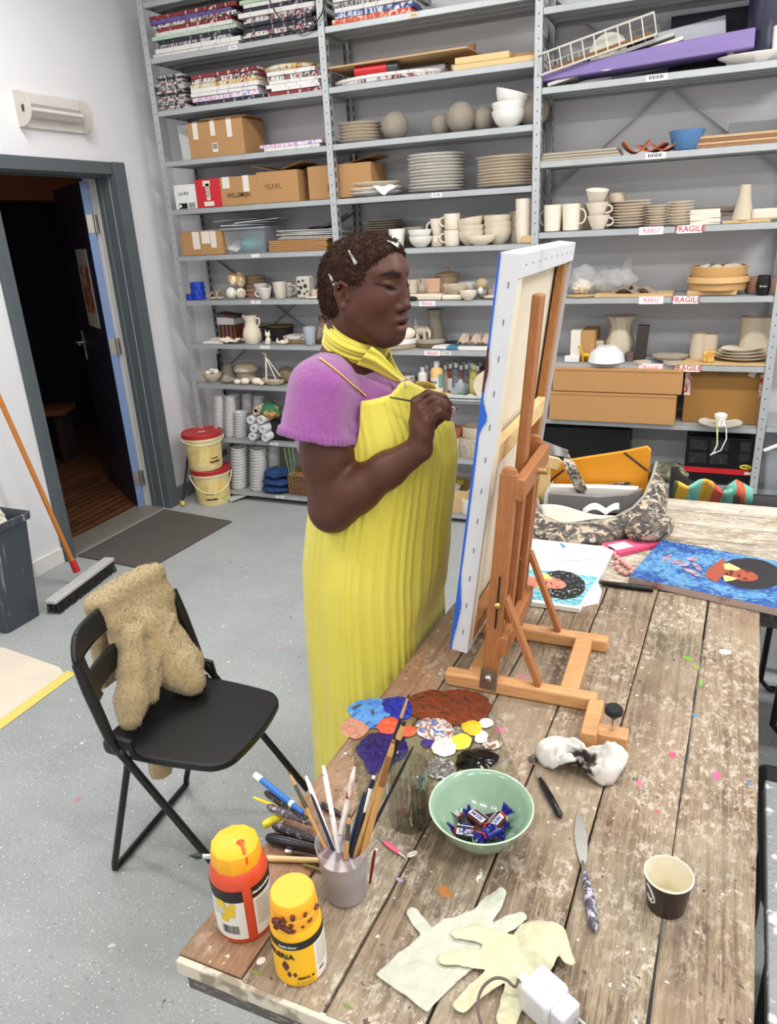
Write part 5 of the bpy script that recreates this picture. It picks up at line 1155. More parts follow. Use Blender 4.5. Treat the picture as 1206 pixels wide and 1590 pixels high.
for i in range(n+1):
    u = i/n; c = p0.lerp(p1, u)+h*(.5+.5*u); w_ = .0022+.0075*math.sin(PI*min(1, u*1.02))**.8*(1 if u < .9 else 1-(u-.9)*6); vv += [c-s_*w_, c+s_*w_, c+s_*w_+Vector((0, 0, .0008)), c-s_*w_+Vector((0, 0, .0008))]
b.add(vv, [(4*i+j, 4*i+(j+1) % 4, 4*i+4+(j+1) % 4, 4*i+4+j) for i in range(n) for j in range(4)]+[(3, 2, 1, 0), (4*n, 4*n+1, 4*n+2, 4*n+3)]); b.obj('blade', M((168, 166, 160), .3, .8, var=.2), kn)
d = (p2-p1).normalized(); h = Vector((0, 0, .0075)); MB().tube([p1+h*.6-d*.014, p1+h, p1+h+d*.014], [.002, .004, .0046], 10).obj('ferrule', chrome, kn)
MB().tube([p1+h+d*.012, p1+h+d*.03, p1.lerp(p2, .55)+h, p2+h-d*.012, p2+h], [.0045, .006, .0078, .007, .003], 14).obj('handle', M((74, 70, 84), .4, c2=(176, 174, 188), thr=.52, ns=110, var=0, bump=.5, bs=160), kn)
# --- coffee cup
L = tp(1033, 1404)
cc = thing('paper_cup', 'small dark brown paper coffee cup with chewed cream rim', 'cup', L)
MB().lathe([(0, .002), (.0255, .002), (.0262, 0), (.0268, .002), (.0328, .0565), (.0322, .0565), (.0262, .004), (0, .003)], 48).obj('cup_wall', M((50, 38, 34), .35, var=.05), cc)
cream = M((226, 218, 194), .5, var=.06, ns=30); MB().lathe([(0, .0042), (.0256, .0042), (.0320, .0575), (.0, .0575)][:3], 48).obj('cup_lining', cream, cc)
MB().lathe([(.0318, .057), (.0332, .0562), (.0342, .0575), (.0336, .0592), (.0322, .0592), (.0318, .057)], 48).obj('rim', M((232, 222, 196), .5, c2=(70, 50, 80), thr=.66, ns=60, var=0), cc)
ca = camang(L); wrap_band(cc, 'seam', M((66, 54, 48), .4), .0272, ca+.55, ca+.57, .004, .054, .0056)
b = MB(); 
def arc(pts, w0): 
    b.tube([( (.0290+.006*(z-.02)/.05)*math.cos(ca-.95+a), (.0290+.006*(z-.02)/.05)*math.sin(ca-.95+a), z) for a, z in pts], w0, 6, flat=.3)
arc([(.0, .050), (.25, .044), (.42, .034), (.45, .025), (.30, .021), (.12, .024), (.0, .031)], .0016); arc([(.12, .046), (.26, .040), (.34, .032), (.30, .027), (.2, .028)], .0011)
b.obj('printed_emblem', white_i, cc)
q = MB(); q.grid(lambda u, v: ((.0272)*math.cos(ca-.28+.14*u), .0272*math.sin(ca-.28+.14*u), .0085+.002*math.sin(PI*u)*(v-.5)), 8, 3); q.obj('drip', cream, cc)
# --- disposable gloves
gm = NT('latex'); v = gm.co(); gm.col(gm.mix(gm.noise(v, 30, 3), lin((184, 179, 160)), lin((202, 198, 182)))); vo_ = gm.n('ShaderNodeTexVoronoi', i_Scale=34.0, feature='DISTANCE_TO_EDGE'); gm.l(gm.co((1, 1.3, .2)), vo_.inputs['Vector']); gm.bump(gm.math('MINIMUM', vo_.outputs['Distance'], .25), .55, .006); gm.set(.5, Subsurface_Weight=.15, Transmission_Weight=.05)
def glove(name, label, chains, z0, seed, mat, extra=None, cut=None):
    pts = [q for ch in chains for q, _ in ch]; ws = [tp(*q) for q in pts]; lo = [min(p[i] for p in ws)-.05 for i in (0, 1)]; hi = [max(p[i] for p in ws)+.05 for i in (0, 1)]
    Fg = Field(steps((lo[0], hi[0], .0018)), steps((lo[1], hi[1], .0018)), steps((-.05, .075, .003)))
    for ch in chains:
        for (qa, ra), (qb, rb) in zip(ch, ch[1:]):
            a, c = tp(*qa), tp(*qb); Fg.cone((a.x, a.y, 0), (c.x, c.y, 0), ra*.00098, rb*.00098, .003)
    Fg.rough(.0007, 170, seed); Fg.rough(.0004, 420, seed+2)
    if cut: cp_, cq_ = tp(*cut[0]), tp(*cut[1]); dv_ = cq_-cp_; Fg.half((cp_.x, cp_.y, 0), (dv_.y, -dv_.x, 0), .002)
    Pg, Fc = Fg.mesh(2)
    hz = np.array([mnoise.noise(Vector((p[0]*45+seed, p[1]*45, seed)))+.5*abs(mnoise.noise(Vector((p[0]*110, p[1]*110, seed)))) for p in Pg])
    z = Pg[:, 2]; sg = np.sign(z)*np.minimum(np.abs(z), .014)*.10; lift = .0032+.0030*hz
    Pg[:, 2] = TZ+z0+np.maximum(.0004, lift+sg+(extra(Pg) if extra else 0)); o = np_obj(name, Pg, Fc, mat); return tag(o, label, 'glove')
glove('disposable_glove', 'cream disposable glove spread flat with its cuff towards the table end', [[((590, 1570), 44), ((622, 1545), 43), ((655, 1512), 43), ((708, 1468), 42), ((738, 1440), 26)], [((640, 1420), 9), ((652, 1436), 10.5), ((676, 1466), 12)], [((777, 1389), 9), ((764, 1406), 15), ((736, 1440), 19)], [((809, 1426), 9), ((790, 1436), 12), ((752, 1458), 15)], [((760, 1480), 11), ((730, 1474), 14)]], 0, 1, gm.m, None, ((586, 1518), (662, 1574)))
g2 = NT('latex_yellowish'); v = g2.co(); g2.col(g2.mix(g2.noise(v, 30, 3), lin((188, 178, 142)), lin((204, 196, 166)))); vo_ = g2.n('ShaderNodeTexVoronoi', i_Scale=34.0, feature='DISTANCE_TO_EDGE'); g2.l(g2.co((1, 1.3, .2)), vo_.inputs['Vector']); g2.bump(g2.math('MINIMUM', vo_.outputs['Distance'], .25), .55, .006); g2.set(.5, Subsurface_Weight=.15)
cx_ = tp(855, 1475)
glove('disposable_glove', 'yellowish crumpled disposable glove lying on top of the flat one', [[((775, 1482), 24), ((805, 1500), 34), ((830, 1492), 28), ((848, 1470), 26)], [((838, 1450), 12), ((880, 1500), 9)], [((826, 1452), 14), ((858, 1462), 18), ((886, 1504), 5)], [((710, 1458), 8), ((740, 1455), 14), ((785, 1470), 16)], [((690, 1496), 9), ((720, 1494), 13), ((775, 1498), 17)], [((716, 1567), 11), ((740, 1545), 12), ((775, 1518), 14)], [((786, 1590), 13), ((796, 1560), 15), ((806, 1530), 17)], [((812, 1448), 6), ((806, 1462), 9)]], .0052, 5, g2.m, lambda P_: .014*np.clip(1-((P_[:, 0]-cx_.x)**2+(P_[:, 1]-cx_.y)**2)/.045**2, 0, 1))
# --- charger and its lead
a, c = tp(822, 1532, TZ+.02), tp(862, 1568, TZ+.02); d = (c-a).normalized(); dx_ = Vector((d.x, d.y, 0)).normalized()
ch = thing('charger', 'white plug charger with a brown lead at the table end', 'charger')
wpl = M((206, 206, 206), .35, var=.02); R3 = Matrix((dx_, Vector((-dx_.y, dx_.x, 0)), Vector((0, 0, 1)))).transposed()
cen_ = a.lerp(c, .55); cen_.z = TZ+.0235
MB().box(cen_, (.046, .046, .046), R3).obj('charger_body', wpl, ch, bev=.006)
MB().box(cen_+dx_*.032, (.022, .036, .036), R3).obj('plug_collar', M((196, 198, 202), .35), ch, bev=.004)
for s in (-1, 1): MB().cyl(cen_+dx_*.042+R3 @ Vector((0, s*.0095, 0)), cen_+dx_*.062+R3 @ Vector((0, s*.0095, 0)), .0022).obj('pin', chrome, ch)
cn = cen_-dx_*.031; MB().box(cn, (.018, .013, .009), R3).obj('connector', wpl, ch, bev=.002)
lead = [cn-dx_*.009]+[tp(x, y, z) for x, y, z in ((800, 1532, TZ+.030), (785, 1521, TZ+.036), (768, 1519, TZ+.036), (752, 1530, TZ+.030), (743, 1548, TZ+.022), (742, 1570, TZ+.016), (748, 1592, TZ+.010), (756, 1612, TZ+.004))]
sp = []
for i in range(len(lead)-1):
    g = lambda k: lead[max(0, min(len(lead)-1, k))]
    for t in range(6):
        t /= 6; p0_, p1_, p2_, p3_ = g(i-1), g(i), g(i+1), g(i+2); sp.append(.5*((2*p1_)+(-p0_+p2_)*t+(2*p0_-5*p1_+4*p2_-p3_)*t*t+(-p0_+3*p1_-3*p2_+p3_)*t**3))
MB().tube(sp, .0019, 8).obj('lead', M((96, 82, 76), .5), ch)
# --- heap of tools and brushes behind the bottles
hz_ = TZ+.008
def lay(p0, p1, z0, z1): return tp(*p0, z0), tp(*p1, z1)
def tool(name, label, p0, p1, z0, z1, r, mat, extra=()):
    t = thing(name, label, 'paintbrush' if 'brush' in name else 'tool'); a, c = lay(p0, p1, z0, z1)
    MB().tube([a, a.lerp(c, .08), a.lerp(c, .4), a.lerp(c, .8), c], [r*.5, r*.85, r, r*.85, r*.6], 12).obj('handle', mat, t)
    for (u0, u1, k, m_, nm) in extra: MB().tube([a.lerp(c, u0), a.lerp(c, (u0+u1)/2), a.lerp(c, u1)], [r*k*.9, r*k, r*k*.9], 12).obj(nm, m_, t)
    return t
crust = M((86, 80, 84), .5, c2=(176, 172, 176), thr=.56, ns=140, var=0, bump=.6, bs=200); crust2 = M((44, 38, 40), .5, c2=(130, 122, 128), thr=.6, ns=130, var=0, bump=.6, bs=200)
ZB = TZ+.040
tool('craft_knife', 'blue craft tool with a white end on the heap of brushes', (397, 1204), (470, 1262), ZB+.018, ZB, .0062, M((40, 104, 178), .35), ((-.02, .14, .95, white_i, 'end_cap'), (.74, .80, 1.02, white_i, 'collar')))
tool('paintbrush', 'dark crusted brush under the blue craft tool', (412, 1230), (476, 1272), TZ+.036, TZ+.030, .007, crust2)
tool('paintbrush', 'thin yellow brush handle poking out of the heap', (393, 1238), (455, 1262), TZ+.034, TZ+.026, .0030, M((226, 200, 50), .45))
tool('paintbrush', 'silvery paint-crusted brush in the middle of the heap', (415, 1252), (492, 1280), TZ+.028, TZ+.024, .0078, crust)
tool('paintbrush', 'black crusted brush lying low in the heap beside the orange bottle', (424, 1282), (500, 1308), TZ+.020, TZ+.018, .0085, crust2)
tool('paintbrush', 'fat yellow-tipped brush behind the orange bottle', (408, 1282), (446, 1262), TZ+.012, TZ+.012, .008, M((206, 190, 40), .5, var=.2, ns=60))
tool('marker_pen', 'thick black marker pen lying against the orange bottle', (414, 1300), (506, 1322), TZ+.011, TZ+.011, .0105, blk, ((.86, .96, .6, M((200, 200, 200), .4), 'tip'),))
tool('paintbrush', 'dark slim brush with a metal collar in front of the black marker', (446, 1322), (494, 1330), TZ+.006, TZ+.006, .0045, M((60, 40, 34), .4), ((-.05, .16, 1.05, chrome, 'ferrule'),))
bt = brush_m('paintbrush', 'long pale wood paintbrush behind both bottles with dark green tip', tp(500, 1336, TZ+.006), tp(330, 1330, TZ+.006), [M((214, 186, 134), .5, var=.12)], (.0044, .0050, .0040), tip=M((24, 42, 32), .5))
tool('paintbrush', 'olive stick half under the plastic cup', (470, 1342), (520, 1358), TZ+.004, TZ+.004, .0024, M((120, 110, 50), .5))
tool('paintbrush', 'dark red pencil standing close behind the plastic cup', (582, 1320), (574, 1372), TZ+.055, TZ+.004, .0026, M((110, 30, 28), .4))
tool('paintbrush', 'dark brown brush lying behind the plastic cup', (497, 1248), (530, 1266), TZ+.006, TZ+.006, .006, crust2)
ck = thing('craft_knife', 'small pink craft knife with a thin blade beside the plastic cup', 'tool'); a, c = tp(584, 1297, TZ+.004), tp(631, 1333, TZ+.004)
MB().tube([a.lerp(c, .28), a.lerp(c, .4), a.lerp(c, .6), a.lerp(c, .78)], [.003, .0045, .0045, .003], 10, flat=.6).obj('grip', M((222, 88, 120), .4), ck); MB().tube([a, a.lerp(c, .3)], [.0012, .0026], 8).obj('shaft', chrome, ck); MB().tube([a.lerp(c, .76), c], [.0024, .0006], 8).obj('blade', chrome, ck)
# ------------------------------------------------------------------ the second worktable and beyond
T2Z = TZ
def flat(b, px, z, m=0):
    P_ = [at_z(*q, z) for q in px]; b.m = m; b.add([(p.x, p.y, p.z) for p in P_], [tuple(range(len(P_)))]); return b
def ellpx(c, a, h, tilt_, n=40, wob=0.0):
    return [(c[0]+a*math.cos(t)*math.cos(tilt_)-h*math.sin(t)*math.sin(tilt_)+wob*math.sin(t*11), c[1]+a*math.cos(t)*math.sin(tilt_)+h*math.sin(t)*math.cos(tilt_)+wob*.6*math.cos(t*13)) for t in [-2*PI*i/n for i in range(n)]]
# camouflage bag
cm = NT('camouflage'); v = cm.co(); n1, n2, n3 = cm.noise(v, 15, 3, .6, .8), cm.noise(cm.co((1, 1, 1.4)), 24, 4, .6, 1.2), cm.noise(v, 44, 4, .7, 1)
c_ = cm.mix(cm.ramp(n1, [(.46, 0.0), (.5, 1.0)]), lin((116, 110, 92)), lin((84, 78, 72))); c_ = cm.mix(cm.ramp(n2, [(.54, 0.0), (.57, 1.0)]), c_, lin((62, 58, 60))); c_ = cm.mix(cm.ramp(n2, [(.43, 1.0), (.46, 0.0)]), c_, lin((186, 166, 146))); c_ = cm.mix(cm.ramp(n3, [(.56, 0.0), (.60, .8)]), c_, lin((206, 194, 178))); cm.col(c_); cm.bump(cm.noise(v, 60, 3), .3, .004); cm.set(.85)
bag = thing('camouflage_bag', 'open camouflage cloth bag stuffed with an orange folder and papers', 'bag')
rim = [at_y(*q) for q in ((836, 786, 2.30), (848, 803, 2.25), (872, 814, 2.215), (915, 813, 2.21), (955, 803, 2.235), (982, 789, 2.28), (1000, 770, 2.33), (1012, 742, 2.40), (1019, 718, 2.45), (1006, 742, 2.50), (975, 752, 2.53), (930, 757, 2.54), (880, 760, 2.53), (846, 762, 2.49), (834, 772, 2.40))]
bot = [at_z(*q, T2Z+.001) for q in ((826, 828), (842, 839), (872, 846), (918, 847), (962, 842), (1000, 834), (1022, 822), (1030, 808), (1027, 794))]+[Vector((x, y, T2Z+.001)) for x, y in ((-.11, 2.50), (-.17, 2.54), (-.25, 2.55), (-.34, 2.545), (-.42, 2.50), (-.46, 2.38))]
b = MB(); NR = 9; rows = []
for i in range(NR+1):
    t = i/NR; row = []
    for j, (a, c) in enumerate(zip(bot, rim)):
        p = a.lerp(c, t); o = Vector((p.x+.27, p.y-2.38, 0)).normalized()*(.028*math.sin(PI*t)+.006*math.sin(j*2.3+t*5)); row.append(p+o)
    rows.append(row)
n = len(rim); b.add([p for r in rows for p in r], [(i*n+j, i*n+(j+1) % n, (i+1)*n+(j+1) % n, (i+1)*n+j) for i in range(NR) for j in range(n)]+[tuple(range(n-1, -1, -1))]); b.obj('bag_body', cm.m, bag, smooth=180, sub=2, solid=.006)
MB().tube(rim, .0045, 6, closed=True).obj('rim_piping', M((150, 146, 136), .7), bag)
def strap(px, w_, nm='strap', n_=5):
    P_ = [at_y(*q) for q in px]; vv = []
    for i, p in enumerate(P_):
        d = (P_[min(i+1, len(P_)-1)]-P_[max(i-1, 0)]).normalized(); s_ = d.cross(Vector((-.35, .93, .1))).normalized()*w_; vv += [p-s_, p+s_]
    MB().add(vv, [(2*i, 2*i+1, 2*i+3, 2*i+2) for i in range(len(P_)-1)]).obj(nm, cm.m, bag, smooth=180, solid=.006, sub=2)
strap([(908, 770, 2.40), (898, 752, 2.38), (888, 730, 2.37), (880, 713, 2.39), (884, 706, 2.42)], .020); strap([(910, 768, 2.40), (925, 760, 2.42), (950, 757, 2.44), (985, 752, 2.46)], .016)
strap([(838, 808, 2.245), (848, 820, 2.22), (858, 828, 2.205), (872, 825, 2.21)], .016, 'front_loop'); strap([(962, 806, 2.23), (962, 818, 2.205), (950, 832, 2.19), (935, 842, 2.17), (916, 838, 2.19)], .017, 'front_loop')
MB().ell(at_z(1008, 820, T2Z+.045), (.075, .05, .045), rotm(0, -.1, .5), 24).obj('side_pocket', cm.m, bag); q = MB(); q.ell(at_y(912, 826, 2.222), (.040, .006, .012), rotm(0, 0, .1), 16); q.obj('red_patch', M((176, 62, 62), .6, c2=(60, 40, 40), thr=.56, ns=60, stretch=(1, 1, .2), var=0), bag)
def slab_y(px, y0, y1, name, label, cat, mat, bev=.002, dy=.0):
    P_ = [at_y(*q, y0) for q in px]; nn = len(P_); vv = [tuple(p) for p in P_]+[(p.x, p.y+(y1-y0), p.z) for p in P_]; b = MB(); b.add(vv, [tuple(range(nn)), tuple(range(2*nn-1, nn-1, -1))]+[(i, nn+i, nn+(i+1) % nn, (i+1) % nn) for i in range(nn)]); return put_(b, name, label, cat, mat, bev)
def put_(b, name, label, cat, mat, bev=.002): return tag(b.obj(name, mat, None, smooth=0, bev=bev), label, cat)
fo_ = slab_y([(845, 790), (841, 724), (895, 713), (966, 702), (1004, 694), (1010, 700), (1003, 780)], 2.455, 2.475, 'folder', 'orange elastic-band folder standing in the camouflage bag', 'folder', M((226, 150, 30), .45, var=.08, ns=10))
for a, c in (((969, 703), (1005, 731)), ((850, 750), (875, 730))): MB().tube([at_y(*a, 2.452), at_y(*c, 2.452)], .003, 6).obj('elastic_band', M((20, 18, 18), .5), fo_)
slab_y([(852, 792), (852, 756), (928, 757), (990, 760), (990, 790)], 2.395, 2.43, 'white_box', 'flat white carton standing before the orange folder in the bag', 'box', M((232, 230, 226), .5)); slab_y([(850, 800), (852, 766), (930, 772), (975, 768), (996, 760), (994, 796)], 2.35, 2.375, 'laptop_sleeve', 'grey sleeve standing in the camouflage bag before the white carton', 'sleeve', M((126, 124, 122), .4))
slab_y([(846, 765), (851, 758), (851, 782), (843, 784)], 2.36, 2.44, 'paper_card', 'white printed card at the wall side of the bag opening', 'card', M((226, 226, 224), .5), .001)
q = MB(); q.grid(lambda u, w: (lambda p, c: p.lerp(c, w)+Vector((0, 0, .006*math.sin(u*7+w*3))))(at_y(838+122*u, 784+20*u**1.3+.0*u, 2.285-.02*u), at_y(846+112*u, 812-4*u, 2.235+.01*u)), 20, 8); tag(q.obj('cream_cloth', M((206, 200, 186), .8, var=.08), None, smooth=180, solid=.004), 'cream canvas cloth bulging over the front rim of the bag', 'cloth')
q = MB(); q.grid(lambda u, w: at_y(905+56*u, 790-9*abs(math.sin(u*5))+10*w, 2.31-.02*w), 12, 6); tag(q.obj('tissue', M((216, 218, 216), .7), None, smooth=0, solid=.002), 'white torn tissue tucked behind the cream cloth in the bag', 'tissue')
k = thing('flat_brush', 'wide pale wooden brush sticking out of the camouflage bag', 'paintbrush'); P_ = [at_y(*q_, 2.40) for q_ in ((838, 724), (838, 706), (866, 712), (873, 718), (866, 730))]; b = MB(); b.add([tuple(p) for p in P_]+[(p.x, p.y+.014, p.z) for p in P_], [(0, 1, 2, 3, 4), (9, 8, 7, 6, 5)]+[(i, 5+i, 5+(i+1) % 5, (i+1) % 5) for i in range(5)]); b.obj('handle', pine, k, smooth=0, bev=.002)
MB().bar(at_y(846, 722, 2.407), at_y(842, 790, 2.42), .04, .012, (0, 1, 0)).obj('shaft', pine, k)
pw2 = NT('clear_film'); pw2.set(.15, Alpha=.35); pw2.col(lin((206, 208, 210))); pw2.bump(pw2.noise(pw2.co(), 50, 3), 1.0, .01)
q = MB(); q.grid(lambda u, w: at_y(840+42*u, 683+16*u+22*w*(1-.5*u), 2.44+.02*math.sin(u*8)*w), 14, 10); tag(q.obj('plastic_sleeve', pw2.m, None, smooth=180, solid=.0015), 'clear plastic sleeve poking out behind the wooden brush in the bag', 'plastic sleeve')
# open sketchbook
sk_ = thing('sketchbook', 'open sketchbook with a pencilled page and a portrait drawing', 'book'); pg = M((228, 227, 222), .7, var=.03); pgm = NT('pencilled_page'); v = pgm.co(); wv_ = pgm.noise(pgm.co((1, 1, 1)), 60, 4, .7, 2.5); pgm.col(pgm.mix(pgm.ramp(wv_, [(.485, 0.0), (.5, .22), (.515, 0.0)]), lin((230, 229, 225)), lin((120, 120, 124)))); pgm.set(.75)
def block(px, z0, z1, nm, mats): P_ = [at_z(*q_, z1) for q_ in px]; b = MB(); nn = len(P_); b.add([(p.x, p.y, z0) for p in P_]+[(p.x, p.y, z1) for p in P_], [tuple(range(nn-1, -1, -1)), tuple(range(nn, 2*nn))]+[(i, (i+1) % nn, nn+(i+1) % nn, nn+i) for i in range(nn)]); return b.obj(nm, mats, sk_, smooth=0, bev=.001)
Zs = T2Z+.014
block([(798, 876), (932, 894), (955, 850), (804, 834)], TZ+.001, Zs, 'page_block', pgm.m); block([(792, 930), (900, 945), (932, 894), (798, 876)], TZ+.001, Zs, 'page_block', pg)
block([(788, 934), (902, 949), (958, 851), (802, 833)], TZ, TZ+.0012, 'cover', M((40, 40, 42), .6))
b = MB(); teal = M((80, 170, 188), .7, c2=(206, 226, 228), thr=.56, ns=70, stretch=(1, 3, 1), var=0); curl = M((24, 24, 26), .7, c2=(190, 194, 196), thr=.62, ns=110, var=0)
flat(b, [(797, 880), (795, 926), (898, 941), (928, 896)], Zs+.0004, 0); flat(b, ellpx((872, 908), 37, 22, .12, 60, .9), Zs+.0008, 1); flat(b, ellpx((855, 905), 24, 8.5, .16), Zs+.0012, 2); flat(b, [(812, 893), (812, 916), (838, 910), (838, 897)], Zs+.0011, 2)
flat(b, [(838, 892), (846, 899), (858, 900), (850, 890)], Zs+.0015, 3); flat(b, [(832, 909), (838, 917), (850, 913), (842, 906)], Zs+.0015, 3)
for q_ in (ellpx((866, 901), 3, .7, .2, 12), ellpx((866, 911), 3, .7, .2, 12), ellpx((856, 906), 2.6, 1, .9, 12), ellpx((848, 905), 1.4, 3, .2, 12)): flat(b, q_, Zs+.0016, 4)
b.obj('portrait_drawing', [teal, curl, M((206, 130, 110), .7, var=.15, ns=80), M((222, 200, 110), .7), M((130, 50, 50), .7)], sk_, smooth=0)
b = MB(); flat(b, [(868, 844), (874, 851), (879, 850), (872, 843)], Zs+.0005, 0); b.obj('blue_mark', M((90, 140, 176), .7), sk_, smooth=0); MB().tube([at_z(*q_, Zs+.0004) for q_ in ((866, 868), (885, 871), (905, 870), (932, 865))], .0006, 5).obj('pencil_line', M((90, 96, 104), .7), sk_)
b = MB(); P_ = [at_z(*q_, TZ+.0016) for q_ in ((905, 942), (929, 936), (934, 918), (928, 902), (900, 905))]; b.add([(p.x, p.y, TZ+.0002) for p in P_]+[(p.x, p.y, TZ+.0018) for p in P_], [(4, 3, 2, 1, 0), (5, 6, 7, 8, 9)]+[(i, (i+1) % 5, 5+(i+1) % 5, 5+i) for i in range(5)]); put_(b, 'paper_sheet', 'loose white sheet with a torn corner under the sketchbook', 'paper', pg, 0)
# blue painting lying flat
ptn = thing('painting', 'blue swirling portrait painting lying flat on the crosswise worktable', 'painting'); ZP = TZ+.020
sw = NT('blue_swirl'); v = sw.co((1, 1, 1)); ctr = at_z(1152, 892, ZP); vd = sw.n('ShaderNodeVectorMath', operation='SUBTRACT'); sw.l(v, vd.inputs[0]); vd.inputs[1].default_value = tuple(ctr)
ms = sw.n('ShaderNodeMapping'); ms.inputs['Scale'].default_value = (.62, 1.25, 1); sw.l(vd.outputs[0], ms.inputs[0]); ln_ = sw.n('ShaderNodeVectorMath', operation='LENGTH'); sw.l(ms.outputs[0], ln_.inputs[0])
r_ = sw.math('ADD', sw.math('MULTIPLY', ln_.outputs['Value'], 34.0), sw.math('MULTIPLY', sw.noise(v, 9, 3, .6, .6), 7.0)); w_s = sw.math('SINE', r_); fb = sw.noise(sw.co((3, 3, 1)), 14, 4, .7, 1.5)
c_ = sw.mix(sw.ramp(w_s, [(.2, 0.0), (.8, 1.0)]), lin((38, 86, 158)), lin((88, 146, 196))); c_ = sw.mix(sw.ramp(fb, [(.50, 0.0), (.62, .8)]), c_, lin((30, 56, 132))); c_ = sw.mix(sw.ramp(fb, [(.40, .8), (.49, 0.0)]), c_, lin((112, 158, 172))); sw.col(c_); sw.bump(fb, .4, .003); sw.set(.4)
C0, C1 = at_z(976, 895, ZP), at_z(1027, 838, ZP); ax = at_z(1206, 945, ZP)-C0; ax.normalize(); LP = .66; C3, C2 = C0+ax*LP, C1+ax*LP
b = MB(); b.add([(p.x, p.y, TZ+.001) for p in (C0, C3, C2, C1)]+[(p.x, p.y, ZP) for p in (C0, C3, C2, C1)], [(3, 2, 1, 0)]+[(i, (i+1) % 4, 4+(i+1) % 4, 4+i) for i in range(4)]); b.m = 1; b.add([(p.x, p.y, ZP) for p in (C0, C3, C2, C1)], [(0, 1, 2, 3)]); b.obj('board', [M((176, 158, 150), .6, c2=(150, 76, 66), thr=.62, ns=12, var=0), sw.m], ptn, smooth=0)
b = MB(); red_s = M((158, 78, 56), .5, var=.15, ns=60); hair_b = M((40, 36, 38), .6, var=.15, ns=60); cream_e = M((236, 214, 130), .5, var=.1, ns=90)
for i, (q_, m_) in enumerate(((ellpx((1165, 891), 50, 24, .10, 60, .8), 0), ([(1124, 866), (1108, 876), (1095, 888), (1096, 896), (1111, 905), (1118, 898), (1127, 889), (1138, 887), (1140, 880), (1126, 877)], 1), (ellpx((1153, 893), 24, 8.5, .17), 1), ([(1123, 876), (1131, 874), (1150, 883), (1143, 886), (1125, 884)], 2), ([(1122, 894), (1126, 893), (1145, 898), (1138, 901), (1125, 903)], 2), (ellpx((1135, 889), 3, 4.5, .2, 16), 3), (ellpx((1160, 887), 4, .9, .2, 14), 3), (ellpx((1157, 898), 4, .9, .2, 14), 3), (ellpx((1147, 893), 2.5, 1.6, .2, 14), 3))): flat(b, q_, ZP+.0004+.0003*i, m_)
for i, (x, y) in enumerate(((1035, 866), (1050, 872), (1062, 876), (1075, 868), (1070, 886), (1078, 890), (1082, 880))): flat(b, ellpx((x, y), 9, 3.2, -.5+.2*i, 18, .5), ZP+.0004+.0003*i, 4)
b.obj('painted_figure', [hair_b, red_s, cream_e, M((96, 40, 32), .5), M((170, 160, 186), .5, c2=(150, 110, 120), thr=.5, ns=60, var=0)], ptn, smooth=0)
# pink phone case with beads, pen
pc = thing('phone_case', 'pink phone case with a beaded strap beside the blue painting', 'phone case'); pk = M((206, 74, 112), .4); ZC = TZ+.014
def blk_(px, z0, z1, nm, mat, par): P_ = [at_z(*q_, z1) for q_ in px]; b = MB(); nn = len(P_); b.add([(p.x, p.y, z0) for p in P_]+[(p.x, p.y, z1) for p in P_], [tuple(range(nn-1, -1, -1)), tuple(range(nn, 2*nn))]+[(i, (i+1) % nn, nn+(i+1) % nn, nn+i) for i in range(nn)]); return b.obj(nm, mat, par, smooth=0, bev=.0015)
blk_([(960, 859), (1027, 843), (1028, 838), (1002, 832), (934, 843), (936, 848)], TZ+.0005, ZC, 'case_body', pk, pc); blk_([(961, 855), (1020, 841), (1002, 834), (942, 844)], ZC-.001, ZC+.0005, 'case_floor', M((222, 100, 136), .4), pc); blk_([(957, 854), (983, 848), (969, 841), (943, 846)], ZC, ZC+.0012, 'white_card', pg, pc)
bd = [(936, 850), (942, 853), (948, 856), (953, 860), (957, 865), (962, 869), (967, 873), (972, 877), (977, 881), (983, 885), (979, 889), (971, 890), (963, 887), (958, 881), (957, 874)]
for q_ in bd: MB().ell(at_z(*q_, TZ+.008), (.0085, .0085, .0075), None, 10).obj('bead', M((206, 150, 146), .3), pc)
pe = thing('marker_pen', 'black pen lying between the sketchbook and blue painting', 'pen'); a, c = at_z(930, 905, TZ+.008), at_z(1014, 915, TZ+.008); MB().tube([a, a.lerp(c, .08), a.lerp(c, .5), c], [.002, .006, .0075, .0075], 12).obj('barrel', M((18, 18, 20), .3), pe); d = (c-a).normalized(); MB().tube([a.lerp(c, .62), a.lerp(c, .9)], .0085, 12).obj('cap', M((14, 14, 16), .25), pe)
# black tub chair behind the table with a striped towel
tc = thing('tub_chair', 'black tub chair standing behind the crosswise worktable', 'chair', (.20, 3.02, 0), 0); bkc = M((20, 20, 22), .5)
MB().box((0, 0, .43), (.50, .46, .06)).obj('seat', bkc, tc, bev=.015); b = MB(); b.grid(lambda u, w: (.29*math.cos(PI+PI*u)*-1*1.0, .27*math.sin(PI+PI*u)*1.0+.02, .46+.285*w), 24, 5); b.obj('backrest', bkc, tc, solid=.03)
for x in (-.2, .2):
    for y in (-.18, .18): MB().cyl((x, y, 0), (x, y, .40), .014).obj('leg', bkc, tc)
stp_ = NT('striped_towel'); v = stp_.co((1, 1, 1)); x = stp_.sep(v); cr_ = stp_.ramp(stp_.math('FRACT', stp_.math('MULTIPLY', stp_.math('ADD', x[0], stp_.math('MULTIPLY', x[1], .3)), 3.4)), [(0, lin((110, 176, 160))), (.14, lin((196, 96, 66))), (.24, lin((110, 176, 160))), (.36, lin((88, 104, 44))), (.50, lin((214, 170, 60))), (.62, lin((120, 190, 176))), (.78, lin((204, 160, 60))), (.90, lin((188, 80, 66)))], 'CONSTANT'); stp_.col(cr_); stp_.bump(stp_.noise(v, 300, 2), .6, .003); stp_.set(.9)
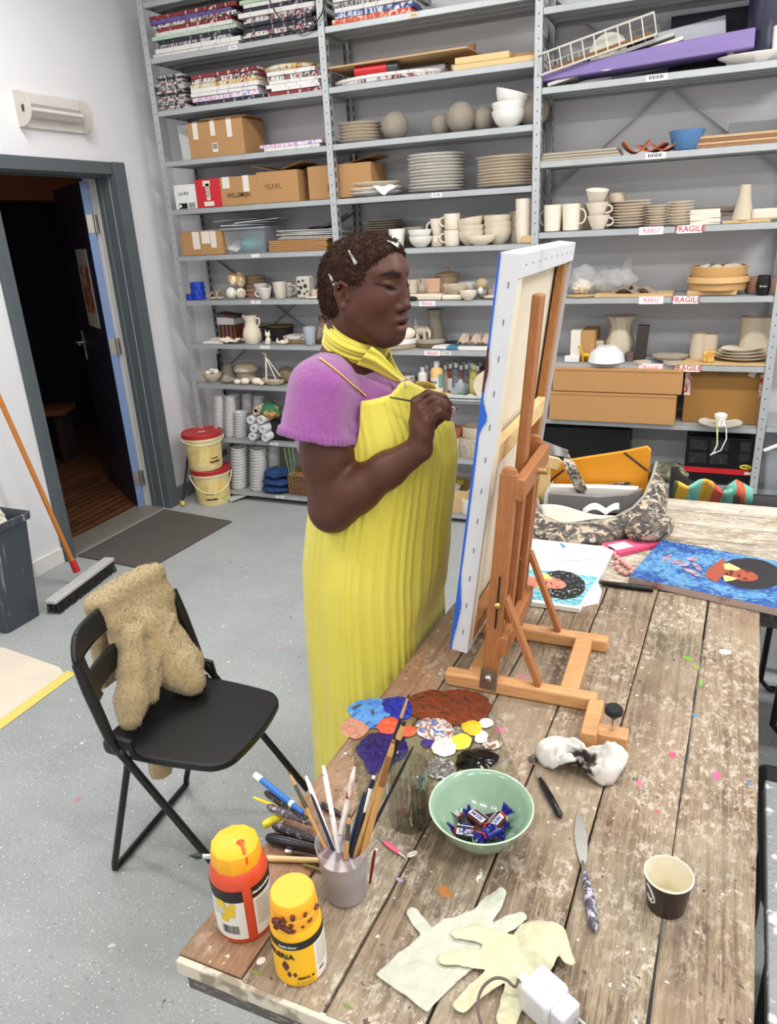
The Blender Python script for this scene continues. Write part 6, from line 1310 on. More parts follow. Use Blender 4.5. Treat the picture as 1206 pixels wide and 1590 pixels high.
q = MB(); q.grid(lambda u, w: (lambda a: (-.075+.19*u, 2.72-.05*math.sin(a)-.01*math.sin(u*9), .752+.055*math.sin(a)*(1-.8*abs(u-.42)**1.5)+.012*math.sin(u*11+w*4)-.16*max(0, w-.7)-.1*max(0, .3-w)))(PI*min(1, max(0, w))), 30, 16); tag(q.obj('striped_towel', stp_.m, None, smooth=180, solid=.012), 'multicoloured striped towel draped over the rim of the black tub chair', 'towel')
q = MB(); q.tube([(.10, 2.70, .770), (.125, 2.69, .795), (.155, 2.69, .78), (.16, 2.69, .745)], [.024, .03, .028, .022], 14); tag(q.obj('striped_towel', stp_.m, None, smooth=180), 'rolled striped towel end next to the black tub rim', 'towel')
# dark stool and a neighbouring metal-edged bench at the frame edge
a = at_z(1184, 1058, .02); ms_ = thing('metal_stool', 'black metal stool with a looped floor frame beside the worktable end', 'stool', (a.x+.16, a.y-.16, 0), .1)
for y in (-.14, .14): MB().tube([(-.15, y, .44), (-.16, y, .05), (-.13, y, .014), (.13, y, .014), (.16, y, .05), (.15, y, .44)], .011, 10).obj('frame_loop', blackp_ if 'blackp_' in globals() else M((16, 16, 18), .35, var=.02), ms_)
MB().box((0, 0, .455), (.36, .34, .03)).obj('seat', bkc, ms_, bev=.01)
a, c = at_z(1186, 1210, .735), at_z(1181, 1600, .735); wb = thing('workbench', 'low workbench with a grey pitted metal edge along the worktable', 'bench', (0, 0, 0)); sm_ = M((126, 128, 130), .45, .3, c2=(196, 196, 196), thr=.6, ns=40, var=0, bump=.5, bs=90)
MB().bar((a.x+.014, a.y, .720), (c.x+.014, c.y-.2, .720), .026, .03).obj('metal_edge', sm_, wb, bev=.003); MB().bar((a.x+.30, a.y, .718), (c.x+.30, c.y-.2, .718), .53, .028).obj('bench_top', plank_mat('bench_wood', seed=40, orange=.4), wb, smooth=0)
for (x, y) in ((.26, a.y-.06), (.66, a.y-.06), (.26, c.y-.1), (.66, c.y-.1)): MB().box((x, y, .352), (.05, .05, .704)).obj('leg', dark_wood, wb)
# black padded chair seat in the gap
bs = thing('black_chair', 'black padded chair seat in the gap beside the bench end', 'chair', (.40, 1.42, 0), .0); MB().box((0, 0, .46), (.42, .40, .06)).obj('seat', M((26, 26, 28), .5), bs, bev=.02)
for x in (-.17, .17):
    for y in (-.16, .16): MB().cyl((x, y, 0), (x, y, .43), .012).obj('leg', bkc, bs)
for i, (x, y, a_, h_, t_, c) in enumerate(((1068, 1022, 9, 3, .4, (120, 160, 60)), (1080, 1035, 7, 2.4, .7, (150, 160, 70)), (1088, 1060, 3, 6, .1, (120, 170, 80)), (1044, 1172, 6, 4, .2, (206, 80, 120)), (1112, 1204, 7, 6, .3, (204, 96, 140)), (1020, 1260, 4, 2.5, .5, (190, 90, 110)), (1078, 1110, 4, 3, .2, (90, 130, 160)), (640, 1326, 9, 4, -.4, (222, 214, 196)), (690, 1384, 12, 8, .5, (172, 112, 58)), (620, 1366, 6, 3, .4, (170, 140, 176)), (405, 1492, 8, 5, -.6, (222, 206, 196)), (398, 1510, 10, 3, .3, (120, 124, 60)), (540, 1563, 9, 3, .5, (116, 128, 66)), (1126, 1012, 10, 4, .1, (226, 226, 222)))):
    P_ = [at_z(*q_, TZ+.0004) for q_ in ellpx((x, y), a_, h_, t_, 22, h_*.45)]; MB().add([tuple(p) for p in P_], [tuple(range(len(P_)))]).obj('paint_stain', M(c, .7, var=.2, ns=120), T1, smooth=0)
# ------------------------------------------------------------------ things on the shelves
SHZ = [SH1, SH2, SH3, SH4]
def proj(p):
    q = np.array([p[0], p[1], p[2]-CAMZ]); d = float(q @ fw); return 603+FPX*float(q @ rt)/d, 795-FPX*float(q @ up)/d, d/FPX
def sp(b, l, px, dy=.12, dz=0.0):
    """where the pixel column px meets depth dy behind the lip of shelf l in bay b"""
    z = SHZ[b][l]+dz+.0012; y = SY+dy; x0, x1 = BX[b], BX[b+1]
    for _ in range(30):
        m = (x0+x1)/2
        if proj((m, y, z))[0] < px: x0 = m
        else: x1 = m
    return Vector(((x0+x1)/2, y, z))
def mp(v): return proj(v)[2]
def put(mb, name, label, cat, mat, loc, rz=0, group=None, smooth=40, bev=0, **k):
    return tag(mb.obj(name, mat, None, tuple(loc), rz, smooth, bev, **k), label, cat, group)
def cp(o, loc, label=None, rz=None, scale=None, group=None): return dup(o, tuple(loc), rz, label, group, scale)
BEHIND = 10
clay = M((196, 182, 160), .75, var=.08, ns=18, bump=.1, bs=90); clay_l = M((218, 206, 186), .7, var=.06, ns=14); clay_g = M((160, 150, 134), .8, var=.1, ns=16, bump=.1); bisque = M((232, 220, 202), .6, var=.05); porc = M((240, 237, 230), .35, var=.04); greyc = M((150, 140, 128), .85, var=.15, ns=12, bump=.2, bs=60)
terra = M((168, 94, 62), .8, var=.12); kraft = M((176, 134, 88), .75, var=.08, ns=7, bump=.05); kraft_d = M((140, 100, 62), .8, var=.1); tapew = M((222, 214, 202), .7, var=.06); wht = M((224, 224, 222), .6, var=.05); ply = M((200, 168, 120), .7, var=.12, ns=10, stretch=(1, 8, 8)); blackp = M((16, 16, 18), .35, var=.02); darkn = M((24, 26, 40), .6, var=.2, ns=8)
# ---- stretched canvases piled flat on the upper shelves
def edge_mat(base, a, c=None, th=.55):
    t = NT('painted_canvas_edge'); v = t.co((1, 1, 1)); t2 = t.co((1, .1, .6)); n1 = t.noise(t2, 26, 4, .7, 1.5); k = t.mix(t.ramp(n1, [(th-.02, 0.0), (th+.03, 1.0)]), lin(base), lin(a))
    if c is not None: k = t.mix(t.ramp(t.noise(t2, 17, 3, .6, 2), [(.58, 0.0), (.62, 1.0)]), k, lin(c))
    t.col(k); return t.set(.7)
EM = {'w': edge_mat((222, 220, 216), (190, 188, 186), (200, 190, 196), .7), 'r': edge_mat((140, 44, 50), (96, 30, 40), (210, 190, 184)), 'm': edge_mat((172, 196, 172), (196, 206, 190)), 'k': edge_mat((46, 46, 58), (24, 24, 32), (150, 140, 144)), 'p': edge_mat((104, 88, 150), (70, 58, 104)), 's': edge_mat((216, 210, 206), (70, 60, 64), (176, 60, 74), .52), 'y': edge_mat((214, 206, 190), (196, 166, 84), (150, 70, 60), .52), 'd': edge_mat((84, 84, 92), (190, 184, 180), (46, 40, 44), .5), 'v': edge_mat((210, 150, 190), (226, 214, 222), (130, 160, 210), .5), 'o': edge_mat((206, 84, 60), (226, 200, 180), (206, 70, 70)), 'b': edge_mat((200, 206, 216), (60, 76, 130), (226, 226, 226), .5)}
EN = {'w': 'white-edged', 'r': 'red-edged', 'm': 'mint-edged', 'k': 'black-edged', 'p': 'purple-edged', 's': 'paint-splattered', 'y': 'yellow-streaked', 'd': 'grey paint-stained', 'v': 'pink and blue edged', 'o': 'orange-red edged', 'b': 'blue-streaked'}
def canvases(b, l, px0, px1, code, thick, where, dy=.02, depth=.26, dz=0.0, name='stretched_canvas', noun='canvas', taper=.0):
    n = len(code); z = dz; a, c = sp(b, l, px0, dy), sp(b, l, px1, dy); rr = random.Random(n*7+l+int(px0))
    for i, k in enumerate(code):
        th = thick*rr.uniform(.8, 1.15); wd = (c.x-a.x)*rr.uniform(.84, 1.0); off = rr.uniform(-.018, .018)+taper*i; dp = depth*rr.uniform(.9, 1.0)
        m_ = MB().box((0, dp/2, th/2), (wd, dp, th*.95)); o = m_.obj(name, EM[k], None, ((a.x+c.x)/2+off, SY+dy+rr.uniform(0, .012), SHZ[b][l]+z+.0012), rr.uniform(-.035, .035), 0, .0015)
        tag(o, '%s %s, %s in the pile %s' % (EN[k], noun, nth(i, n), where), noun, 'canvases piled on the upper shelves'); z += th
    return z
canvases(0, 0, 238, 371, 'wwdkmwrspr', .0215, 'by the wall on the top shelf')
canvases(0, 0, 374, 494, 'kskkswkwm', .0225, 'beside the post on the top shelf')
canvases(0, 1, 247, 292, 'dsddsdksddsdkd', .0125, 'of thin boards on the second shelf', .02, .24, name='painted_board', noun='board')
canvases(0, 1, 296, 410, 'kvwwysr', .0225, 'midway along the second shelf')
canvases(0, 1, 414, 499, 'rwwwsw', .020, 'beside the post on the second shelf')
put(MB().lathe([(0, 0), (.13, 0), (.142, .012), (.142, .026), (.13, .030), (0, .030)], 36, sx=1.15, sy=.85), 'round_canvas', 'round white canvas lying on top of the pile beside the post', 'canvas', EM['y'], sp(0, 1, 455, .14, .118))
canvases(0, 2, 400, 503, 'wv', .021, 'beside the big taped box', .03, .24)
canvases(1, 0, 513, 640, 'obwdw', .024, 'at the top of the second bay')
# ---- cardboard boxes
def cbox_(b, l, px0, px1, h, dep, label, dy=.03, mat=None, flaps=0, strips=(), rz=0, name='cardboard_box', dz=0.0):
    a, c = sp(b, l, px0, dy), sp(b, l, px1, dy); wd = c.x-a.x; k = thing(name, label, 'box', ((a.x+c.x)/2, SY+dy, SHZ[b][l]+dz+.0012), rz)
    mat = mat or kraft; MB().box((0, dep/2, h/2), (wd, dep, h-.001)).obj('box_body', mat, k, smooth=0, bev=.002)
    if flaps == 1:
        MB().box((0, dep*.52, h+.0025), (wd*1.02, dep*1.02, .004)).obj('lid', kraft_d, k, smooth=0)
    if flaps == 2:
        for s in (-1, 1): MB().box((s*wd*.36, dep/2, h+.022), (wd*.5, dep*.96, .003), rotm(0, -s*.22, 0)).obj('flap', kraft_d, k, smooth=0)
    for (u, w_, up_, dn) in strips:
        q = MB(); x = -wd/2+wd*u; q.box((x, -.0008, h-dn/2), (w_, .0015, dn)); q.box((x, up_/2, h+(.005 if flaps == 1 else .0008)), (w_, up_, .0015)); q.obj('tape_strip', tapew, k, smooth=0)
    return k, wd, h, dep
k, wd, h, dp = cbox_(0, 2, 297, 381, .185, .22, 'taped cardboard box with three white tape strips on the third shelf', .02, None, 1, ((.14, .034, .1, .085), (.46, .032, .1, .075), (.76, .034, .1, .09)))
MB().box((-.01, -.001, .05), (.036, .001, .046)).obj('paper_label', wht, k, smooth=0)
for i in range(6): MB().box((-.022+i*.005, -.0018, .055), (.0022 if i % 2 else .0034, .0006, .028)).obj('barcode_bar', ink, k, smooth=0)
put(MB().box((0, .09, 0), (.30, .20, .006), rotm(0, 0, .05)), 'cardboard_sheet', 'loose cardboard sheet lying on the taped box of the third shelf', 'cardboard', kraft_d, sp(0, 2, 345, .03, .196), 0)
q = MB(); q.grid(lambda u, v: ((u-.5)*.13+.02*(v-.5), .10+.014*math.sin(PI*u)*math.sin(PI*v)*2+.05*(1-v), .20*v), 10, 10); put(q, 'padded_envelope', 'crumpled white envelope standing beside the taped box', 'envelope', wht, sp(0, 2, 281, .02), .1, solid=.012)
k, wd, h, dp = cbox_(0, 3, 274, 310, .135, .2, 'white printed box with black label at the wall end of the fourth shelf', .02, wht)
text('LAURA', .026, ink, k, (-.02, -.0005, .085), (PI/2, 0, 0)); MB().box((-.03, -.001, .018), (.06, .001, .03)).obj('black_label', black_l, k, smooth=0); MB().ell((-.05, -.0016, .018), (.009, .0006, .009), None, 12).obj('label_mark', white_i, k)
for i in range(8): MB().box((.012+i*.006, -.001, .02), (.0026, .0008, .028)).obj('barcode_bar', ink, k, smooth=0)
redb = M((196, 44, 52), .5, var=.06); k, wd, h, dp = cbox_(0, 3, 307, 345, .155, .2, 'red box with white tape and black scribble on the fourth shelf', .015, redb)
for (x, z, w_, hh_) in ((-.005, .13, .05, .03), (0, .085, .026, .09), (.0, .02, .07, .025)): MB().box((x, -.001, z), (w_, .0012, hh_)).obj('tape_strip', tapew, k, smooth=0)
text('Nilou', .030, ink, k, (.0, -.0022, .085), (PI/2, -PI/2, 0), shear=.3)
k, wd, h, dp = cbox_(0, 3, 343, 402, .155, .22, 'small cardboard box with white tape and black capitals on the fourth shelf', .02, None, 0, ((.2, .05, .08, .06), (.72, .04, .08, .085)))
text('WILLEMIJN', .036, ink, k, (0, -.0005, .055), (PI/2, 0, 0), bold=.0004, sx=.92)
k, wd, h, dp = cbox_(0, 3, 402, 465, .165, .22, 'open-topped cardboard box in the middle of the fourth shelf', .02, None, 2)
text('YEARL', .040, M((96, 74, 50), .7), k, (-.03, -.0005, .085), (PI/2, 0, 0))
a = sp(0, 3, 467, .04); k = thing('cardboard_box', 'wide plain cardboard box reaching behind the steel post on the fourth shelf', 'box', (-1.985, SY+.06, SH1[3]+.0042)); MB().box((0, .1, .085), (.39, .2, .17)).obj('box_body', kraft, k, smooth=0, bev=.002)
for s in (-1, 1): MB().box((s*.13, .1, .186), (.2, .19, .003), rotm(0, -s*.16, 0)).obj('flap', kraft_d, k, smooth=0)
text('LL', .05, ink, k, (-.052, -.0005, .055), (PI/2, 0, 0))
k, wd, h, dp = cbox_(0, 4, 284, 347, .135, .22, 'small cardboard box closed with ragged white tape on the fifth shelf', .02, None, 1, ((.38, .05, .1, .10), (.62, .06, .1, .07), (.80, .04, .1, .095)))
# clear bin with lid, papers on it
a, c = sp(0, 4, 347, .02), sp(0, 4, 412, .02); cbn = thing('storage_bin', 'clear plastic storage bin with teal contents on the fifth shelf', 'bin', ((a.x+c.x)/2, SY+.02, SH1[4])); wd = c.x-a.x
cpl = NT('clear_bin'); cpl.set(.2, Alpha=.28); cpl.col(lin((206, 214, 220)))
b = MB(); loft(b, [[(x+0, y+.12, z) for x, y, z in rbox(b, wd/2*.9, .10, .002, .02)], [(x, y+.12, z) for x, y, z in rbox(b, wd/2, .115, .135, .02)]]); b.obj('bin_wall', cpl.m, cbn)
MB().box((0, .12, .140), (wd*1.04, .25, .012)).obj('lid', M((180, 190, 198), .3, alpha=.6), cbn, bev=.004)
put(MB().ell((0, 0, .045), (.075, .07, .045), None, 16), 'folded_cloth', 'teal cloth inside the clear storage bin', 'cloth', M((60, 150, 146), .8), sp(0, 4, 392, .14, .006)); put(MB().box((0, 0, .035), (.10, .12, .004), rotm(.4, .3, 0)), 'paper_sheet', 'white paper leaning inside the clear storage bin', 'paper', wht, sp(0, 4, 366, .12, .012))
rr = random.Random(6); pz = .148
for i, (px, lb) in enumerate(((352, 'lowest loose sheet on the clear bin'), (360, 'second loose sheet on the clear bin'), (372, 'third loose sheet on the clear bin'), (340, 'topmost slanted sheet over the small taped box'))):
    pz += .010; put(MB().box((0, .12, 0), (.28, .2, .004), rotm(0, rr.uniform(-.05, .03), 0)), 'paper_sheet', lb+' of the fifth shelf', 'paper', wht if i % 2 == 0 else M((150, 150, 154), .6), sp(0, 4, px+22, .03, pz), rr.uniform(-.3, .3))
env = M((170, 124, 78), .7, var=.12, ns=9)
for i in range(6): put(MB().box((0, .11, .005), (.40*rr.uniform(.92, 1), .22, .009)), 'kraft_envelope', 'brown kraft envelope, %s in the pile beside the clear bin' % nth(i, 6), 'envelope', env, sp(0, 4, 462, .03, .0005+i*.0105), rr.uniform(-.03, .03), 'kraft envelopes on the fifth shelf')
for i in range(6): put(MB().box((0, .11, .0035), (.40*rr.uniform(.85, 1), .22, .006), rotm(rr.uniform(-.02, .02), rr.uniform(-.02, .02), 0)), 'newspaper', 'grey newspaper, %s of those lying on the kraft envelopes' % nth(i, 6), 'newspaper', M((176, 172, 168), .8, var=.2, ns=60), sp(0, 4, 476, .03, .066+i*.0085), rr.uniform(-.08, .08), 'newspapers on the fifth shelf')
q = MB(); q.grid(lambda u, v: (.26*u-.1, .1*v, .05+.06*u*u+.01*math.sin(v*9+u*6)), 12, 8); put(q, 'newspaper', 'dark crumpled newspaper sticking up beside the steel post', 'newspaper', M((84, 82, 82), .8, var=.3, ns=50), sp(0, 4, 500, .06, .07), 0, None, solid=.004)
# ---- pottery makers
def lathed(prof, n=28, **k): return MB().lathe(prof, n, **k)
def cup_prof(r0, r1, h, t=.004): return [(0, .002), (r0*.9, 0), (r0, .004), ((r0+r1)/2*1.01, h*.5), (r1, h), (r1-t, h), ((r0+r1)/2-t, h*.5), (r0-t, t+.003), (0, t+.002)]
def bowl_prof(r, h, t=.005): return [(0, .003), (r*.45, 0), (r*.5, .004), (r*.78, h*.32), (r*.94, h*.68), (r, h), (r-t, h), (r*.94-t, h*.68), (r*.75-t, h*.34), (r*.4, .009), (0, .008)]
def plate_prof(r, h=.018): return [(0, .002), (r*.55, 0), (r*.6, .003), (r*.97, h*.75), (r, h), (r*.98, h), (r*.62, .008), (0, .007)]
def mug(r0, r1, h, mat, label, loc, ha=0.0, group=None, name='mug', hs=1.0):
    t = thing(name, label, 'mug', tuple(loc), 0, group); lathed(cup_prof(r0, r1, h)).obj('mug_body', mat, t)
    R = (r0+r1)/2; pts = [(R-.002, h*.80), (R+.022*hs, h*.80), (R+.030*hs, h*.55), (R+.022*hs, h*.30), (R-.002, h*.24)]
    sp_ = []
    for i in range(9):
        u = i/8; a = PI*u; sp_.append(Vector((R-.003+.032*hs*math.sin(a)**.8, 0, h*.52+h*.28*math.cos(a))))
    MB().tube(sp_, .0048, 8).xf(Matrix.Rotation(ha, 4, 'Z')).obj('handle', mat, t); return t
GP = 'stacked unglazed plates'
def plate_stack(b, l, px, R, n, dzp, mat, where, dy=.15, adj='cream', flat=.018, jit=.004, tiltk=0.0, noun='plate', grp=None, n_=32):
    base = sp(b, l, px, dy); o = None; rr = random.Random(n+int(px))
    for i in range(n):
        loc = base+Vector((rr.uniform(-jit, jit), rr.uniform(-jit, jit), dzp*i+.0005)); lb = '%s %s, %s of the %d stacked %s' % (adj, noun, nth(i, n), n, where)
        if o is None: o = put(lathed(plate_prof(R, flat), n_), 'plate', lb, 'plate', mat, loc, 0, grp or GP)
        else: cp(o, loc, lb, 0)
    return o
def bowl_stack(b, l, px, R, h, n, dzp, mat, where, dy=.10, adj='cream', jit=.003, grp='stacked unglazed bowls', tl=0.0):
    base = sp(b, l, px, dy); o = None; rr = random.Random(n+int(px))
    for i in range(n):
        loc = base+Vector((rr.uniform(-jit, jit), rr.uniform(-jit, jit), dzp*i+.0005)); lb = '%s bowl, %s of the %d nested %s' % (adj, nth(i, n), n, where) if n > 1 else '%s bowl %s' % (adj, where)
        if o is None: o = put(lathed(bowl_prof(R, h)), 'bowl', lb, 'bowl', mat, loc, 0, grp if n > 1 else None)
        else: o2 = cp(o, loc, lb, 0)
    if tl and n > 1: o2.rotation_euler = (0, tl, 0); o2.location.z += R*abs(math.sin(tl))*.6
    return o
# ---- second bay, from the top down
put(MB().box((0, .14, .004), (.78, .28, .008)), 'cardboard_sheet', 'large tan cardboard sheet laid over round boards in the second bay', 'cardboard', M((196, 160, 118), .8, var=.1, ns=6), sp(1, 1, 610, .0, .085), -.03)
for i, (px, lb) in enumerate(((608, 'lower round white-rimmed board under the cardboard sheet'), (606, 'upper round white-rimmed board under the cardboard sheet'))):
    put(lathed([(0, 0), (.315, 0), (.318, .004), (.318, .014), (.312, .016), (0, .016)], 56, sy=.42), 'round_board', lb, 'board', [EM['s'], EM['w']][i], sp(1, 1, px, .135, .001+.017*i))
k = thing('paint_tin', 'red paint tin lying on its side under the cardboard sheet', 'tin', tuple(sp(1, 1, 577, .05, .060))); MB().cyl((-.09, 0, 0), (.09, 0, 0), .0245, n=28).obj('tin_body', M((200, 40, 44), .35), k); MB().cyl((.091, 0, 0), (.15, 0, 0), .022, n=28).obj('grey_end', M((70, 72, 78), .4), k)
for (px0, px1, z, hh_, lb) in ((703, 830, .0, .028, 'lower pale wooden frame beside the round boards'), (706, 790, .0285, .030, 'upper pale wooden box lid on the wooden frame')):
    a, c = sp(1, 1, px0, .03), sp(1, 1, px1, .03); k = thing('wooden_stretcher', lb, 'frame', ((a.x+c.x)/2, SY+.03, SH2[1]+z)); wd = c.x-a.x
    MB().box((0, .01, hh_/2), (wd, .022, hh_)).obj('rail', pine, k, bev=.003); MB().box((0, .19, hh_/2), (wd, .022, hh_)).obj('rail', pine, k, bev=.003)
    for s in (-1, 1): MB().box((s*(wd/2-.012), .10, hh_/2), (.024, .158, hh_)).obj('rail', pine, k, bev=.003)
    MB().box((0, .1, .004), (wd-.05, .16, .006)).obj('panel', ply, k, smooth=0)
a = sp(1, 1, 812, .06, .030); put(MB().box((0, .06, .008), (.13, .1, .016)), 'wooden_block', 'thin brown wooden block lying on the frame by the post', 'wood', M((184, 134, 80), .6), a)
k = thing('wooden_stand', 'small brown wooden stand rising behind the cardboard sheet', 'stand', tuple(sp(1, 1, 716, .2, .0))); MB().box((.0, 0, .045), (.17, .03, .02)).xf(Matrix.Translation((0, 0, .03))).obj('rail', M((150, 104, 62), .6), k); MB().box((.062, 0, .07), (.022, .03, .14)).obj('post', M((150, 104, 62), .6), k)
for s in (-1,): MB().box((s*.07, 0, .035), (.022, .03, .07)).obj('foot', M((150, 104, 62), .6), k)
plate_stack(1, 2, 560, .118, 6, .0165, clay_l, 'beside the clay balls', .14)
for i, (px, r, dy, lb) in enumerate(((614, .072, .13, 'grey clay ball beside the plate stack'), (686, .058, .19, 'small grey clay ball behind the larger one'), (716, .076, .12, 'largest grey clay ball in the middle of the shelf'), (751, .062, .17, 'grey clay ball half behind the white bowls'), (806, .058, .22, 'grey clay ball hidden behind the white bowls'))):
    o = put(MB().ell((0, 0, r*.97), (r, r, r*.98), None, 28), 'clay_ball', lb, 'clay ball', greyc, sp(1, 2, px, dy), 0, 'hollow clay balls', smooth=180)
o = put(MB().ell((0, 0, .078), (.08, .08, .08), None, 28), 'clay_ball', 'grey clay ball straddling the shelf end behind the steel post', 'clay ball', greyc, (-.93, SY+.14, SH2[2]), 0, 'hollow clay balls', smooth=180)
bowl_stack(1, 2, 789, .083, .075, 3, .036, porc, 'by the steel post', .07, 'white', .002, tl=.28)
# white dishes, two tall plate stacks
for i, (r, z) in enumerate(((.165, 0), (.165, .022), (.150, .048))): put(lathed(plate_prof(r, .026), 40, sy=.75), 'plate', ['large white oval dish at the bottom by the cardboard box', 'large white oval dish in the middle by the cardboard box', 'cream oval dish on top by the cardboard box'][i], 'plate', [porc, porc, clay_l][i], sp(1, 3, 583, .14, z+.001), 0)
q = MB(); q.grid(lambda u, v: ((u-.5)*.15, -.005-.02*v, .05-.05*v*(1-abs(2*u-1))+.004*math.sin(u*12)), 14, 8); put(q, 'cloth', 'white cloth corner hanging from the oval dishes', 'cloth', wht, sp(1, 3, 600, .03, .0), 0, None, solid=.002)
plate_stack(1, 3, 678, .152, 12, .0155, porc, 'in the middle of the plate shelf', .155, 'white', .017, grp='white plates')
plate_stack(1, 3, 786, .155, 10, .0145, bisque, 'by the post of the plate shelf', .16, 'cream', .018, .006)
plate_stack(1, 4, 597, .118, 12, .0125, clay_g, 'at the back above the painter', .18, 'grey', .014)
put(lathed(cup_prof(.036, .046, .10)), 'cup', 'white glazed cup right behind the hair of the painter', 'cup', porc, sp(1, 4, 617, .05)); put(MB().box((0, .05, .012), (.22, .1, .024)), 'tray', 'white tray end behind the hair of the painter', 'tray', wht, sp(1, 4, 572, .04), 0, bev=.005)
bowl_stack(1, 4, 648, .082, .075, 2, .03, clay_g, 'at the back beside the grey plates', .19, 'grey')
bowl_stack(1, 4, 653, .064, .056, 2, .034, porc, 'in front beside the white cup', .05, 'white')
mug(.030, .042, .085, bisque, 'tilted cream mug standing on another between bowls and mugs', sp(1, 4, 680, .09, .056), PI, None); mug(.036, .036, .056, bisque, 'short cream mug under the tilted one', sp(1, 4, 680, .09), -1.4)
m1 = mug(.038, .043, .080, bisque, 'cream mug at the bottom of the pair with handles to the painter', sp(1, 4, 702, .05), PI); cp(m1, sp(1, 4, 702, .05, .081), 'cream mug on top of the pair with handles to the painter')
bowl_stack(1, 4, 731, .073, .070, 3, .030, clay_l, 'beside the pair of mugs', .08, tl=-.12)
put(lathed(bowl_prof(.082, .048), 32, sy=.6), 'bowl', 'oval cream dish in front of the bowl stacks', 'bowl', bisque, sp(1, 4, 746, .03)); bowl_stack(1, 4, 773, .075, .078, 3, .032, clay_l, 'nearest the tumblers', .1)
put(lathed(cup_prof(.04, .05, .15)), 'pot', 'tall grey pot behind the bowl stacks', 'pot', clay_g, sp(1, 4, 762, .22)); put(lathed(cup_prof(.045, .055, .15)), 'pot', 'second tall grey pot behind the mugs', 'pot', clay_g, sp(1, 4, 722, .22))
for i in range(3): put(lathed(cup_prof(.036, .044, .10)), 'tumbler', 'cream tumbler, %s of the three nested by the post' % nth(i, 3), 'cup', bisque, sp(1, 4, 813, .06, .056*i), 0, 'nested tumblers')
for i in range(2): put(lathed(cup_prof(.034, .041, .10)), 'tumbler', 'tan tumbler, %s of the two behind the nested ones' % ['lower', 'upper'][i], 'cup', clay, sp(1, 4, 803, .14, .055*i), 0, 'nested tumblers')
put(MB().box((0, 0, .018), (.05, .04, .036)), 'wooden_block', 'small wooden block at the foot of the tumblers', 'wood', ply, sp(1, 4, 819, .02), 0, bev=.003)
# odd pieces beside the face of the painter
put(MB().box((0, .08, .016), (.22, .15, .032)), 'clay_slab', 'flat cream clay slab behind the nose of the painter', 'slab', clay_l, sp(1, 5, 655, .01), 0, bev=.008); put(MB().box((0, .05, .014), (.115, .1, .028)), 'clay_slab', 'second cream slab beside the first one', 'slab', bisque, sp(1, 5, 701, .01), 0, bev=.008)
put(lathed(cup_prof(.040, .044, .075)), 'pot', 'tan clay pot standing on the slab behind the face', 'pot', clay, sp(1, 5, 642, .1, .033)); put(MB().box((0, .0, .038), (.11, .06, .076)), 'clay_box', 'pinkish clay box with a small hole', 'box', M((196, 160, 136), .75), sp(1, 5, 671, .12, .033), 0, bev=.003)
k = thing('clay_figure', 'small horned clay animal between pot and box', 'figurine', tuple(sp(1, 5, 655, .06, .033))); MB().ell((0, 0, .025), (.022, .016, .025)).obj('animal_body', clay_g, k); [MB().tube([(s*.008, 0, .045), (s*.016, 0, .07), (s*.012, 0, .085)], [.006, .004, .002], 8).obj('horn', clay_g, k) for s in (-1, 1)]
k = thing('lidded_pot', 'tan lidded clay pot with a knob at the back', 'pot', tuple(sp(1, 5, 695, .20, .0))); lathed([(0, 0), (.054, 0), (.062, .012), (.064, .11), (.060, .115), (0, .115)]).obj('pot_body', M((186, 164, 132), .75), k); lathed([(0, .118), (.066, .116), (.070, .120), (.068, .127), (.03, .138), (.012, .142), (.014, .150), (.012, .158), (0, .160)]).obj('lid', M((176, 154, 122), .75), k)
q = MB().lathe(bowl_prof(.068, .050), 36, sy=.7, wob=lambda t, z: 1+.04*math.sin(7*t)+.03*math.sin(13*t)); put(q, 'bowl', 'rough leaf-textured clay bowl on the slab beside the lidded pot', 'bowl', clay, sp(1, 5, 706, .05, .030))
put(lathed(bowl_prof(.058, .085)), 'bowl', 'pale grey glazed bowl behind the small cream one', 'bowl', M((206, 206, 202), .3), sp(1, 5, 727, .13)); put(lathed(bowl_prof(.048, .048)), 'bowl', 'small cream bowl at the shelf front by the canvas', 'bowl', bisque, sp(1, 5, 727, .015))
k = thing('clay_figure', 'brown seated clay dog beside the small cream bowl', 'figurine', tuple(sp(1, 5, 749, .07))); MB().ell((0, 0, .035), (.03, .028, .036)).obj('animal_body', clay_g, k); MB().ell((.0, -.012, .078), (.034, .03, .03)).obj('head', M((178, 156, 126), .8), k); MB().ell((.0, -.04, .045), (.016, .014, .02)).obj('paw', M((206, 206, 206), .5), k)
k = thing('clay_figure', 'small dark and lilac clay figure next to the canvas edge', 'figurine', tuple(sp(1, 5, 765, .05))); MB().ell((0, 0, .03), (.028, .02, .03)).obj('figure_body', M((150, 132, 112), .8), k); MB().box((.012, -.01, .05), (.02, .02, .06), rotm(0, .2, 0)).obj('lilac_patch', M((150, 132, 170), .6), k); MB().ell((-.01, -.02, .012), (.036, .026, .011)).obj('dish', clay, k)
put(lathed(cup_prof(.035, .035, .12)), 'jar', 'white jar half hidden by the canvas edge', 'jar', wht, sp(1, 5, 781, .05)); put(MB().ell((0, 0, .012), (.03, .02, .012)), 'stone', 'flat black stone at the shelf front behind the nose', 'stone', blackp, sp(1, 5, 640, .005))
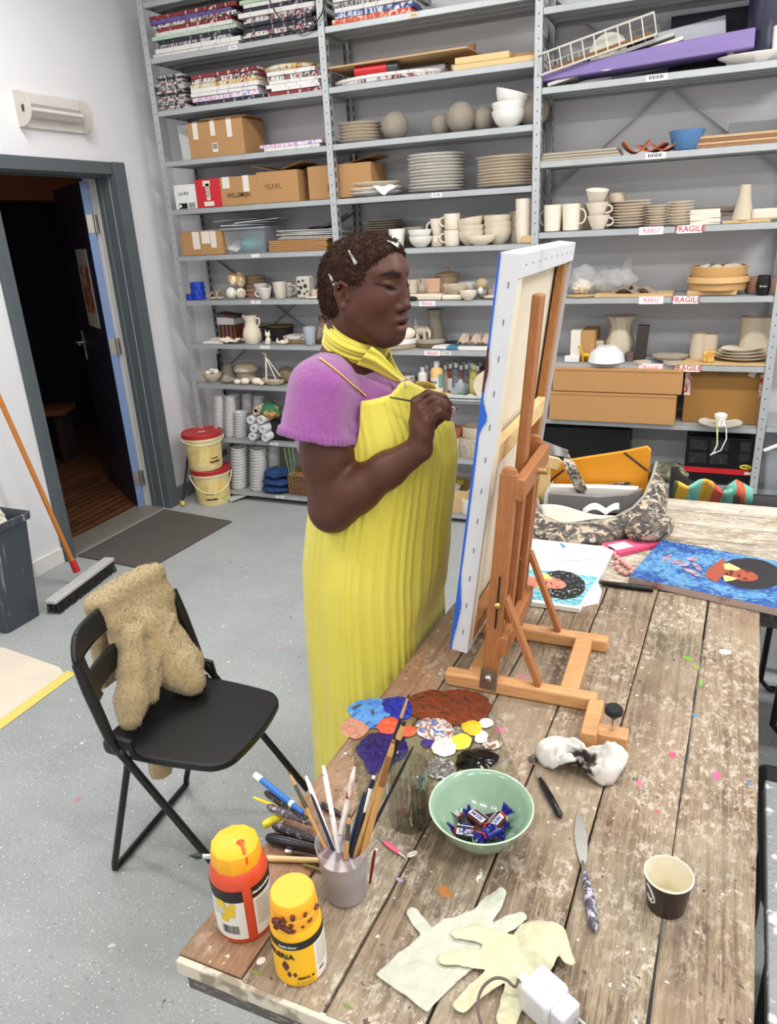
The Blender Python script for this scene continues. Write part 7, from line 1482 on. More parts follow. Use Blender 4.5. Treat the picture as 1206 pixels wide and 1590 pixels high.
# next shelf down
def wheel(b, l, px, dy, r, h, label, m1, m2):
    k = thing('banding_wheel', label, 'turntable', tuple(sp(b, l, px, dy))); lathed([(0, 0), (r*.96, 0), (r, .004), (r, h*.55), (0, h*.55)], 36).obj('wheel_base', m2, k); lathed([(0, h*.55), (r*1.02, h*.55), (r*1.03, h*.62), (r*1.02, h), (0, h)], 36).obj('wheel_top', m1, k); return k
wheel(1, 6, 619, .10, .115, .050, 'plaster disc carrying a white lump beside the chin of the painter', porc, M((170, 150, 126), .8)); wheel(1, 6, 668, .16, .095, .045, 'grey turntable carrying a clay elephant and pot', clay_g, M((104, 84, 66), .8))
k = put(MB().ell((0, 0, .032), (.062, .045, .036), None, 20), 'clay_lump', 'white rounded clay lump on the plaster disc', 'clay', bisque, sp(1, 6, 630, .10, .050))
k = thing('clay_figure', 'clay elephant with curved trunk on the grey turntable', 'figurine', tuple(sp(1, 6, 655, .11, .0455))); MB().ell((0, 0, .05), (.040, .024, .028)).obj('animal_body', clay, k); MB().ell((-.032, 0, .066), (.016, .018, .018)).obj('head', clay, k)
MB().tube([(.03, 0, .06), (.048, -.006, .048), (.05, -.006, .02), (.046, -.006, .004)], [.014, .011, .008, .005], 10).obj('trunk', clay_l, k)
for (x, y) in ((-.022, -.012), (-.022, .012), (.02, -.012), (.02, .012)): MB().cyl((x, y, .0), (x, y, .04), .009, .008, 10).obj('leg', clay, k)
MB().tube([(-.036, 0, .075), (-.036, 0, .115)], [.008, .003], 8).obj('horn', clay, k)
put(lathed([(0, 0), (.052, 0), (.050, .02), (.038, .09), (.044, .15), (.048, .158), (.042, .158), (.034, .09), (.04, .02), (0, .012)]), 'vase', 'tall grey clay vase on the turntable behind the elephant', 'vase', clay_g, sp(1, 6, 676, .19, .0455))
k = thing('paper_bag', 'white paper bag with a blue stripe lying at the shelf edge', 'bag', tuple(sp(1, 6, 692, .03))); MB().box((0, .05, .008), (.17, .10, .016)).obj('bag_body', wht, k, bev=.006); MB().box((.035, .05, .0085), (.07, .102, .017)).obj('blue_stripe', M((70, 130, 156), .5), k, bev=.006)
put(MB().box((0, .07, .012), (.19, .14, .022)), 'cardboard_sheet', 'white board under the broken clay shell', 'board', wht, sp(1, 6, 738, .015), 0)
k = thing('clay_shell', 'broken grey clay shell in three pieces on a white board', 'clay', tuple(sp(1, 6, 738, .07, .024)))
for i, (x, a0) in enumerate(((-.055, .3), (.015, 0), (.075, -.3))):
    q = MB(); q.grid(lambda u, v, x=x: (x+.055*(u-.5)*(1.2-.6*v), -.06+.11*v, .062*math.sin(PI*(.1+.75*v))*(1-.5*(2*u-1)**2)+.008*math.sin(u*9)), 12, 10); q.obj('shell_piece', M((178, 158, 138), .85), k, solid=.006)
put(lathed(plate_prof(.075, .014)), 'plate', 'dark grey dish lying flat behind the paper bag', 'plate', M((88, 88, 90), .6), sp(1, 6, 704, .2)); put(lathed(bowl_prof(.05, .03)), 'bowl', 'grey clay dish beside the elephant turntable', 'bowl', clay_g, sp(1, 6, 606, .19))
# paint bottle shelf
def bottle(loc, h, r, mat, capm, label, lab=None, grp='acrylic paint bottles on the shelf'):
    t = thing('paint_bottle', label, 'bottle', tuple(loc), 0, grp); lathed([(0, 0), (r, 0), (r, h*.74), (r*.86, h*.80), (r*.42, h*.84), (r*.42, h*.87), (0, h*.87)], 20).obj('bottle_body', mat, t); lathed([(0, h*.85), (r*.48, h*.85), (r*.46, h*.99), (r*.4, h), (0, h)], 16).obj('cap', capm, t)
    if lab is not None: wrap_band(t, 'label', lab, r+.0006, camang(loc)-1.3, camang(loc)+1.3, h*.15, h*.55, n=12)
    return t
clb = M((176, 170, 160), .3, var=.2, ns=20); capg = M((196, 196, 198), .4)
bottle(sp(1, 7, 657, .05), .165, .027, M((212, 210, 204), .35), capg, 'white paint bottle at the front beside the peach one', M((196, 206, 206), .5)); bottle(sp(1, 7, 664, .11), .165, .027, M((176, 186, 190), .35), capg, 'pale blue paint bottle behind the white one', M((200, 120, 70), .5)); bottle(sp(1, 7, 671, .16), .17, .026, M((150, 152, 152), .35), capg, 'grey paint bottle with an orange label behind the peach one', M((206, 110, 60), .5))
pb_ = bottle(sp(1, 7, 679, .055), .20, .037, M((226, 184, 120), .35), wht, 'large peach paint bottle with a white cap', M((226, 222, 206), .5)); wrap_band(pb_, 'label', M((120, 160, 150), .5), .0382, camang(pb_.location)+.2, camang(pb_.location)+1.2, .05, .13, n=12); text('acryl', .026, ink, pb_, 0, 0, 'lettering', .0005, (.0384, camang(pb_.location)-.7, .085))
pal_ = [((150, 140, 132), 'grey'), ((128, 56, 52), 'dark red'), ((104, 110, 116), 'slate'), ((120, 72, 64), 'red-brown'), ((90, 86, 92), 'charcoal'), ((140, 132, 126), 'beige-grey'), ((110, 104, 110), 'mauve'), ((172, 164, 92), 'yellow-green'), ((96, 102, 84), 'moss'), ((92, 96, 100), 'steel grey'), ((140, 60, 58), 'brick red'), ((90, 104, 112), 'blue-grey'), ((118, 114, 106), 'stone grey'), ((84, 78, 76), 'dark brown')]
for i, (c, nm) in enumerate(pal_):
    row, col_ = divmod(i, 7) ; px = 692+col_*8.2+row*4; bottle(sp(1, 7, px, .10+.075*row+.006*(i % 2)), .17+.008*(i % 3), .0265, M(c, .3, var=.1), capg if i != 7 else M((206, 200, 150), .4), '%s paint bottle in the %s row of the bottle shelf' % (nm, ['front', 'back'][row]), M((196, 194, 190), .6) if i % 2 else None)
bottle(sp(1, 7, 736, .09), .18, .028, M((170, 160, 84), .35), M((206, 200, 150), .4), 'olive yellow paint bottle by the paper roll', M((200, 190, 120), .5))
k = thing('paint_tray', 'white tray with orange and green paint at the front of the bottle shelf', 'tray', tuple(sp(1, 7, 703, -.012))); MB().box((0, .02, .006), (.33, .07, .012)).obj('tray_base', wht, k, bev=.003); MB().box((0, -.012, .010), (.33, .006, .034)).obj('tray_lip', M((196, 198, 202), .5), k, bev=.002)
for (x, w_, m_, nm) in ((-.05, .09, M((222, 170, 104), .5), 'orange_paint'), (.035, .05, M((74, 140, 50), .5), 'green_paint'), (-.12, .05, M((208, 204, 196), .5), 'grey_paint'), (.10, .05, M((214, 200, 160), .5), 'cream_paint')): MB().ell((x, .02, .016), (w_/2, .028, .014), None, 14).obj(nm, m_, k)
for i, (px, dy, r, h, lb) in enumerate(((714, .045, .032, .065, 'clear plastic cup on the paint tray'), (721, .08, .03, .06, 'clear plastic cup behind the first one'), (706, .03, .03, .04, 'low clear plastic tub at the tray edge'))): put(lathed(cup_prof(r*.8, r, h, .0015)), 'plastic_cup', lb, 'cup', cpl.m, sp(1, 7, px, dy, .014))
k = thing('paper_roll', 'big cream paper roll lying with its dark hole to the room', 'paper roll', tuple(sp(1, 7, 757, -.03, .083))); b = MB(); b.lathe([(.030, 0), (.081, 0), (.083, .003), (.083, .28), (.030, .28), (.030, 0)], 40, R=rotm(-PI/2, 0, 0)); b.obj('paper', M((222, 208, 184), .7, var=.05), k); b = MB(); b.lathe([(0, .03), (.0302, .03), (.0302, .001), (.027, .001), (.027, .028), (0, .028)], 28, R=rotm(-PI/2, 0, 0)); b.obj('core', M((60, 46, 36), .8), k)
put(MB().prism([(-.05, 0), (.05, 0), (.045, .03)], 0, .05, Matrix(((1, 0, 0, 0), (0, 0, 1, 0), (0, 1, 0, 0), (0, 0, 0, 1)))), 'roll_chock', 'black wedge keeping the paper roll in place', 'wedge', blackp, sp(1, 7, 737, -.02), 0)
k = thing('paint_tin', 'red tin with a pale patterned lid behind the scarf knot', 'tin', tuple(sp(1, 7, 628, .10))); lathed([(0, 0), (.075, 0), (.075, .07), (0, .07)], 32).obj('tin_body', M((160, 34, 40), .4), k); lathed([(0, .072), (.078, .072), (.078, .10), (.07, .108), (0, .108)], 32).obj('lid', M((200, 194, 188), .5, c2=(150, 120, 120), thr=.55, var=0, ns=30), k)
put(lathed(cup_prof(.03, .034, .06)), 'pot', 'small green glazed pot beside the red tin', 'pot', M((70, 140, 120), .4), sp(1, 7, 646, .05))
# terracotta and oval pots
put(MB().box((0, .09, .055), (.10, .16, .11)), 'clay_box', 'tan clay box under the terracotta pot', 'box', clay, sp(1, 8, 699, .02), 0, bev=.003); put(lathed(cup_prof(.032, .044, .065)), 'flower_pot', 'small terracotta pot on the clay box by the hand', 'pot', terra, sp(1, 8, 706, .06, .112)); put(lathed(cup_prof(.02, .03, .06)), 'flower_pot', 'dark terracotta pot behind the fingers', 'pot', M((110, 70, 50), .8), sp(1, 8, 692, .14, .112))
oval = lambda r, h, t=.008: [(0, .003), (r*.96, 0), (r, .006), (r, h), (r-t, h), (r-t, .01), (0, .01)]
put(lathed(oval(.098, .115), 44, sy=.85), 'oval_pot', 'lower large oval speckled clay pot by the canvas', 'pot', M((196, 186, 168), .8, c2=(176, 164, 144), thr=.5, ns=60, var=0), sp(1, 8, 736, .10)); put(lathed(oval(.085, .10), 44, sy=.85), 'oval_pot', 'upper oval clay pot set inside the lower one', 'pot', clay, sp(1, 8, 738, .11, .075))
k = thing('wooden_crate', 'open wooden crate on the lowest shelf of the second bay', 'crate', tuple(sp(1, 9, 700, .02)))
for (c, d) in (((0, .005, .07), (.22, .01, .14)), ((0, .235, .07), (.22, .01, .14)), ((-.105, .12, .07), (.01, .22, .14)), ((.105, .12, .07), (.01, .22, .14)), ((0, .12, .005), (.2, .22, .01))): MB().box(c, d).obj('crate_board', ply, k, smooth=0, bev=.001)
put(lathed(bowl_prof(.06, .05)), 'bowl', 'lilac-white bowl standing in the wooden crate', 'bowl', M((206, 198, 202), .4), sp(1, 9, 700, .07, .10)); put(MB().ell((0, 0, .03), (.035, .035, .03)), 'clay_ball', 'mustard yellow ball behind the bowl in the crate', 'ball', M((176, 150, 50), .6), sp(1, 9, 714, .19, .10)); put(MB().box((0, .1, .04), (.18, .16, .08)), 'rubble', 'grey clay scraps filling the wooden crate', 'clay', greyc, sp(1, 9, 700, .04, .012), kind=None) if False else None
put(lathed(oval(.055, .095), 36), 'oval_pot', 'cream round pot beside the crate on the lowest shelf', 'pot', bisque, sp(1, 9, 730, .05))
# ---- first bay, middle shelves
k = thing('pierced_cup', 'deep blue glazed cup with oval holes near the wall', 'cup', tuple(sp(0, 5, 309, .06))); blu_g = M((32, 64, 176), .3, var=.2, ns=30)
lathed(cup_prof(.042, .044, .105)).obj('cup_body', blu_g, k)
for j in range(2):
    for i in range(8): a = i*PI/4+j*.4; MB().ell((.0435*math.cos(a), .0435*math.sin(a), .035+.04*j), (.004, .004, .011), rotm(0, 0, a), 8).obj('hole', M((14, 22, 70), .6), k)
put(lathed(cup_prof(.024, .026, .036)), 'cup', 'small blue glazed dish beside the blue cup', 'cup', blu_g, sp(0, 5, 296, .04))
k = thing('sandal', 'woven tan sandal between blue cup and shells', 'sandal', tuple(sp(0, 5, 337, .06))); MB().ell((0, 0, .008), (.062, .03, .008), None, 18).obj('sole', clay, k); [MB().tube([(x-.02*s, -.028, .012), (x, -.0, .012+h_), (x+.02*s, .028, .012)], .005, 8).obj('band', M((170, 146, 116), .8), k) for x, s, h_ in ((-.03, 1, .03), (.0, -1, .04), (.03, 1, .05))]
def shell(px, dy, dz, r, label, mats):
    k = thing('glazed_shell', label, 'shell', tuple(sp(0, 5, px, dy, dz)))
    MB().ell((0, 0, r[2]), r, None, 18).obj('shell_body', mats[0], k); MB().ell((r[0]*.35, -r[1]*.5, r[2]*.9), (r[0]*.55, r[1]*.6, r[2]*.75), rotm(0, .4, 0), 14).obj('shell_lip', mats[1], k)
hon = M((196, 160, 104), .25, c2=(222, 210, 190), thr=.5, ns=20, var=0); shell(363, .10, .066, (.036, .032, .045), 'upper honey-glazed shell in the heap by the wall', (hon, bisque)); shell(374, .11, .060, (.036, .032, .05), 'taller honey-glazed shell leaning on the other', (hon, hon)); shell(360, .04, .0, (.034, .03, .036), 'white-green glazed shell at the front of the heap', (M((214, 220, 210), .25), bisque)); shell(375, .06, .0, (.03, .03, .033), 'cream shell below the taller honey one', (bisque, hon))
def ring_basket(px, dy, label, r, h, mat): k = thing('woven_basket', label, 'basket', tuple(sp(0, 5, px, dy))); [MB().tube([(r*(1-.10*abs(i-2))*math.cos(a), r*.75*math.sin(a), h*(i+.5)/5) for a in [2*PI*j/20 for j in range(20)]], h/9, 6, closed=True).obj('coil', mat, k) for i in range(5)]; return k
ring_basket(398, .2, 'brown coiled basket behind the teacups', .07, .13, M((150, 128, 102), .9)); ring_basket(385, .23, 'second coiled basket at the back by the shells', .05, .12, M((160, 140, 112), .9))
put(MB().box((0, .06, .014), (.12, .1, .028)), 'tile', 'red-brown tile under the back teacup', 'tile', M((150, 104, 92), .6), sp(0, 5, 396, .10), 0, bev=.003)
pinkc = M((222, 214, 208), .3, c2=(196, 140, 146), thr=.66, ns=45, var=0); mug(.026, .046, .062, pinkc, 'white teacup with pink flowers at the front of the shelf', sp(0, 5, 412, .035), PI*1.1, None, 'teacup', .8); mug(.03, .046, .055, pinkc, 'second pink-flowered teacup behind on the tile', sp(0, 5, 406, .13, .029), .2, None, 'teacup', .8)
put(lathed(cup_prof(.032, .042, .095)), 'tumbler', 'tall cream crackled tumbler beside the teacups', 'cup', M((206, 200, 186), .35, var=.15, ns=40), sp(0, 5, 436, .06)); mug(.034, .034, .085, M((206, 200, 190), .4, c2=(150, 80, 76), thr=.6, ns=30, stretch=(1, 1, 3), var=0), 'mug with red bands behind the tall tumbler', sp(0, 5, 448, .13), 0)
k = thing('spotted_vase', 'grey square vase with dark round spots behind the hair', 'vase', tuple(sp(0, 5, 476, .07))); MB().box((0, 0, .062), (.085, .075, .124)).obj('vase_body', M((196, 190, 178), .5), k, bev=.008)
for (x, z, r) in ((-.024, .095, .009), (.004, .10, .007), (-.012, .062, .011), (.018, .07, .013), (-.026, .035, .013), (.008, .028, .008), (.028, .04, .007), (-.03, .068, .006)): MB().ell((x, -.0378, z), (r, .0014, r), None, 12).obj('spot', M((52, 46, 42), .5), k)
mug(.02, .024, .05, clay, 'small clay mug in front of the spotted vase', sp(0, 5, 489, .03), .2); k = thing('dish', 'flat cream dish with a red edge beside the hair', 'dish', tuple(sp(0, 5, 488, .015))); MB().ell((-.01, 0, .006), (.05, .02, .006)).obj('dish_body', bisque, k); MB().ell((.042, -.004, .011), (.018, .012, .011)).obj('red_lump', M((196, 40, 50), .4), k)
# pitcher shelf
put(MB().box((0, .08, .005), (.15, .15, .010)), 'plaster_tile', 'white plaster tile at the wall end of the pitcher shelf', 'tile', porc, sp(0, 6, 330, .01), 0); q = MB(); q.grid(lambda u, v: ((u-.5)*.15, (v-.5)*.09, .014+.012*math.sin(u*14)*math.sin(v*9)+.012*(2*u-1)**2), 20, 14); put(q, 'clay_dish', 'wavy cream clay dish in front of the pitcher', 'dish', bisque, sp(0, 6, 362, .05), 0, None, solid=.004); q = MB(); q.grid(lambda u, v: ((u-.5)*.14, (v-.5)*.09, .012+.008*math.sin(u*30)*math.sin(v*21)), 24, 16); put(q, 'clay_dish', 'pink-dotted clay dish on the plaster tile', 'dish', M((206, 186, 172), .6, c2=(176, 110, 104), thr=.62, ns=70, var=0), sp(0, 6, 345, .12, .002), 0, None, solid=.005)
k = thing('striped_box', 'small box with dark blue and orange stripes behind the dishes', 'box', tuple(sp(0, 6, 361, .19))); MB().box((0, 0, .05), (.12, .10, .10)).obj('box_body', M((150, 90, 60), .6), k, smooth=0)
for i in range(4): MB().box((-.045+.03*i, -.0508, .05), (.013, .001, .1)).obj('stripe', M((40, 36, 66), .6), k, smooth=0)
MB().box((.0, .0, .125), (.13, .11, .045)).obj('white_layer', wht, k, smooth=0); MB().box((0, 0, .158), (.14, .115, .018), rotm(0, .12, 0)).obj('lid', M((60, 96, 84), .6, c2=(120, 50, 60), thr=.52, ns=20, var=0), k, smooth=0)
k = thing('pitcher', 'round-bellied cream clay pitcher with a handle', 'pitcher', tuple(sp(0, 6, 393, .06))); prf = [(0, .002), (.045, 0), (.056, .02), (.060, .05), (.052, .085), (.036, .115), (.036, .135), (.044, .165), (.042, .168), (.032, .135), (.03, .115), (.04, .09), (0, .03)]; lathed(prf).obj('pitcher_body', clay_l, k); MB().tube([(.038, 0, .155), (.062, 0, .150), (.064, 0, .125), (.045, 0, .100)], .006, 8).obj('handle', clay_l, k); MB().tube([(-.034, -.0, .150), (-.056, 0, .172)], [.016, .006], 8).obj('spout', clay_l, k)
plate_stack(0, 6, 400, .085, 6, .016, M((186, 180, 170), .5, c2=(60, 56, 54), thr=.62, ns=4, stretch=(1, 1, 20), var=0), 'behind the pitcher', .2, 'dark-rimmed', .014)
k = thing('clay_figure', 'small pale clay cat figure beside the pitcher', 'figurine', tuple(sp(0, 6, 417, .03))); MB().ell((0, 0, .022), (.016, .014, .024)).obj('animal_body', bisque, k); MB().ell((0, 0, .055), (.018, .014, .016)).obj('head', bisque, k); [MB().tube([(s*.01, 0, .064), (s*.014, 0, .085)], [.007, .001], 6).obj('ear', bisque, k) for s in (-1, 1)]; [MB().cyl((s*.01, -.012, 0), (s*.008, -.006, .03), .006, n=8).obj('leg', bisque, k) for s in (-1, 1)]
k = thing('clay_figure', 'pale clay crab shape at the shelf edge beside the cat', 'figurine', tuple(sp(0, 6, 440, .015))); MB().ell((0, 0, .014), (.03, .016, .014)).obj('animal_body', bisque, k); [MB().tube([(s*.02, -.008, .012), (s*.036, -.012, .02), (s*.03, -.014, .038)], [.008, .008, .005], 8).obj('claw', bisque, k) for s in (-1, 1)]
k = thing('dark_basket', 'black oval basket with gold weave behind the figures', 'basket', tuple(sp(0, 6, 437, .17))); lathed([(0, 0), (.065, 0), (.085, .05), (.092, .09), (.086, .09), (.07, .02), (0, .015)], 36, sy=.7).obj('basket_body', M((30, 24, 22), .6), k); MB().tube([(.09*math.cos(a), .063*math.sin(a), .092) for a in [2*PI*j/32 for j in range(32)]], .006, 8, closed=True).obj('rim', M((96, 74, 40), .6), k)
for i in range(2): put(MB().box((0, .07, .012), (.16, .13, .022)), 'tile', '%s of the two tiles under the clear cup' % ['brown lower', 'white upper'][i], 'tile', [M((140, 112, 84), .7), M((206, 204, 200), .5, c2=(120, 116, 112), thr=.6, ns=40, var=0)][i], sp(0, 6, 457+4*(1-i), .04, .024*i), 0, bev=.002)
rbm = NT('ribbed_plastic'); rbm.set(.2, Alpha=.55); rbm.col(lin((196, 202, 212)))
put(lathed(cup_prof(.030, .039, .105, .002), 48, wob=lambda t, z: 1+.02*math.cos(18*t)), 'plastic_cup', 'ribbed clear plastic cup in front of the brown vase', 'cup', rbm.m, sp(0, 6, 482, .02)); k = thing('brown_vase', 'twisted brown and cream vase next to the scarf', 'vase', tuple(sp(0, 6, 500, .08)))
MB().tube([(0, 0, 0), (-.006, 0, .05), (.012, 0, .09), (.02, 0, .13), (.004, 0, .165)], [.032, .036, .03, .026, .014], 18).obj('vase_body', M((150, 132, 112), .35, c2=(84, 54, 36), thr=.5, ns=16, var=0), k); put(lathed(cup_prof(.030, .039, .09, .002)), 'plastic_cup', 'second clear plastic cup behind the neck of the painter', 'cup', rbm.m, sp(0, 6, 511, .05))
# boat shelf
k = thing('clay_bowl', 'wide cream clay bowl filled with lumps at the wall end', 'bowl', tuple(sp(0, 7, 331, .07))); lathed(bowl_prof(.066, .06)).obj('bowl_body', clay, k); [MB().ell((.03*math.cos(i*2.1), .03*math.sin(i*2.1), .062+.008*(i % 2)), (.022, .02, .016), None, 10).obj('clay_lump', bisque, k) for i in range(5)]
q = MB(); q.lathe([(0, .0), (.06, .0), (.055, .02), (.04, .05), (.034, .085), (.018, .10), (0, .105)], 24, wob=lambda t, z: 1+.12*math.sin(3*t+z*60)); put(q, 'clay_lump', 'grey twisted clay lump between bowl and ribbed pot', 'clay', clay_g, sp(0, 7, 356, .16)); put(lathed(plate_prof(.055, .02)), 'plate', 'flat grey clay dish in front of the twisted lump', 'plate', clay_g, sp(0, 7, 356, .06))
k = thing('ribbed_pot', 'ribbed grey pot with a flat oval lid', 'pot', tuple(sp(0, 7, 384, .15))); lathed([(0, 0), (.066, 0), (.072, .062), (0, .062)], 60, wob=lambda t, z: 1+.025*math.cos(26*t), sy=.8).obj('pot_body', clay_g, k); lathed([(0, .064), (.084, .064), (.086, .08), (.08, .09), (.07, .094), (.068, .104), (.05, .112), (0, .114)], 36, sy=.8).obj('lid', clay, k)
for i, (px, dy, r, lb) in enumerate(((369, .02, .026, 'small cream clay lump at the shelf edge below the ribbed pot'), (381, .025, .034, 'round white clay apple at the shelf edge'), (399, .03, .036, 'white crumbly clay lump beside the boat'), (391, .08, .034, 'grey clay lump behind the white apple'), (412, .09, .03, 'grey clay mound behind the boat'), (406, .02, .02, 'small flat cream clay piece before the boat'))): put(MB().ell((0, 0, r*.62), (r, r*.8, r*.65), None, 14), 'clay_lump', lb, 'clay', [bisque, bisque, bisque, clay_g, clay_g, bisque][i], sp(0, 7, px, dy))
k = thing('clay_boat', 'small clay sailing boat with tilted mast and stays', 'boat model', tuple(sp(0, 7, 425, .04))); b = MB(); b.lathe([(0, 0), (.03, 0), (.06, .014), (.068, .03), (.06, .03), (.04, .012), (0, .01)], 28, sx=1.2, sy=.5); b.obj('hull', clay, k)
MB().tube([(-.052, 0, .012), (-.036, 0, .19)], .0055, 8).obj('mast', bisque, k); MB().tube([(-.040, 0, .18), (.026, 0, .02)], .0035, 8).obj('stay', bisque, k); MB().tube([(-.040, 0, .18), (.055, 0, .055)], .003, 8).obj('stay', bisque, k); MB().ell((-.048, 0, .195), (.02, .006, .008), rotm(0, .4, 0), 10).obj('pennant', clay, k)
put(MB().ell((0, 0, .05), (.06, .04, .055), None, 20), 'clay_lump', 'rough brown plant-like clay clump behind the shoulder', 'clay', M((128, 110, 88), .9, bump=.8, bs=60), sp(0, 7, 446, .12)); put(lathed(bowl_prof(.05, .05)), 'bowl', 'grey glass bowl behind the boat', 'bowl', rbm.m, sp(0, 7, 436, .18)); put(MB().tube([(0, 0, 0), (.01, 0, .16)], .009, 8), 'rod', 'black iron rod standing behind the clay bowl', 'rod', blackp, sp(0, 7, 341, .2))
# stacked white cups, rolls, cloths
tubw = M((214, 214, 214), .45, var=.03)
for i, (px, dy, n, l, z0, r) in enumerate(((341, .06, 18, 8, 0, .040), (358, .06, 18, 8, 0, .040), (374, .06, 10, 8, 0, .044), (366, .17, 18, 8, 0, .04), (384, .17, 18, 8, 0, .04), (402, .17, 17, 8, 0, .04), (372, .06, 14, 9, 0, .056), (402, .06, 14, 9, 0, .056), (389, .17, 14, 9, 0, .05), (424, .16, 14, 9, 0, .05))):
    o = None; lbw = ['nearest the wall', 'second from the wall', 'short and third from the wall', 'behind the first two', 'behind the short one', 'behind the paper rolls', 'nearest the buckets', 'second from the buckets', 'behind those by the buckets', 'behind the blue jeans'][i]
    h = {0: .27, 1: .27, 2: .17, 3: .27, 4: .27, 5: .26}.get(i, .29); st_ = h/n
    for j in range(n):
        loc = sp(0, l, px, dy, j*st_+.0005)
        if o is None: o = put(lathed([(r*.86, 0), (r*.9, .004), (r, st_*.9), (r*1.05, st_*.92), (r*1.05, st_*1.15), (r*.98, st_*1.15), (r*.84, .004), (r*.84, 0), (r*.86, 0)] , 20), 'plastic_tub', 'white plastic tub, %s in the stack %s' % (nth(j, n), lbw), 'tub', tubw, loc, 0, 'stacked white plastic tubs')
        else: cp(o, loc, 'white plastic tub, %s in the stack %s' % (nth(j, n), lbw), 0)
rolls = [(389, 642, .0), (405, 638, 1), (388, 655, .0), (401, 665, 1), (391, 672, .0), (409, 676, 1)]
for i, (px, pz, q_) in enumerate(((388, .145, 0), (404, .150, 0), (393, .090, 0), (407, .088, 0), (391, .036, 0), (411, .034, 0))):
    p = sp(0, 8, px, -.04, pz); k = thing('paper_roll', 'white paper roll in clear wrap, %s of the bundle by the arm' % ['upper wall-side', 'upper arm-side', 'middle wall-side', 'middle arm-side', 'lower wall-side', 'lower arm-side'][i], 'paper roll', tuple(p), 0, 'wrapped white paper rolls')
    MB().lathe([(.014, 0), (.026, 0), (.0275, .004), (.0275, .24), (.014, .24), (.014, 0)], 24, R=rotm(-PI/2, 0, 0)).obj('paper', tubw, k); MB().lathe([(0, .012), (.0142, .012), (.0142, .002), (0, .010)], 16, R=rotm(-PI/2, 0, 0)).obj('core', M((176, 176, 176), .6), k)
put(MB().lathe([(.012, 0), (.026, 0), (.028, .004), (.028, .2), (0, .2)], 24, R=rotm(-PI/2, 0, 0)), 'paper_roll', 'brown-tipped roll lying on top of the white rolls', 'paper roll', M((150, 112, 80), .6, c2=(206, 196, 180), thr=.5, ns=40, var=0), sp(0, 8, 397, -.03, .205))
def heap(px, b, l, dy, r, mat, name, label, cat, seed, dz=0.0, nf=30):
    q = MB(); q.grid(lambda u, v: (lambda th, ph: (lambda s_: (r[0]*s_*math.cos(th)*math.sin(ph), r[1]*s_*math.sin(th)*math.sin(ph), r[2]*(1+s_*math.cos(ph)*.98)))(1+.22*mnoise.noise(Vector((2.4*math.cos(th)*math.sin(ph)+seed, 2.4*math.sin(th)*math.sin(ph), 2.4*math.cos(ph))))+.08*mnoise.noise(Vector((7*math.cos(th)*math.sin(ph), 7*math.sin(th)*math.sin(ph)+seed, 7*math.cos(ph))))))(2*PI*u, PI*v), nf*2, nf, cu=True); return put(q, name, label, cat, mat, sp(b, l, px, dy, dz), 0, None, 180)
gcl = M((54, 110, 74), .8, c2=(196, 140, 90), thr=.55, ns=16, var=0); heap(420, 0, 8, .05, (.075, .07, .05), gcl, 'patterned_cloth', 'green and orange patterned cloth bundle by the shoulder', 'cloth', 2, .14); put(MB().box((0, .1, .065), (.16, .18, .13)), 'speaker_box', 'black box under the green cloth bundle', 'box', blackp, sp(0, 8, 438, .02), 0, bev=.004)
jean = M((36, 62, 110), .85, var=.25, ns=40, bump=.3, bs=200)
for i, (r, z, lb) in enumerate((((.10, .085, .028), .0, 'lowest folded pair of blue jeans by the wicker basket'), ((.105, .085, .028), .050, 'middle folded pair of blue jeans by the wicker basket'), ((.085, .08, .034), .100, 'topmost folded pair of blue jeans by the wicker basket'))): heap(431, 0, 9, .06, r, jean, 'folded_jeans', lb, 'jeans', 3+i, z, 20)
wk = NT('wicker'); v = wk.co((1, 1, 1)); br = wk.n('ShaderNodeTexBrick', i_Scale=1.0); br.inputs['Color1'].default_value = (*lin((176, 132, 80)), 1); br.inputs['Color2'].default_value = (*lin((150, 108, 62)), 1); br.inputs['Mortar'].default_value = (*lin((70, 46, 26)), 1); br.inputs['Mortar Size'].default_value = .004; br.inputs['Brick Width'].default_value = .05; br.inputs['Row Height'].default_value = .012
rv = wk.n('ShaderNodeMapping'); rv.inputs['Rotation'].default_value = (PI/2, 0, 0); wk.l(v, rv.inputs[0]); wk.l(rv.outputs[0], br.inputs['Vector']); wk.col(br.outputs[0]); wk.set(.7)
put(MB().box((0, .1, .07), (.16, .2, .14)), 'wicker_basket', 'square wicker basket on the lowest shelf behind the arm', 'basket', wk.m, sp(0, 9, 464, .02), 0, bev=.006)
k = thing('ribbon', 'green cloth ribbons hanging in front of the wicker basket', 'ribbon', tuple(sp(0, 8, 447, -.02))); [MB().tube([(x, 0, -.03), (x+.01, -.005, -.12), (x+.03*s, -.01, -.22)], [.008, .007, .005], 6, flat=.3).obj('ribbon_strip', M((110, 150, 90), .7), k) for x, s in ((-.03, 1), (0, .6), (.03, -.3))]
f0, f1 = at_z(358, 776, .004), at_z(405, 768, .004); put(MB().bar((f0.x, f0.y-.02, .012), (f1.x, f1.y, .055), .09, .006), 'wooden_strip', 'grey-white strip leaning on the lowest shelf beside the buckets', 'strip', M((190, 194, 192), .5), (0, 0, 0))
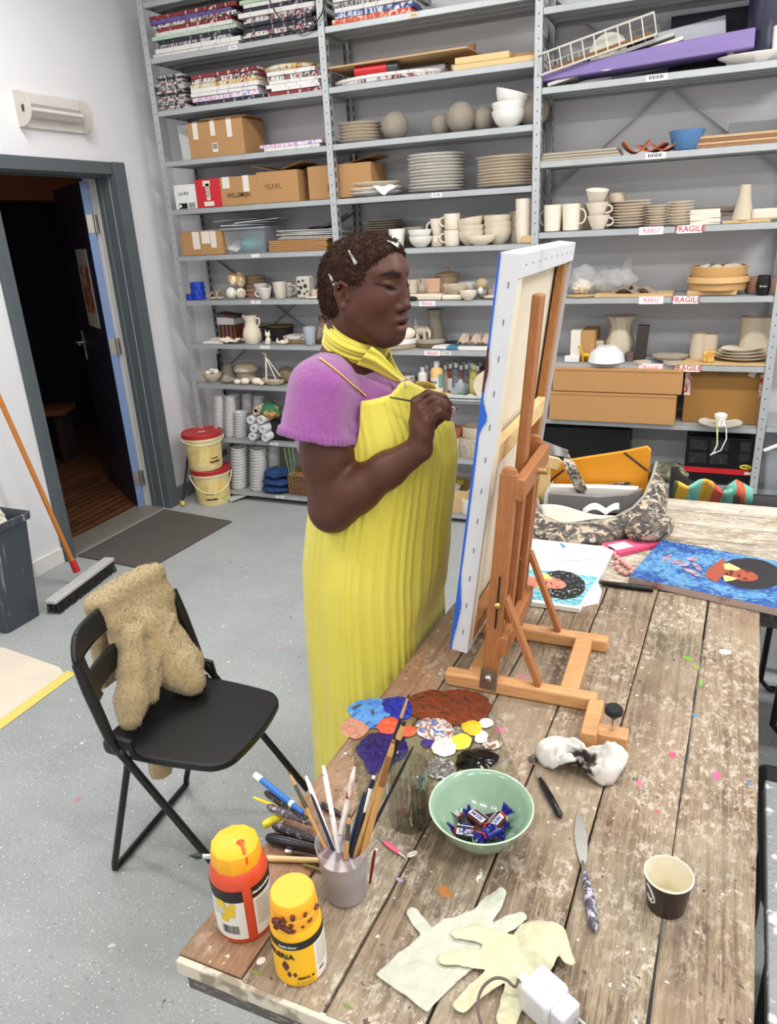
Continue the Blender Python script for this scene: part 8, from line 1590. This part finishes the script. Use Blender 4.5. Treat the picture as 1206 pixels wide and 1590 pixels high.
# ---- third bay
k = thing('wire_basket', 'white wire basket tilted on boards on the upper shelf', 'basket', tuple(sp(2, 1, 931, .10, .10)), 0, None, (0, -.20, 0)); wire = M((206, 202, 190), .4); bw, bd, bh_ = .52, .22, .085
for z in (0, bh_): MB().tube([(-bw/2, -bd/2, z), (bw/2, -bd/2, z), (bw/2, bd/2, z), (-bw/2, bd/2, z)], .005, 6, closed=True).obj('wire_loop', wire, k)
for i in range(11): x = -bw/2+bw*i/10; MB().tube([(x, -bd/2, bh_), (x, -bd/2, 0), (x, bd/2, 0), (x, bd/2, bh_)], .0032, 6).obj('wire', wire, k)
for i in range(5): y = -bd/2+bd*i/4; MB().tube([(-bw/2, y, bh_ if i in (0, 4) else 0), (-bw/2, y, 0), (bw/2, y, 0), (bw/2, y, bh_)], .0032, 6).obj('wire', wire, k)
put(MB().box((0, 0, .0), (.46, .18, .016), rotm(0, -.20, 0)), 'cork_board', 'brown cork board lying inside the wire basket', 'board', M((130, 96, 62), .9), sp(2, 1, 934, .10, .116), 0)
for i, (px, z, L_, lb) in enumerate(((944, .074, .56, 'upper grey board under the wire basket'), (950, .050, .60, 'lower white board under the wire basket'))): put(MB().box((0, .10, 0), (L_, .16, .014), rotm(0, -.20, 0)), 'shelf_board', lb, 'board', [M((180, 180, 176), .5), M((206, 202, 192), .5)][i], sp(2, 1, px, .0, z+.02), 0)
put(lathed([(0, 0), (.08, 0), (.082, .006), (0, .012)], 32, R=rotm(PI/2-.25, 0, 0)), 'round_disc', 'round grey-green lid standing under the wire basket', 'lid', M((196, 196, 180), .5, c2=(160, 162, 150), thr=.6, ns=30, var=0), sp(2, 1, 944, .035, .115), 0)
vio = M((130, 112, 168), .55, var=.1, ns=8, stretch=(1, 4, 4)); k = thing('purple_board', 'long purple painted foam board across the upper shelf', 'board', tuple(sp(2, 1, 994, .01, .018)), 0, None, (0, -.035, 0)); MB().prism([(-.49, 0), (-.42, -.0), (.46, .0), (.46, .075), (.1, .07), (-.42, .045), (-.49, .02)], 0, .16, Matrix(((1, 0, 0, 0), (0, 0, 1, 0), (0, 1, 0, .022), (0, 0, 0, 1)))).obj('board_body', vio, k, bev=.006)
k = thing('foam_sheet', 'grey foam sheet standing behind the purple board', 'foam', tuple(sp(2, 1, 1036, .19, .03)), 0, None, (0, -.12, 0)); MB().box((0, 0, .09), (.50, .03, .15)).obj('sheet_body', M((176, 178, 184), .7, var=.06), k, bev=.004)
put(MB().box((0, 0, .13), (.42, .02, .26)), 'dark_board', 'dark navy panel standing at the back of the upper shelf', 'panel', darkn, sp(2, 1, 1110, .26), 0); put(MB().cyl((0, 0, 0), (0, 0, .068), .014), 'peg', 'small grey peg standing beside the purple board', 'peg', M((150, 150, 146), .6), sp(2, 1, 1132, .05))
put(lathed([(0, 0), (.075, 0), (.09, .08), (.09, .25), (.08, .26), (0, .26)], 32), 'dark_vase', 'dark blue-black vase at the end of the upper shelf', 'vase', M((36, 36, 56), .4, c2=(80, 76, 96), thr=.62, ns=12, stretch=(3, 3, .5), var=0), sp(2, 1, 1187, .12)); put(lathed([(0, 0), (.1, 0), (.17, .03), (.175, .036), (.1, .03), (0, .028)], 40, sy=.5), 'white_dish', 'white oval dish in front of the dark vase', 'dish', porc, sp(2, 1, 1180, .06)); put(lathed(cup_prof(.03, .034, .09)), 'cup', 'white cup end on the oval dish at the frame edge', 'cup', porc, sp(2, 1, 1210, .03, .036))
for i in range(3): put(MB().box((0, .1, .005), (.38*(1-.04*i), .2, .010)), 'thin_board', 'thin grey-brown board, %s of three by the post' % nth(i, 3), 'board', M((170, 160, 142), .8), sp(2, 2, 899, .02, .0125*i), 0, 'thin boards on the second shelf of the third bay')
for i, (px, a) in enumerate(((986, .25), (1012, -.25), (1032, -.1))): q = MB(); q.grid(lambda u, v: ((u-.5)*.12, (v-.5)*.1, .008+.05*(2*u-1)**2*(.6 if i else 1)), 12, 8); put(q, 'terracotta_shard', ['curled terracotta shard at the post side of the blue bowl', 'flat terracotta shard in the middle', 'terracotta shard nearest the blue bowl'][i], 'shard', terra, sp(2, 2, px, .06), a, None, solid=.006)
put(lathed([(0, 0), (.05, 0), (.055, .004), (.078, .082), (.073, .082), (.05, .01), (0, .008)]), 'bowl', 'blue bowl standing alone beside the shards', 'bowl', M((86, 128, 176), .5, var=.1), sp(2, 2, 1064, .05))
for i in range(4): put(MB().box((0, .1, .006), (.42, .2, .011)), 'wooden_board', 'notched wooden board, %s of four at the frame edge' % nth(i, 4), 'board', M([(150, 110, 76), (186, 150, 112), (140, 100, 70), (190, 158, 120)][i], .7, var=.2, ns=50, stretch=(1, 6, 6)), sp(2, 2, 1160+i, .02, .0128*i), .0, 'notched boards')
put(MB().box((0, .1, .022), (.26, .16, .044)), 'metal_case', 'flat grey metal case lying on the notched boards', 'case', M((110, 114, 116), .4, .4), sp(2, 2, 1180, .06, .053), 0, bev=.003)
mA = mug(.040, .045, .125, bisque, 'tall cream mug by the post, handle hidden', sp(2, 3, 857, .05), PI*.9); mB = mug(.040, .044, .125, bisque, 'tall cream mug beside the first, handle to the teacups', sp(2, 3, 886, .05), .0); mug(.038, .042, .118, clay, 'tall tan mug behind the cream pair', sp(2, 3, 899, .14), 1.2); mug(.034, .04, .12, clay, 'tan mug shadowed behind the first tall mug', sp(2, 3, 866, .16), .4)
tcu = mug(.030, .055, .066, bisque, 'lowest of the three stacked teacups', sp(2, 3, 928, .05), .15, 'stacked teacups', 'teacup'); c2_ = cp(tcu, sp(2, 3, 926, .05, .058), 'middle one of the three stacked teacups'); c3_ = cp(tcu, sp(2, 3, 925, .05, .116), 'tilted top one of the three stacked teacups'); c3_.rotation_euler = (0, -.22, 2.0); mug(.032, .048, .062, clay, 'tan teacup behind the lowest stacked one', sp(2, 3, 915, .15), 2.5, None, 'teacup'); mug(.036, .042, .08, clay, 'tan mug standing on another behind the stacked teacups', sp(2, 3, 955, .17, .085), .3); mug(.036, .042, .08, clay, 'tan mug under the other behind the stacked teacups', sp(2, 3, 956, .17), 2.0)
plate_stack(2, 3, 978, .096, 9, .0135, bisque, 'beside the stacked teacups', .12, 'cream saucer', .016, .006, noun='plate'); plate_stack(2, 3, 1020, .060, 8, .012, bisque, 'of saucers in the third bay', .06, 'small cream', .012, .004); plate_stack(2, 3, 1053, .062, 8, .0135, bisque, 'next to the tiles', .05, 'small pale', .013, .004)
for i in range(7): put(MB().box((0, .05, .005), (.13, .10, .009)), 'tile', 'square cream tile, %s in the pile next to the saucers' % nth(i, 7), 'tile', bisque, sp(2, 3, 1094, .02, .0096*i), random.Random(i).uniform(-.08, .08), 'cream tiles')
for i in range(5): put(MB().box((0, 0, .004), (.18, .03, .007)), 'wooden_stick', 'brown stick, %s of those behind the tiles' % nth(i, 5), 'stick', M((130, 106, 88), .8), sp(2, 3, 1108, .17, .03+.009*i), random.Random(i+4).uniform(-.3, .3), 'sticks behind the tiles')
put(MB().box((0, .06, .006), (.20, .12, .012)), 'wooden_board', 'thin board under the cone vase', 'board', ply, sp(2, 3, 1158, .02), 0); put(lathed([(0, 0), (.046, 0), (.044, .02), (.026, .10), (.022, .15), (.018, .15), (.02, .1), (0, .02)]), 'cone_vase', 'slim cone-shaped cream vase on a thin board', 'vase', clay, sp(2, 3, 1152, .06, .0125)); put(lathed(bowl_prof(.05, .05)), 'bowl', 'dark grey bowl behind the cone vase', 'bowl', M((90, 84, 80), .6), sp(2, 3, 1168, .15, .0)); put(MB().box((0, .07, .032), (.14, .14, .05)), 'clay_slab', 'thick cream clay slab at the frame edge', 'slab', clay_l, sp(2, 3, 1192, .02), 0, bev=.012)
# plastic wraps and steamer
pwr = NT('clear_wrap'); v = pwr.co(); pwr.set(.15, Alpha=.32); pwr.col(lin((222, 222, 222))); pwr.bump(pwr.noise(v, 60, 3, .7, 1), 1.0, .01)
def wrap_(px, l, dy, r, label, seed, dz=0.0): return heap(px, 2, l, dy, r, pwr.m, 'plastic_wrap', label, 'plastic wrap', seed, dz, 22)
wrap_(905, 4, .10, (.07, .06, .075), 'clear plastic bag bulging beside the canvas corner', 5); put(lathed([(0, 0), (.075, 0), (.08, .006), (0, .012)], 30), 'wooden_disc', 'round wooden disc under the plastic bag', 'disc', ply, sp(2, 4, 903, .07), 0); heap(903, 2, 4, .09, (.05, .045, .035), bisque, 'clay_lump', 'white clay lump inside the plastic bag', 'clay', 9, .012); wrap_(952, 4, .12, (.11, .07, .06), 'crumpled clear plastic sheet over clay scraps', 7, .012); wrap_(972, 4, .16, (.035, .03, .085), 'upright twist of clear plastic behind the scraps', 8, .012)
put(MB().box((0, .08, .007), (.37, .17, .014)), 'wooden_board', 'thin wooden board under clay scraps', 'board', ply, sp(2, 4, 982, .01), 0)
for i, (px, s, lb) in enumerate(((975, .05, 'largest dark clay scrap on the thin board'), (1000, .045, 'flat clay scrap at the far side of the thin board'), (960, .035, 'small clay scrap at the front of the thin board'), (985, .03, 'curled clay scrap on top of the largest'))): q = MB(); q.grid(lambda u, v: ((u-.5)*s*2.2, (v-.5)*s*1.6, .02+.016*math.sin(u*5+i)*math.cos(v*4)+.01*(i == 3)), 14, 12); put(q, 'clay_scrap', lb, 'clay', M((142, 126, 112), .85), sp(2, 4, px, .06+.02*i, .006), i*.7, None, solid=.006)
put(MB().box((0, .07, .012), (.22, .16, .022)), 'wooden_pallet', 'small wooden pallet under the bamboo steamer', 'pallet', M((196, 160, 116), .7, var=.15), sp(2, 4, 1104, .03), 0, bev=.003)
bam = M((196, 152, 96), .55, var=.12, ns=12, stretch=(1, 1, 6)); k = thing('bamboo_steamer', 'round bamboo steamer filled with grey pieces', 'steamer', tuple(sp(2, 4, 1113, .12, .024))); lathed([(0, 0), (.130, 0), (.132, .04), (0, .04)], 44).obj('lower_ring', bam, k); lathed([(.134, .030), (.142, .034), (.140, .058), (.134, .06)], 44).obj('hoop', M((210, 170, 116), .5), k); lathed([(0, .05), (.122, .05), (.126, .105), (.120, .108), (.116, .09), (0, .088)], 44).obj('upper_ring', bam, k); [MB().ell((.075*math.cos(i*.9), .07*math.sin(i*.9), .10), (.034, .03, .014), rotm(.3, .2, i), 10).obj('clay_piece', M((186, 178, 166), .7), k) for i in range(8)]
put(lathed(oval(.072, .072), 32), 'pot', 'pinkish brown round pot beside the steamer', 'pot', M((160, 124, 104), .7), sp(2, 4, 1181, .14)); k = thing('black_cup', 'small black printed cup in front of the brown pot', 'cup', tuple(sp(2, 4, 1183, .03))); lathed([(0, 0), (.026, 0), (.033, .04), (.028, .088), (.024, .088), (.028, .04), (0, .01)]).obj('cup_body', blackp, k); text('Bonzo', .012, white_i, k, 0, 0, 'lettering', 0, (.0325, camang(k.location), .042))
# vase shelf
k, wd, h, dp = cbox_(2, 5, 886, 921, .155, .2, 'small cardboard box with a white tape band by the canvas', .05, None, 0, ((.18, .05, .2, .154),)); 
q = MB().lathe([(0, 0), (.055, 0), (.068, .04), (.07, .09), (.056, .14), (.05, .17), (.066, .21), (.080, .222), (.072, .222), (.045, .17), (.05, .14), (0, .04)], 60, wob=lambda t, z: 1+.045*math.sin(9*t+z*28)); put(q, 'ribbed_vase', 'large cream vase with twisted ribs', 'vase', M((190, 178, 156), .75), sp(2, 5, 961, .15)); put(lathed([(0, .082), (.046, .080), (.05, .076), (.084, .045), (.094, .002), (.088, .002), (.076, .042), (0, .07)], 36), 'bowl', 'white bowl with dots turned upside down', 'bowl', M((226, 228, 228), .25, c2=(206, 210, 210), thr=.62, ns=50, var=0), sp(2, 5, 941, .05)); put(MB().box((0, .02, .015), (.075, .04, .03)), 'white_box', 'small white box at the shelf edge near the canvas', 'box', wht, sp(2, 5, 887, .01), 0, bev=.002)
k = thing('toy_animal', 'little yellow toy animal between box and white bowl', 'toy', tuple(sp(2, 5, 909, .03))); yt = M((206, 164, 36), .4); MB().ell((0, 0, .035), (.022, .011, .012)).obj('animal_body', yt, k); [MB().cyl((x, y, 0), (x, y, .034), .004, n=8).obj('leg', yt, k) for x in (-.015, .015) for y in (-.006, .006)]; MB().tube([(-.018, 0, .04), (-.026, 0, .075)], [.007, .005], 8).obj('neck', yt, k); MB().ell((-.032, 0, .078), (.013, .007, .007)).obj('head', yt, k)
q = MB(); q.grid(lambda u, v: (lambda a: ((.05-.018*v)*math.cos(a), (.04-.012*v)*math.sin(a), .095*v))(2*PI*u), 24, 8, cu=True); put(q, 'clay_pot', 'crumpled pale clay pot behind the white bowl', 'pot', clay, sp(2, 5, 926, .15), 0, None, solid=.005); heap(922, 2, 5, .08, (.035, .03, .028), bisque, 'tissue', 'crumpled pale tissue beside the white bowl', 'tissue', 4)
q = MB(); q.box((0, 0, .09), (.055, .05, .18), rotm(0, .06, 0)); put(q, 'dark_vase', 'slim dark square vase standing alone', 'vase', M((54, 46, 42), .6, var=.2), sp(2, 5, 994, .10), 0, bev=.004); put(MB().cyl((0, 0, 0), (0, 0, .045), .02), 'pot', 'small brown pot beside the slim dark vase', 'pot', M((104, 84, 78), .6), sp(2, 5, 977, .08)); put(MB().box((0, 0, .006), (.07, .05, .012), rotm(0, 0, .6)), 'tile', 'small square grey tile before the dark vase', 'tile', clay, sp(2, 5, 997, .025), 0)
put(lathed(plate_prof(.088, .030), 36, wob=lambda t, z: 1+.03*math.sin(5*t)), 'plate', 'wavy grey clay dish between dark vase and tall pots', 'plate', M((166, 154, 138), .8), sp(2, 5, 1039, .10)); put(lathed([(0, 0), (.044, 0), (.044, .016), (0, .016)]), 'clay_disc', 'flat round clay disc in front of the wavy dish', 'disc', M((176, 166, 150), .8), sp(2, 5, 1043, .02)); put(MB().box((0, .10, .006), (.42, .2, .012)), 'wooden_board', 'thin board carrying the cream slab plates', 'board', ply, sp(2, 5, 1126, .0), .02)
for i, (px, r, h, dy, lb) in enumerate(((1083, .042, .125, .15, 'cream slab pot leaning beside its twin'), (1097, .044, .12, .15, 'second cream slab pot with a folded seam'), (1168, .070, .20, .17, 'tall cream slab vase at the shelf end'))): q = MB().lathe([(0, 0), (r*1.05, 0), (r*1.05, .01), (r*.95, h*.5), (r*1.05, h), (r*.98, h), (r*.88, h*.5), (0, .01)], 28, wob=lambda t, z: 1+.05*math.sin(2*t+z*9)); put(q, 'slab_vase', lb, 'vase', clay, sp(2, 5, px, dy, .0125))
for i in range(4): put(lathed(plate_prof(.135-.008*i, .02), 40, sy=.7, wob=lambda t, z: 1+.03*math.sin(3*t+i)+.02*math.sin(7*t)), 'plate', 'uneven cream slab plate, %s of the four at the shelf end' % nth(i, 4), 'plate', clay_l, sp(2, 5, 1152, .10, .013+.014*i), i*.2, 'uneven slab plates')
put(lathed(bowl_prof(.07, .045), 30, wob=lambda t, z: 1+.05*math.sin(3*t)), 'bowl', 'shallow cream bowl behind the slab plates', 'bowl', clay, sp(2, 5, 1131, .19, .0125)); put(MB().box((0, 0, .028), (.052, .045, .055)), 'amber_cube', 'small amber glazed cube on the thin board', 'cube', M((206, 150, 70), .3, c2=(226, 190, 120), thr=.55, ns=40, var=0), sp(2, 5, 1099, .03, .0125), 0, bev=.005)
# big boxes
def bigbox(px0, px1, z, h, label, dy): 
    a, c = sp(2, 6, px0, dy), sp(2, 6, px1, dy); wd = c.x-a.x; k = thing('cardboard_box', label, 'box', ((a.x+c.x)/2, SY+dy, SH3[6]+z+.0012)); MB().box((0, .13, h/2), (wd, .26, h-.002)).obj('box_body', M((182, 136, 86), .75, var=.05, ns=5), k, smooth=0, bev=.003); MB().box((0, -.0008, h-.014), (wd, .0016, .0015)).obj('lid_seam', kraft_d, k, smooth=0); return k
bigbox(852, 1046, .0, .155, 'lower long cardboard box under the vase shelf', -.03); bigbox(856, 1053, .1575, .125, 'upper long cardboard box under the vase shelf', -.03)
a, c = sp(2, 6, 1058, .06), sp(2, 6, 1180, .06); k = thing('cardboard_box', 'large brown cardboard box with printed warning tape', 'box', ((a.x+c.x)/2, SY+.06, SH3[6]+.001)); wd = c.x-a.x; MB().box((0, .1, .135), (wd, .2, .27)).obj('box_body', M((150, 108, 52), .75, var=.08, ns=5), k, smooth=0, bev=.003)
for s in (-1, 1): MB().box((s*(wd/2-.012), -.001, .2), (.030, .0015, .12)).obj('warning_tape', M((226, 214, 206), .5, c2=(180, 60, 66), thr=.52, ns=60, var=0), k, smooth=0)
text('GLAS', .026, M((176, 44, 52), .5, var=0), k, (wd/2-.012, -.002, .2), (PI/2, -PI/2, 0)); MB().box((.0, -.001, .255), (.07, .0015, .03)).obj('tape_strip', M((130, 92, 46), .5), k, smooth=0); MB().box((.12, -.001, .26), (.03, .0015, .04), rotm(0, .3, 0)).obj('tape_strip', tapew, k, smooth=0)
k = thing('suction_lamp', 'translucent white dish with a suction knob and hanging string', 'dish', tuple(sp(2, 6, 1117, -.01, .001))); lathed([(0, .004), (.05, 0), (.10, .022), (.102, .026), (.05, .008), (0, .008)], 40).obj('dish_body', M((214, 214, 206), .3, alpha=.75), k); lathed([(0, .008), (.02, .008), (.02, .03), (.03, .05), (.03, .062), (.02, .07), (0, .072)], 24, R=rotm(.0, 0, 0)).obj('suction_knob', M((232, 232, 230), .3), k)
MB().tube([(.0, -.01, .05), (-.005, -.06, .02), (-.010, -.105, .0), (-.004, -.112, -.06), (-.015, -.112, -.10), (-.03, -.112, -.118)], .0035, 8).obj('string', M((226, 226, 214), .6), k); MB().tube([(.01, -.01, .05), (.03, -.10, .01), (.034, -.113, -.03), (.015, -.113, -.09), (-.022, -.112, -.112)], .003, 8).obj('string', M((226, 226, 214), .6), k); MB().tube([(-.02, -.02, .05), (-.014, -.1, .02), (-.006, -.113, -.04)], .003, 8).obj('green_string', M((190, 196, 110), .6), k)
k = thing('black_box', 'black printed carton with a red stripe and yellow oval', 'box', tuple(sp(2, 7, 1117, .03))); MB().box((0, .1, .125), (.36, .2, .25)).obj('box_body', blackp, k, smooth=0, bev=.002); MB().box((-.02, -.001, .075), (.32, .0015, .028)).obj('red_stripe', M((190, 34, 42), .4), k, smooth=0); MB().ell((.11, -.0012, .105), (.028, .0012, .013), None, 20).obj('yellow_oval', M((226, 206, 60), .4), k); text('BELIS', .015, ink, k, (.11, -.0026, .105), (PI/2, 0, 0), bold=.0003); MB().box((.125, -.002, .072), (.034, .0012, .014)).obj('paper_label', wht, k, smooth=0)
for (x, z) in ((-.12, .21), (-.02, .21), (.10, .21), (-.12, .14), (-.02, .14), (.10, .155)): MB().box((x, -.001, z), (.085 if x < .05 else .05, .0012, .055 if z > .2 or x < .05 else .04)).obj('printed_panel', M((38, 38, 40), .4, c2=(92, 92, 94), thr=.62, ns=60, stretch=(1, 1, 5), var=0), k, smooth=0)
put(MB().box((0, .1, .125), (.47, .16, .25)), 'black_screen', 'large black case in the dark under the long boxes', 'case', blackp, sp(2, 7, 905, .08), 0, bev=.01); heap(1038, 2, 7, .06, (.10, .08, .045), M((98, 100, 78), .8, c2=(150, 142, 118), thr=.52, ns=14, var=0), 'green_cloth', 'olive and grey cloth bundle behind the bag', 'cloth', 6)
# fourth bay, just inside the frame
b = MB(); k = thing('storage_bin', 'clear plastic storage bin with white clip at the frame edge', 'bin', tuple(sp(3, 4, 1243, .01))); loft(b, [[(x, y+.13, z) for x, y, z in rbox(b, .17, .115, .002, .02)], [(x, y+.13, z) for x, y, z in rbox(b, .19, .13, .27, .02)]]); b.obj('bin_wall', cpl.m, k); MB().box((-.165, -.012, .285), (.08, .014, .016), rotm(0, -.5, 0)).obj('clip', porc, k, bev=.004); heap(1246, 3, 4, .13, (.12, .08, .06), M((120, 110, 112), .7, c2=(170, 80, 80), thr=.6, ns=20, var=0), 'fabric_scraps', 'grey and red fabric scraps inside the edge bin', 'cloth', 12, .006)
# ---- paper labels on the shelf lips
def shelf_label(b, l, px, wpx, txt=None, mat=None, hmm=.024, fs=.02, tm=None, off=0):
    z = SHZ[b][l]-.0145; p = sp(b, l, px, 0); s = mp(p)*wpx; k = MB().box((p.x, SY-.0012, z), (s, .0012, hmm)).obj('shelf_label', mat or wht, UNIT, smooth=0)
    if txt: text(txt, fs, tm or ink, k, (p.x, SY-.0020, z), (PI/2, 0, 0), 'lettering', .0002)
redt = M((190, 36, 44), .5, var=0); pinkt = M((226, 120, 140), .5, var=0)
for (l, px) in ((3, 1071), (4, 1065), (5, 1067)): shelf_label(2, l, px, 37, 'FRAGILE', M((230, 228, 226), .5), .036, .036, redt)
for (l, px, tx2) in ((3, 1011, 'RAKU'), (4, 1011, 'RAKU'), (5, 1010, 'Biscuit')): shelf_label(2, l, px, 36, tx2, M((232, 224, 226), .5), .036, .028, pinkt)
for (b_, l, px) in ((2, 1, 1020), (2, 2, 1018)):
    z = SHZ[b_][l]-.0145; p = sp(b_, l, px, 0); k = MB().box((p.x, SY-.0012, z), (.09, .0012, .027)).obj('shelf_label', wht, UNIT, smooth=0); [MB().box((p.x-.03+.008*i, SY-.0022, z+.002), (.003 if i % 2 else .005, .0006, .014)).obj('barcode_bar', ink, k, smooth=0) for i in range(8)]
shelf_label(1, 5, 663, 27, 'Biscuit', M((230, 222, 224), .5), .028, .022, pinkt); shelf_label(1, 6, 671, 27, 'Biscuit', M((230, 222, 224), .5), .028, .022, pinkt); shelf_label(1, 6, 693, 15, '19-181', wht, .022, .014); shelf_label(1, 3, 678, 18, '15-181', wht, .022, .015)
for (b_, l, px) in ((0, 0, 361), (0, 4, 396), (0, 5, 393), (0, 5, 400), (0, 6, 407), (0, 6, 415), (0, 8, 425), (0, 9, 434), (1, 0, 642)): shelf_label(b_, l, px, 9 if b_ == 0 and l in (5, 6) else 15, None if l in (4, 5, 6) else '12-16', M((226, 200, 170), .5) if b_ == 1 else wht, .020, .012)
cable = [at_y(415, -6, SY-.02), at_y(428, 20, SY-.02), at_y(447, 44, SY-.02), at_y(468, 52, SY-.02), at_y(486, 44, SY-.02), at_y(500, 20, SY-.02), at_y(507, -6, SY-.02)]
tag(MB().tube(cable, .004, 8).obj('cable', M((60, 60, 62), .5), None), 'thin dark cable looping in front of the top canvases', 'cable')
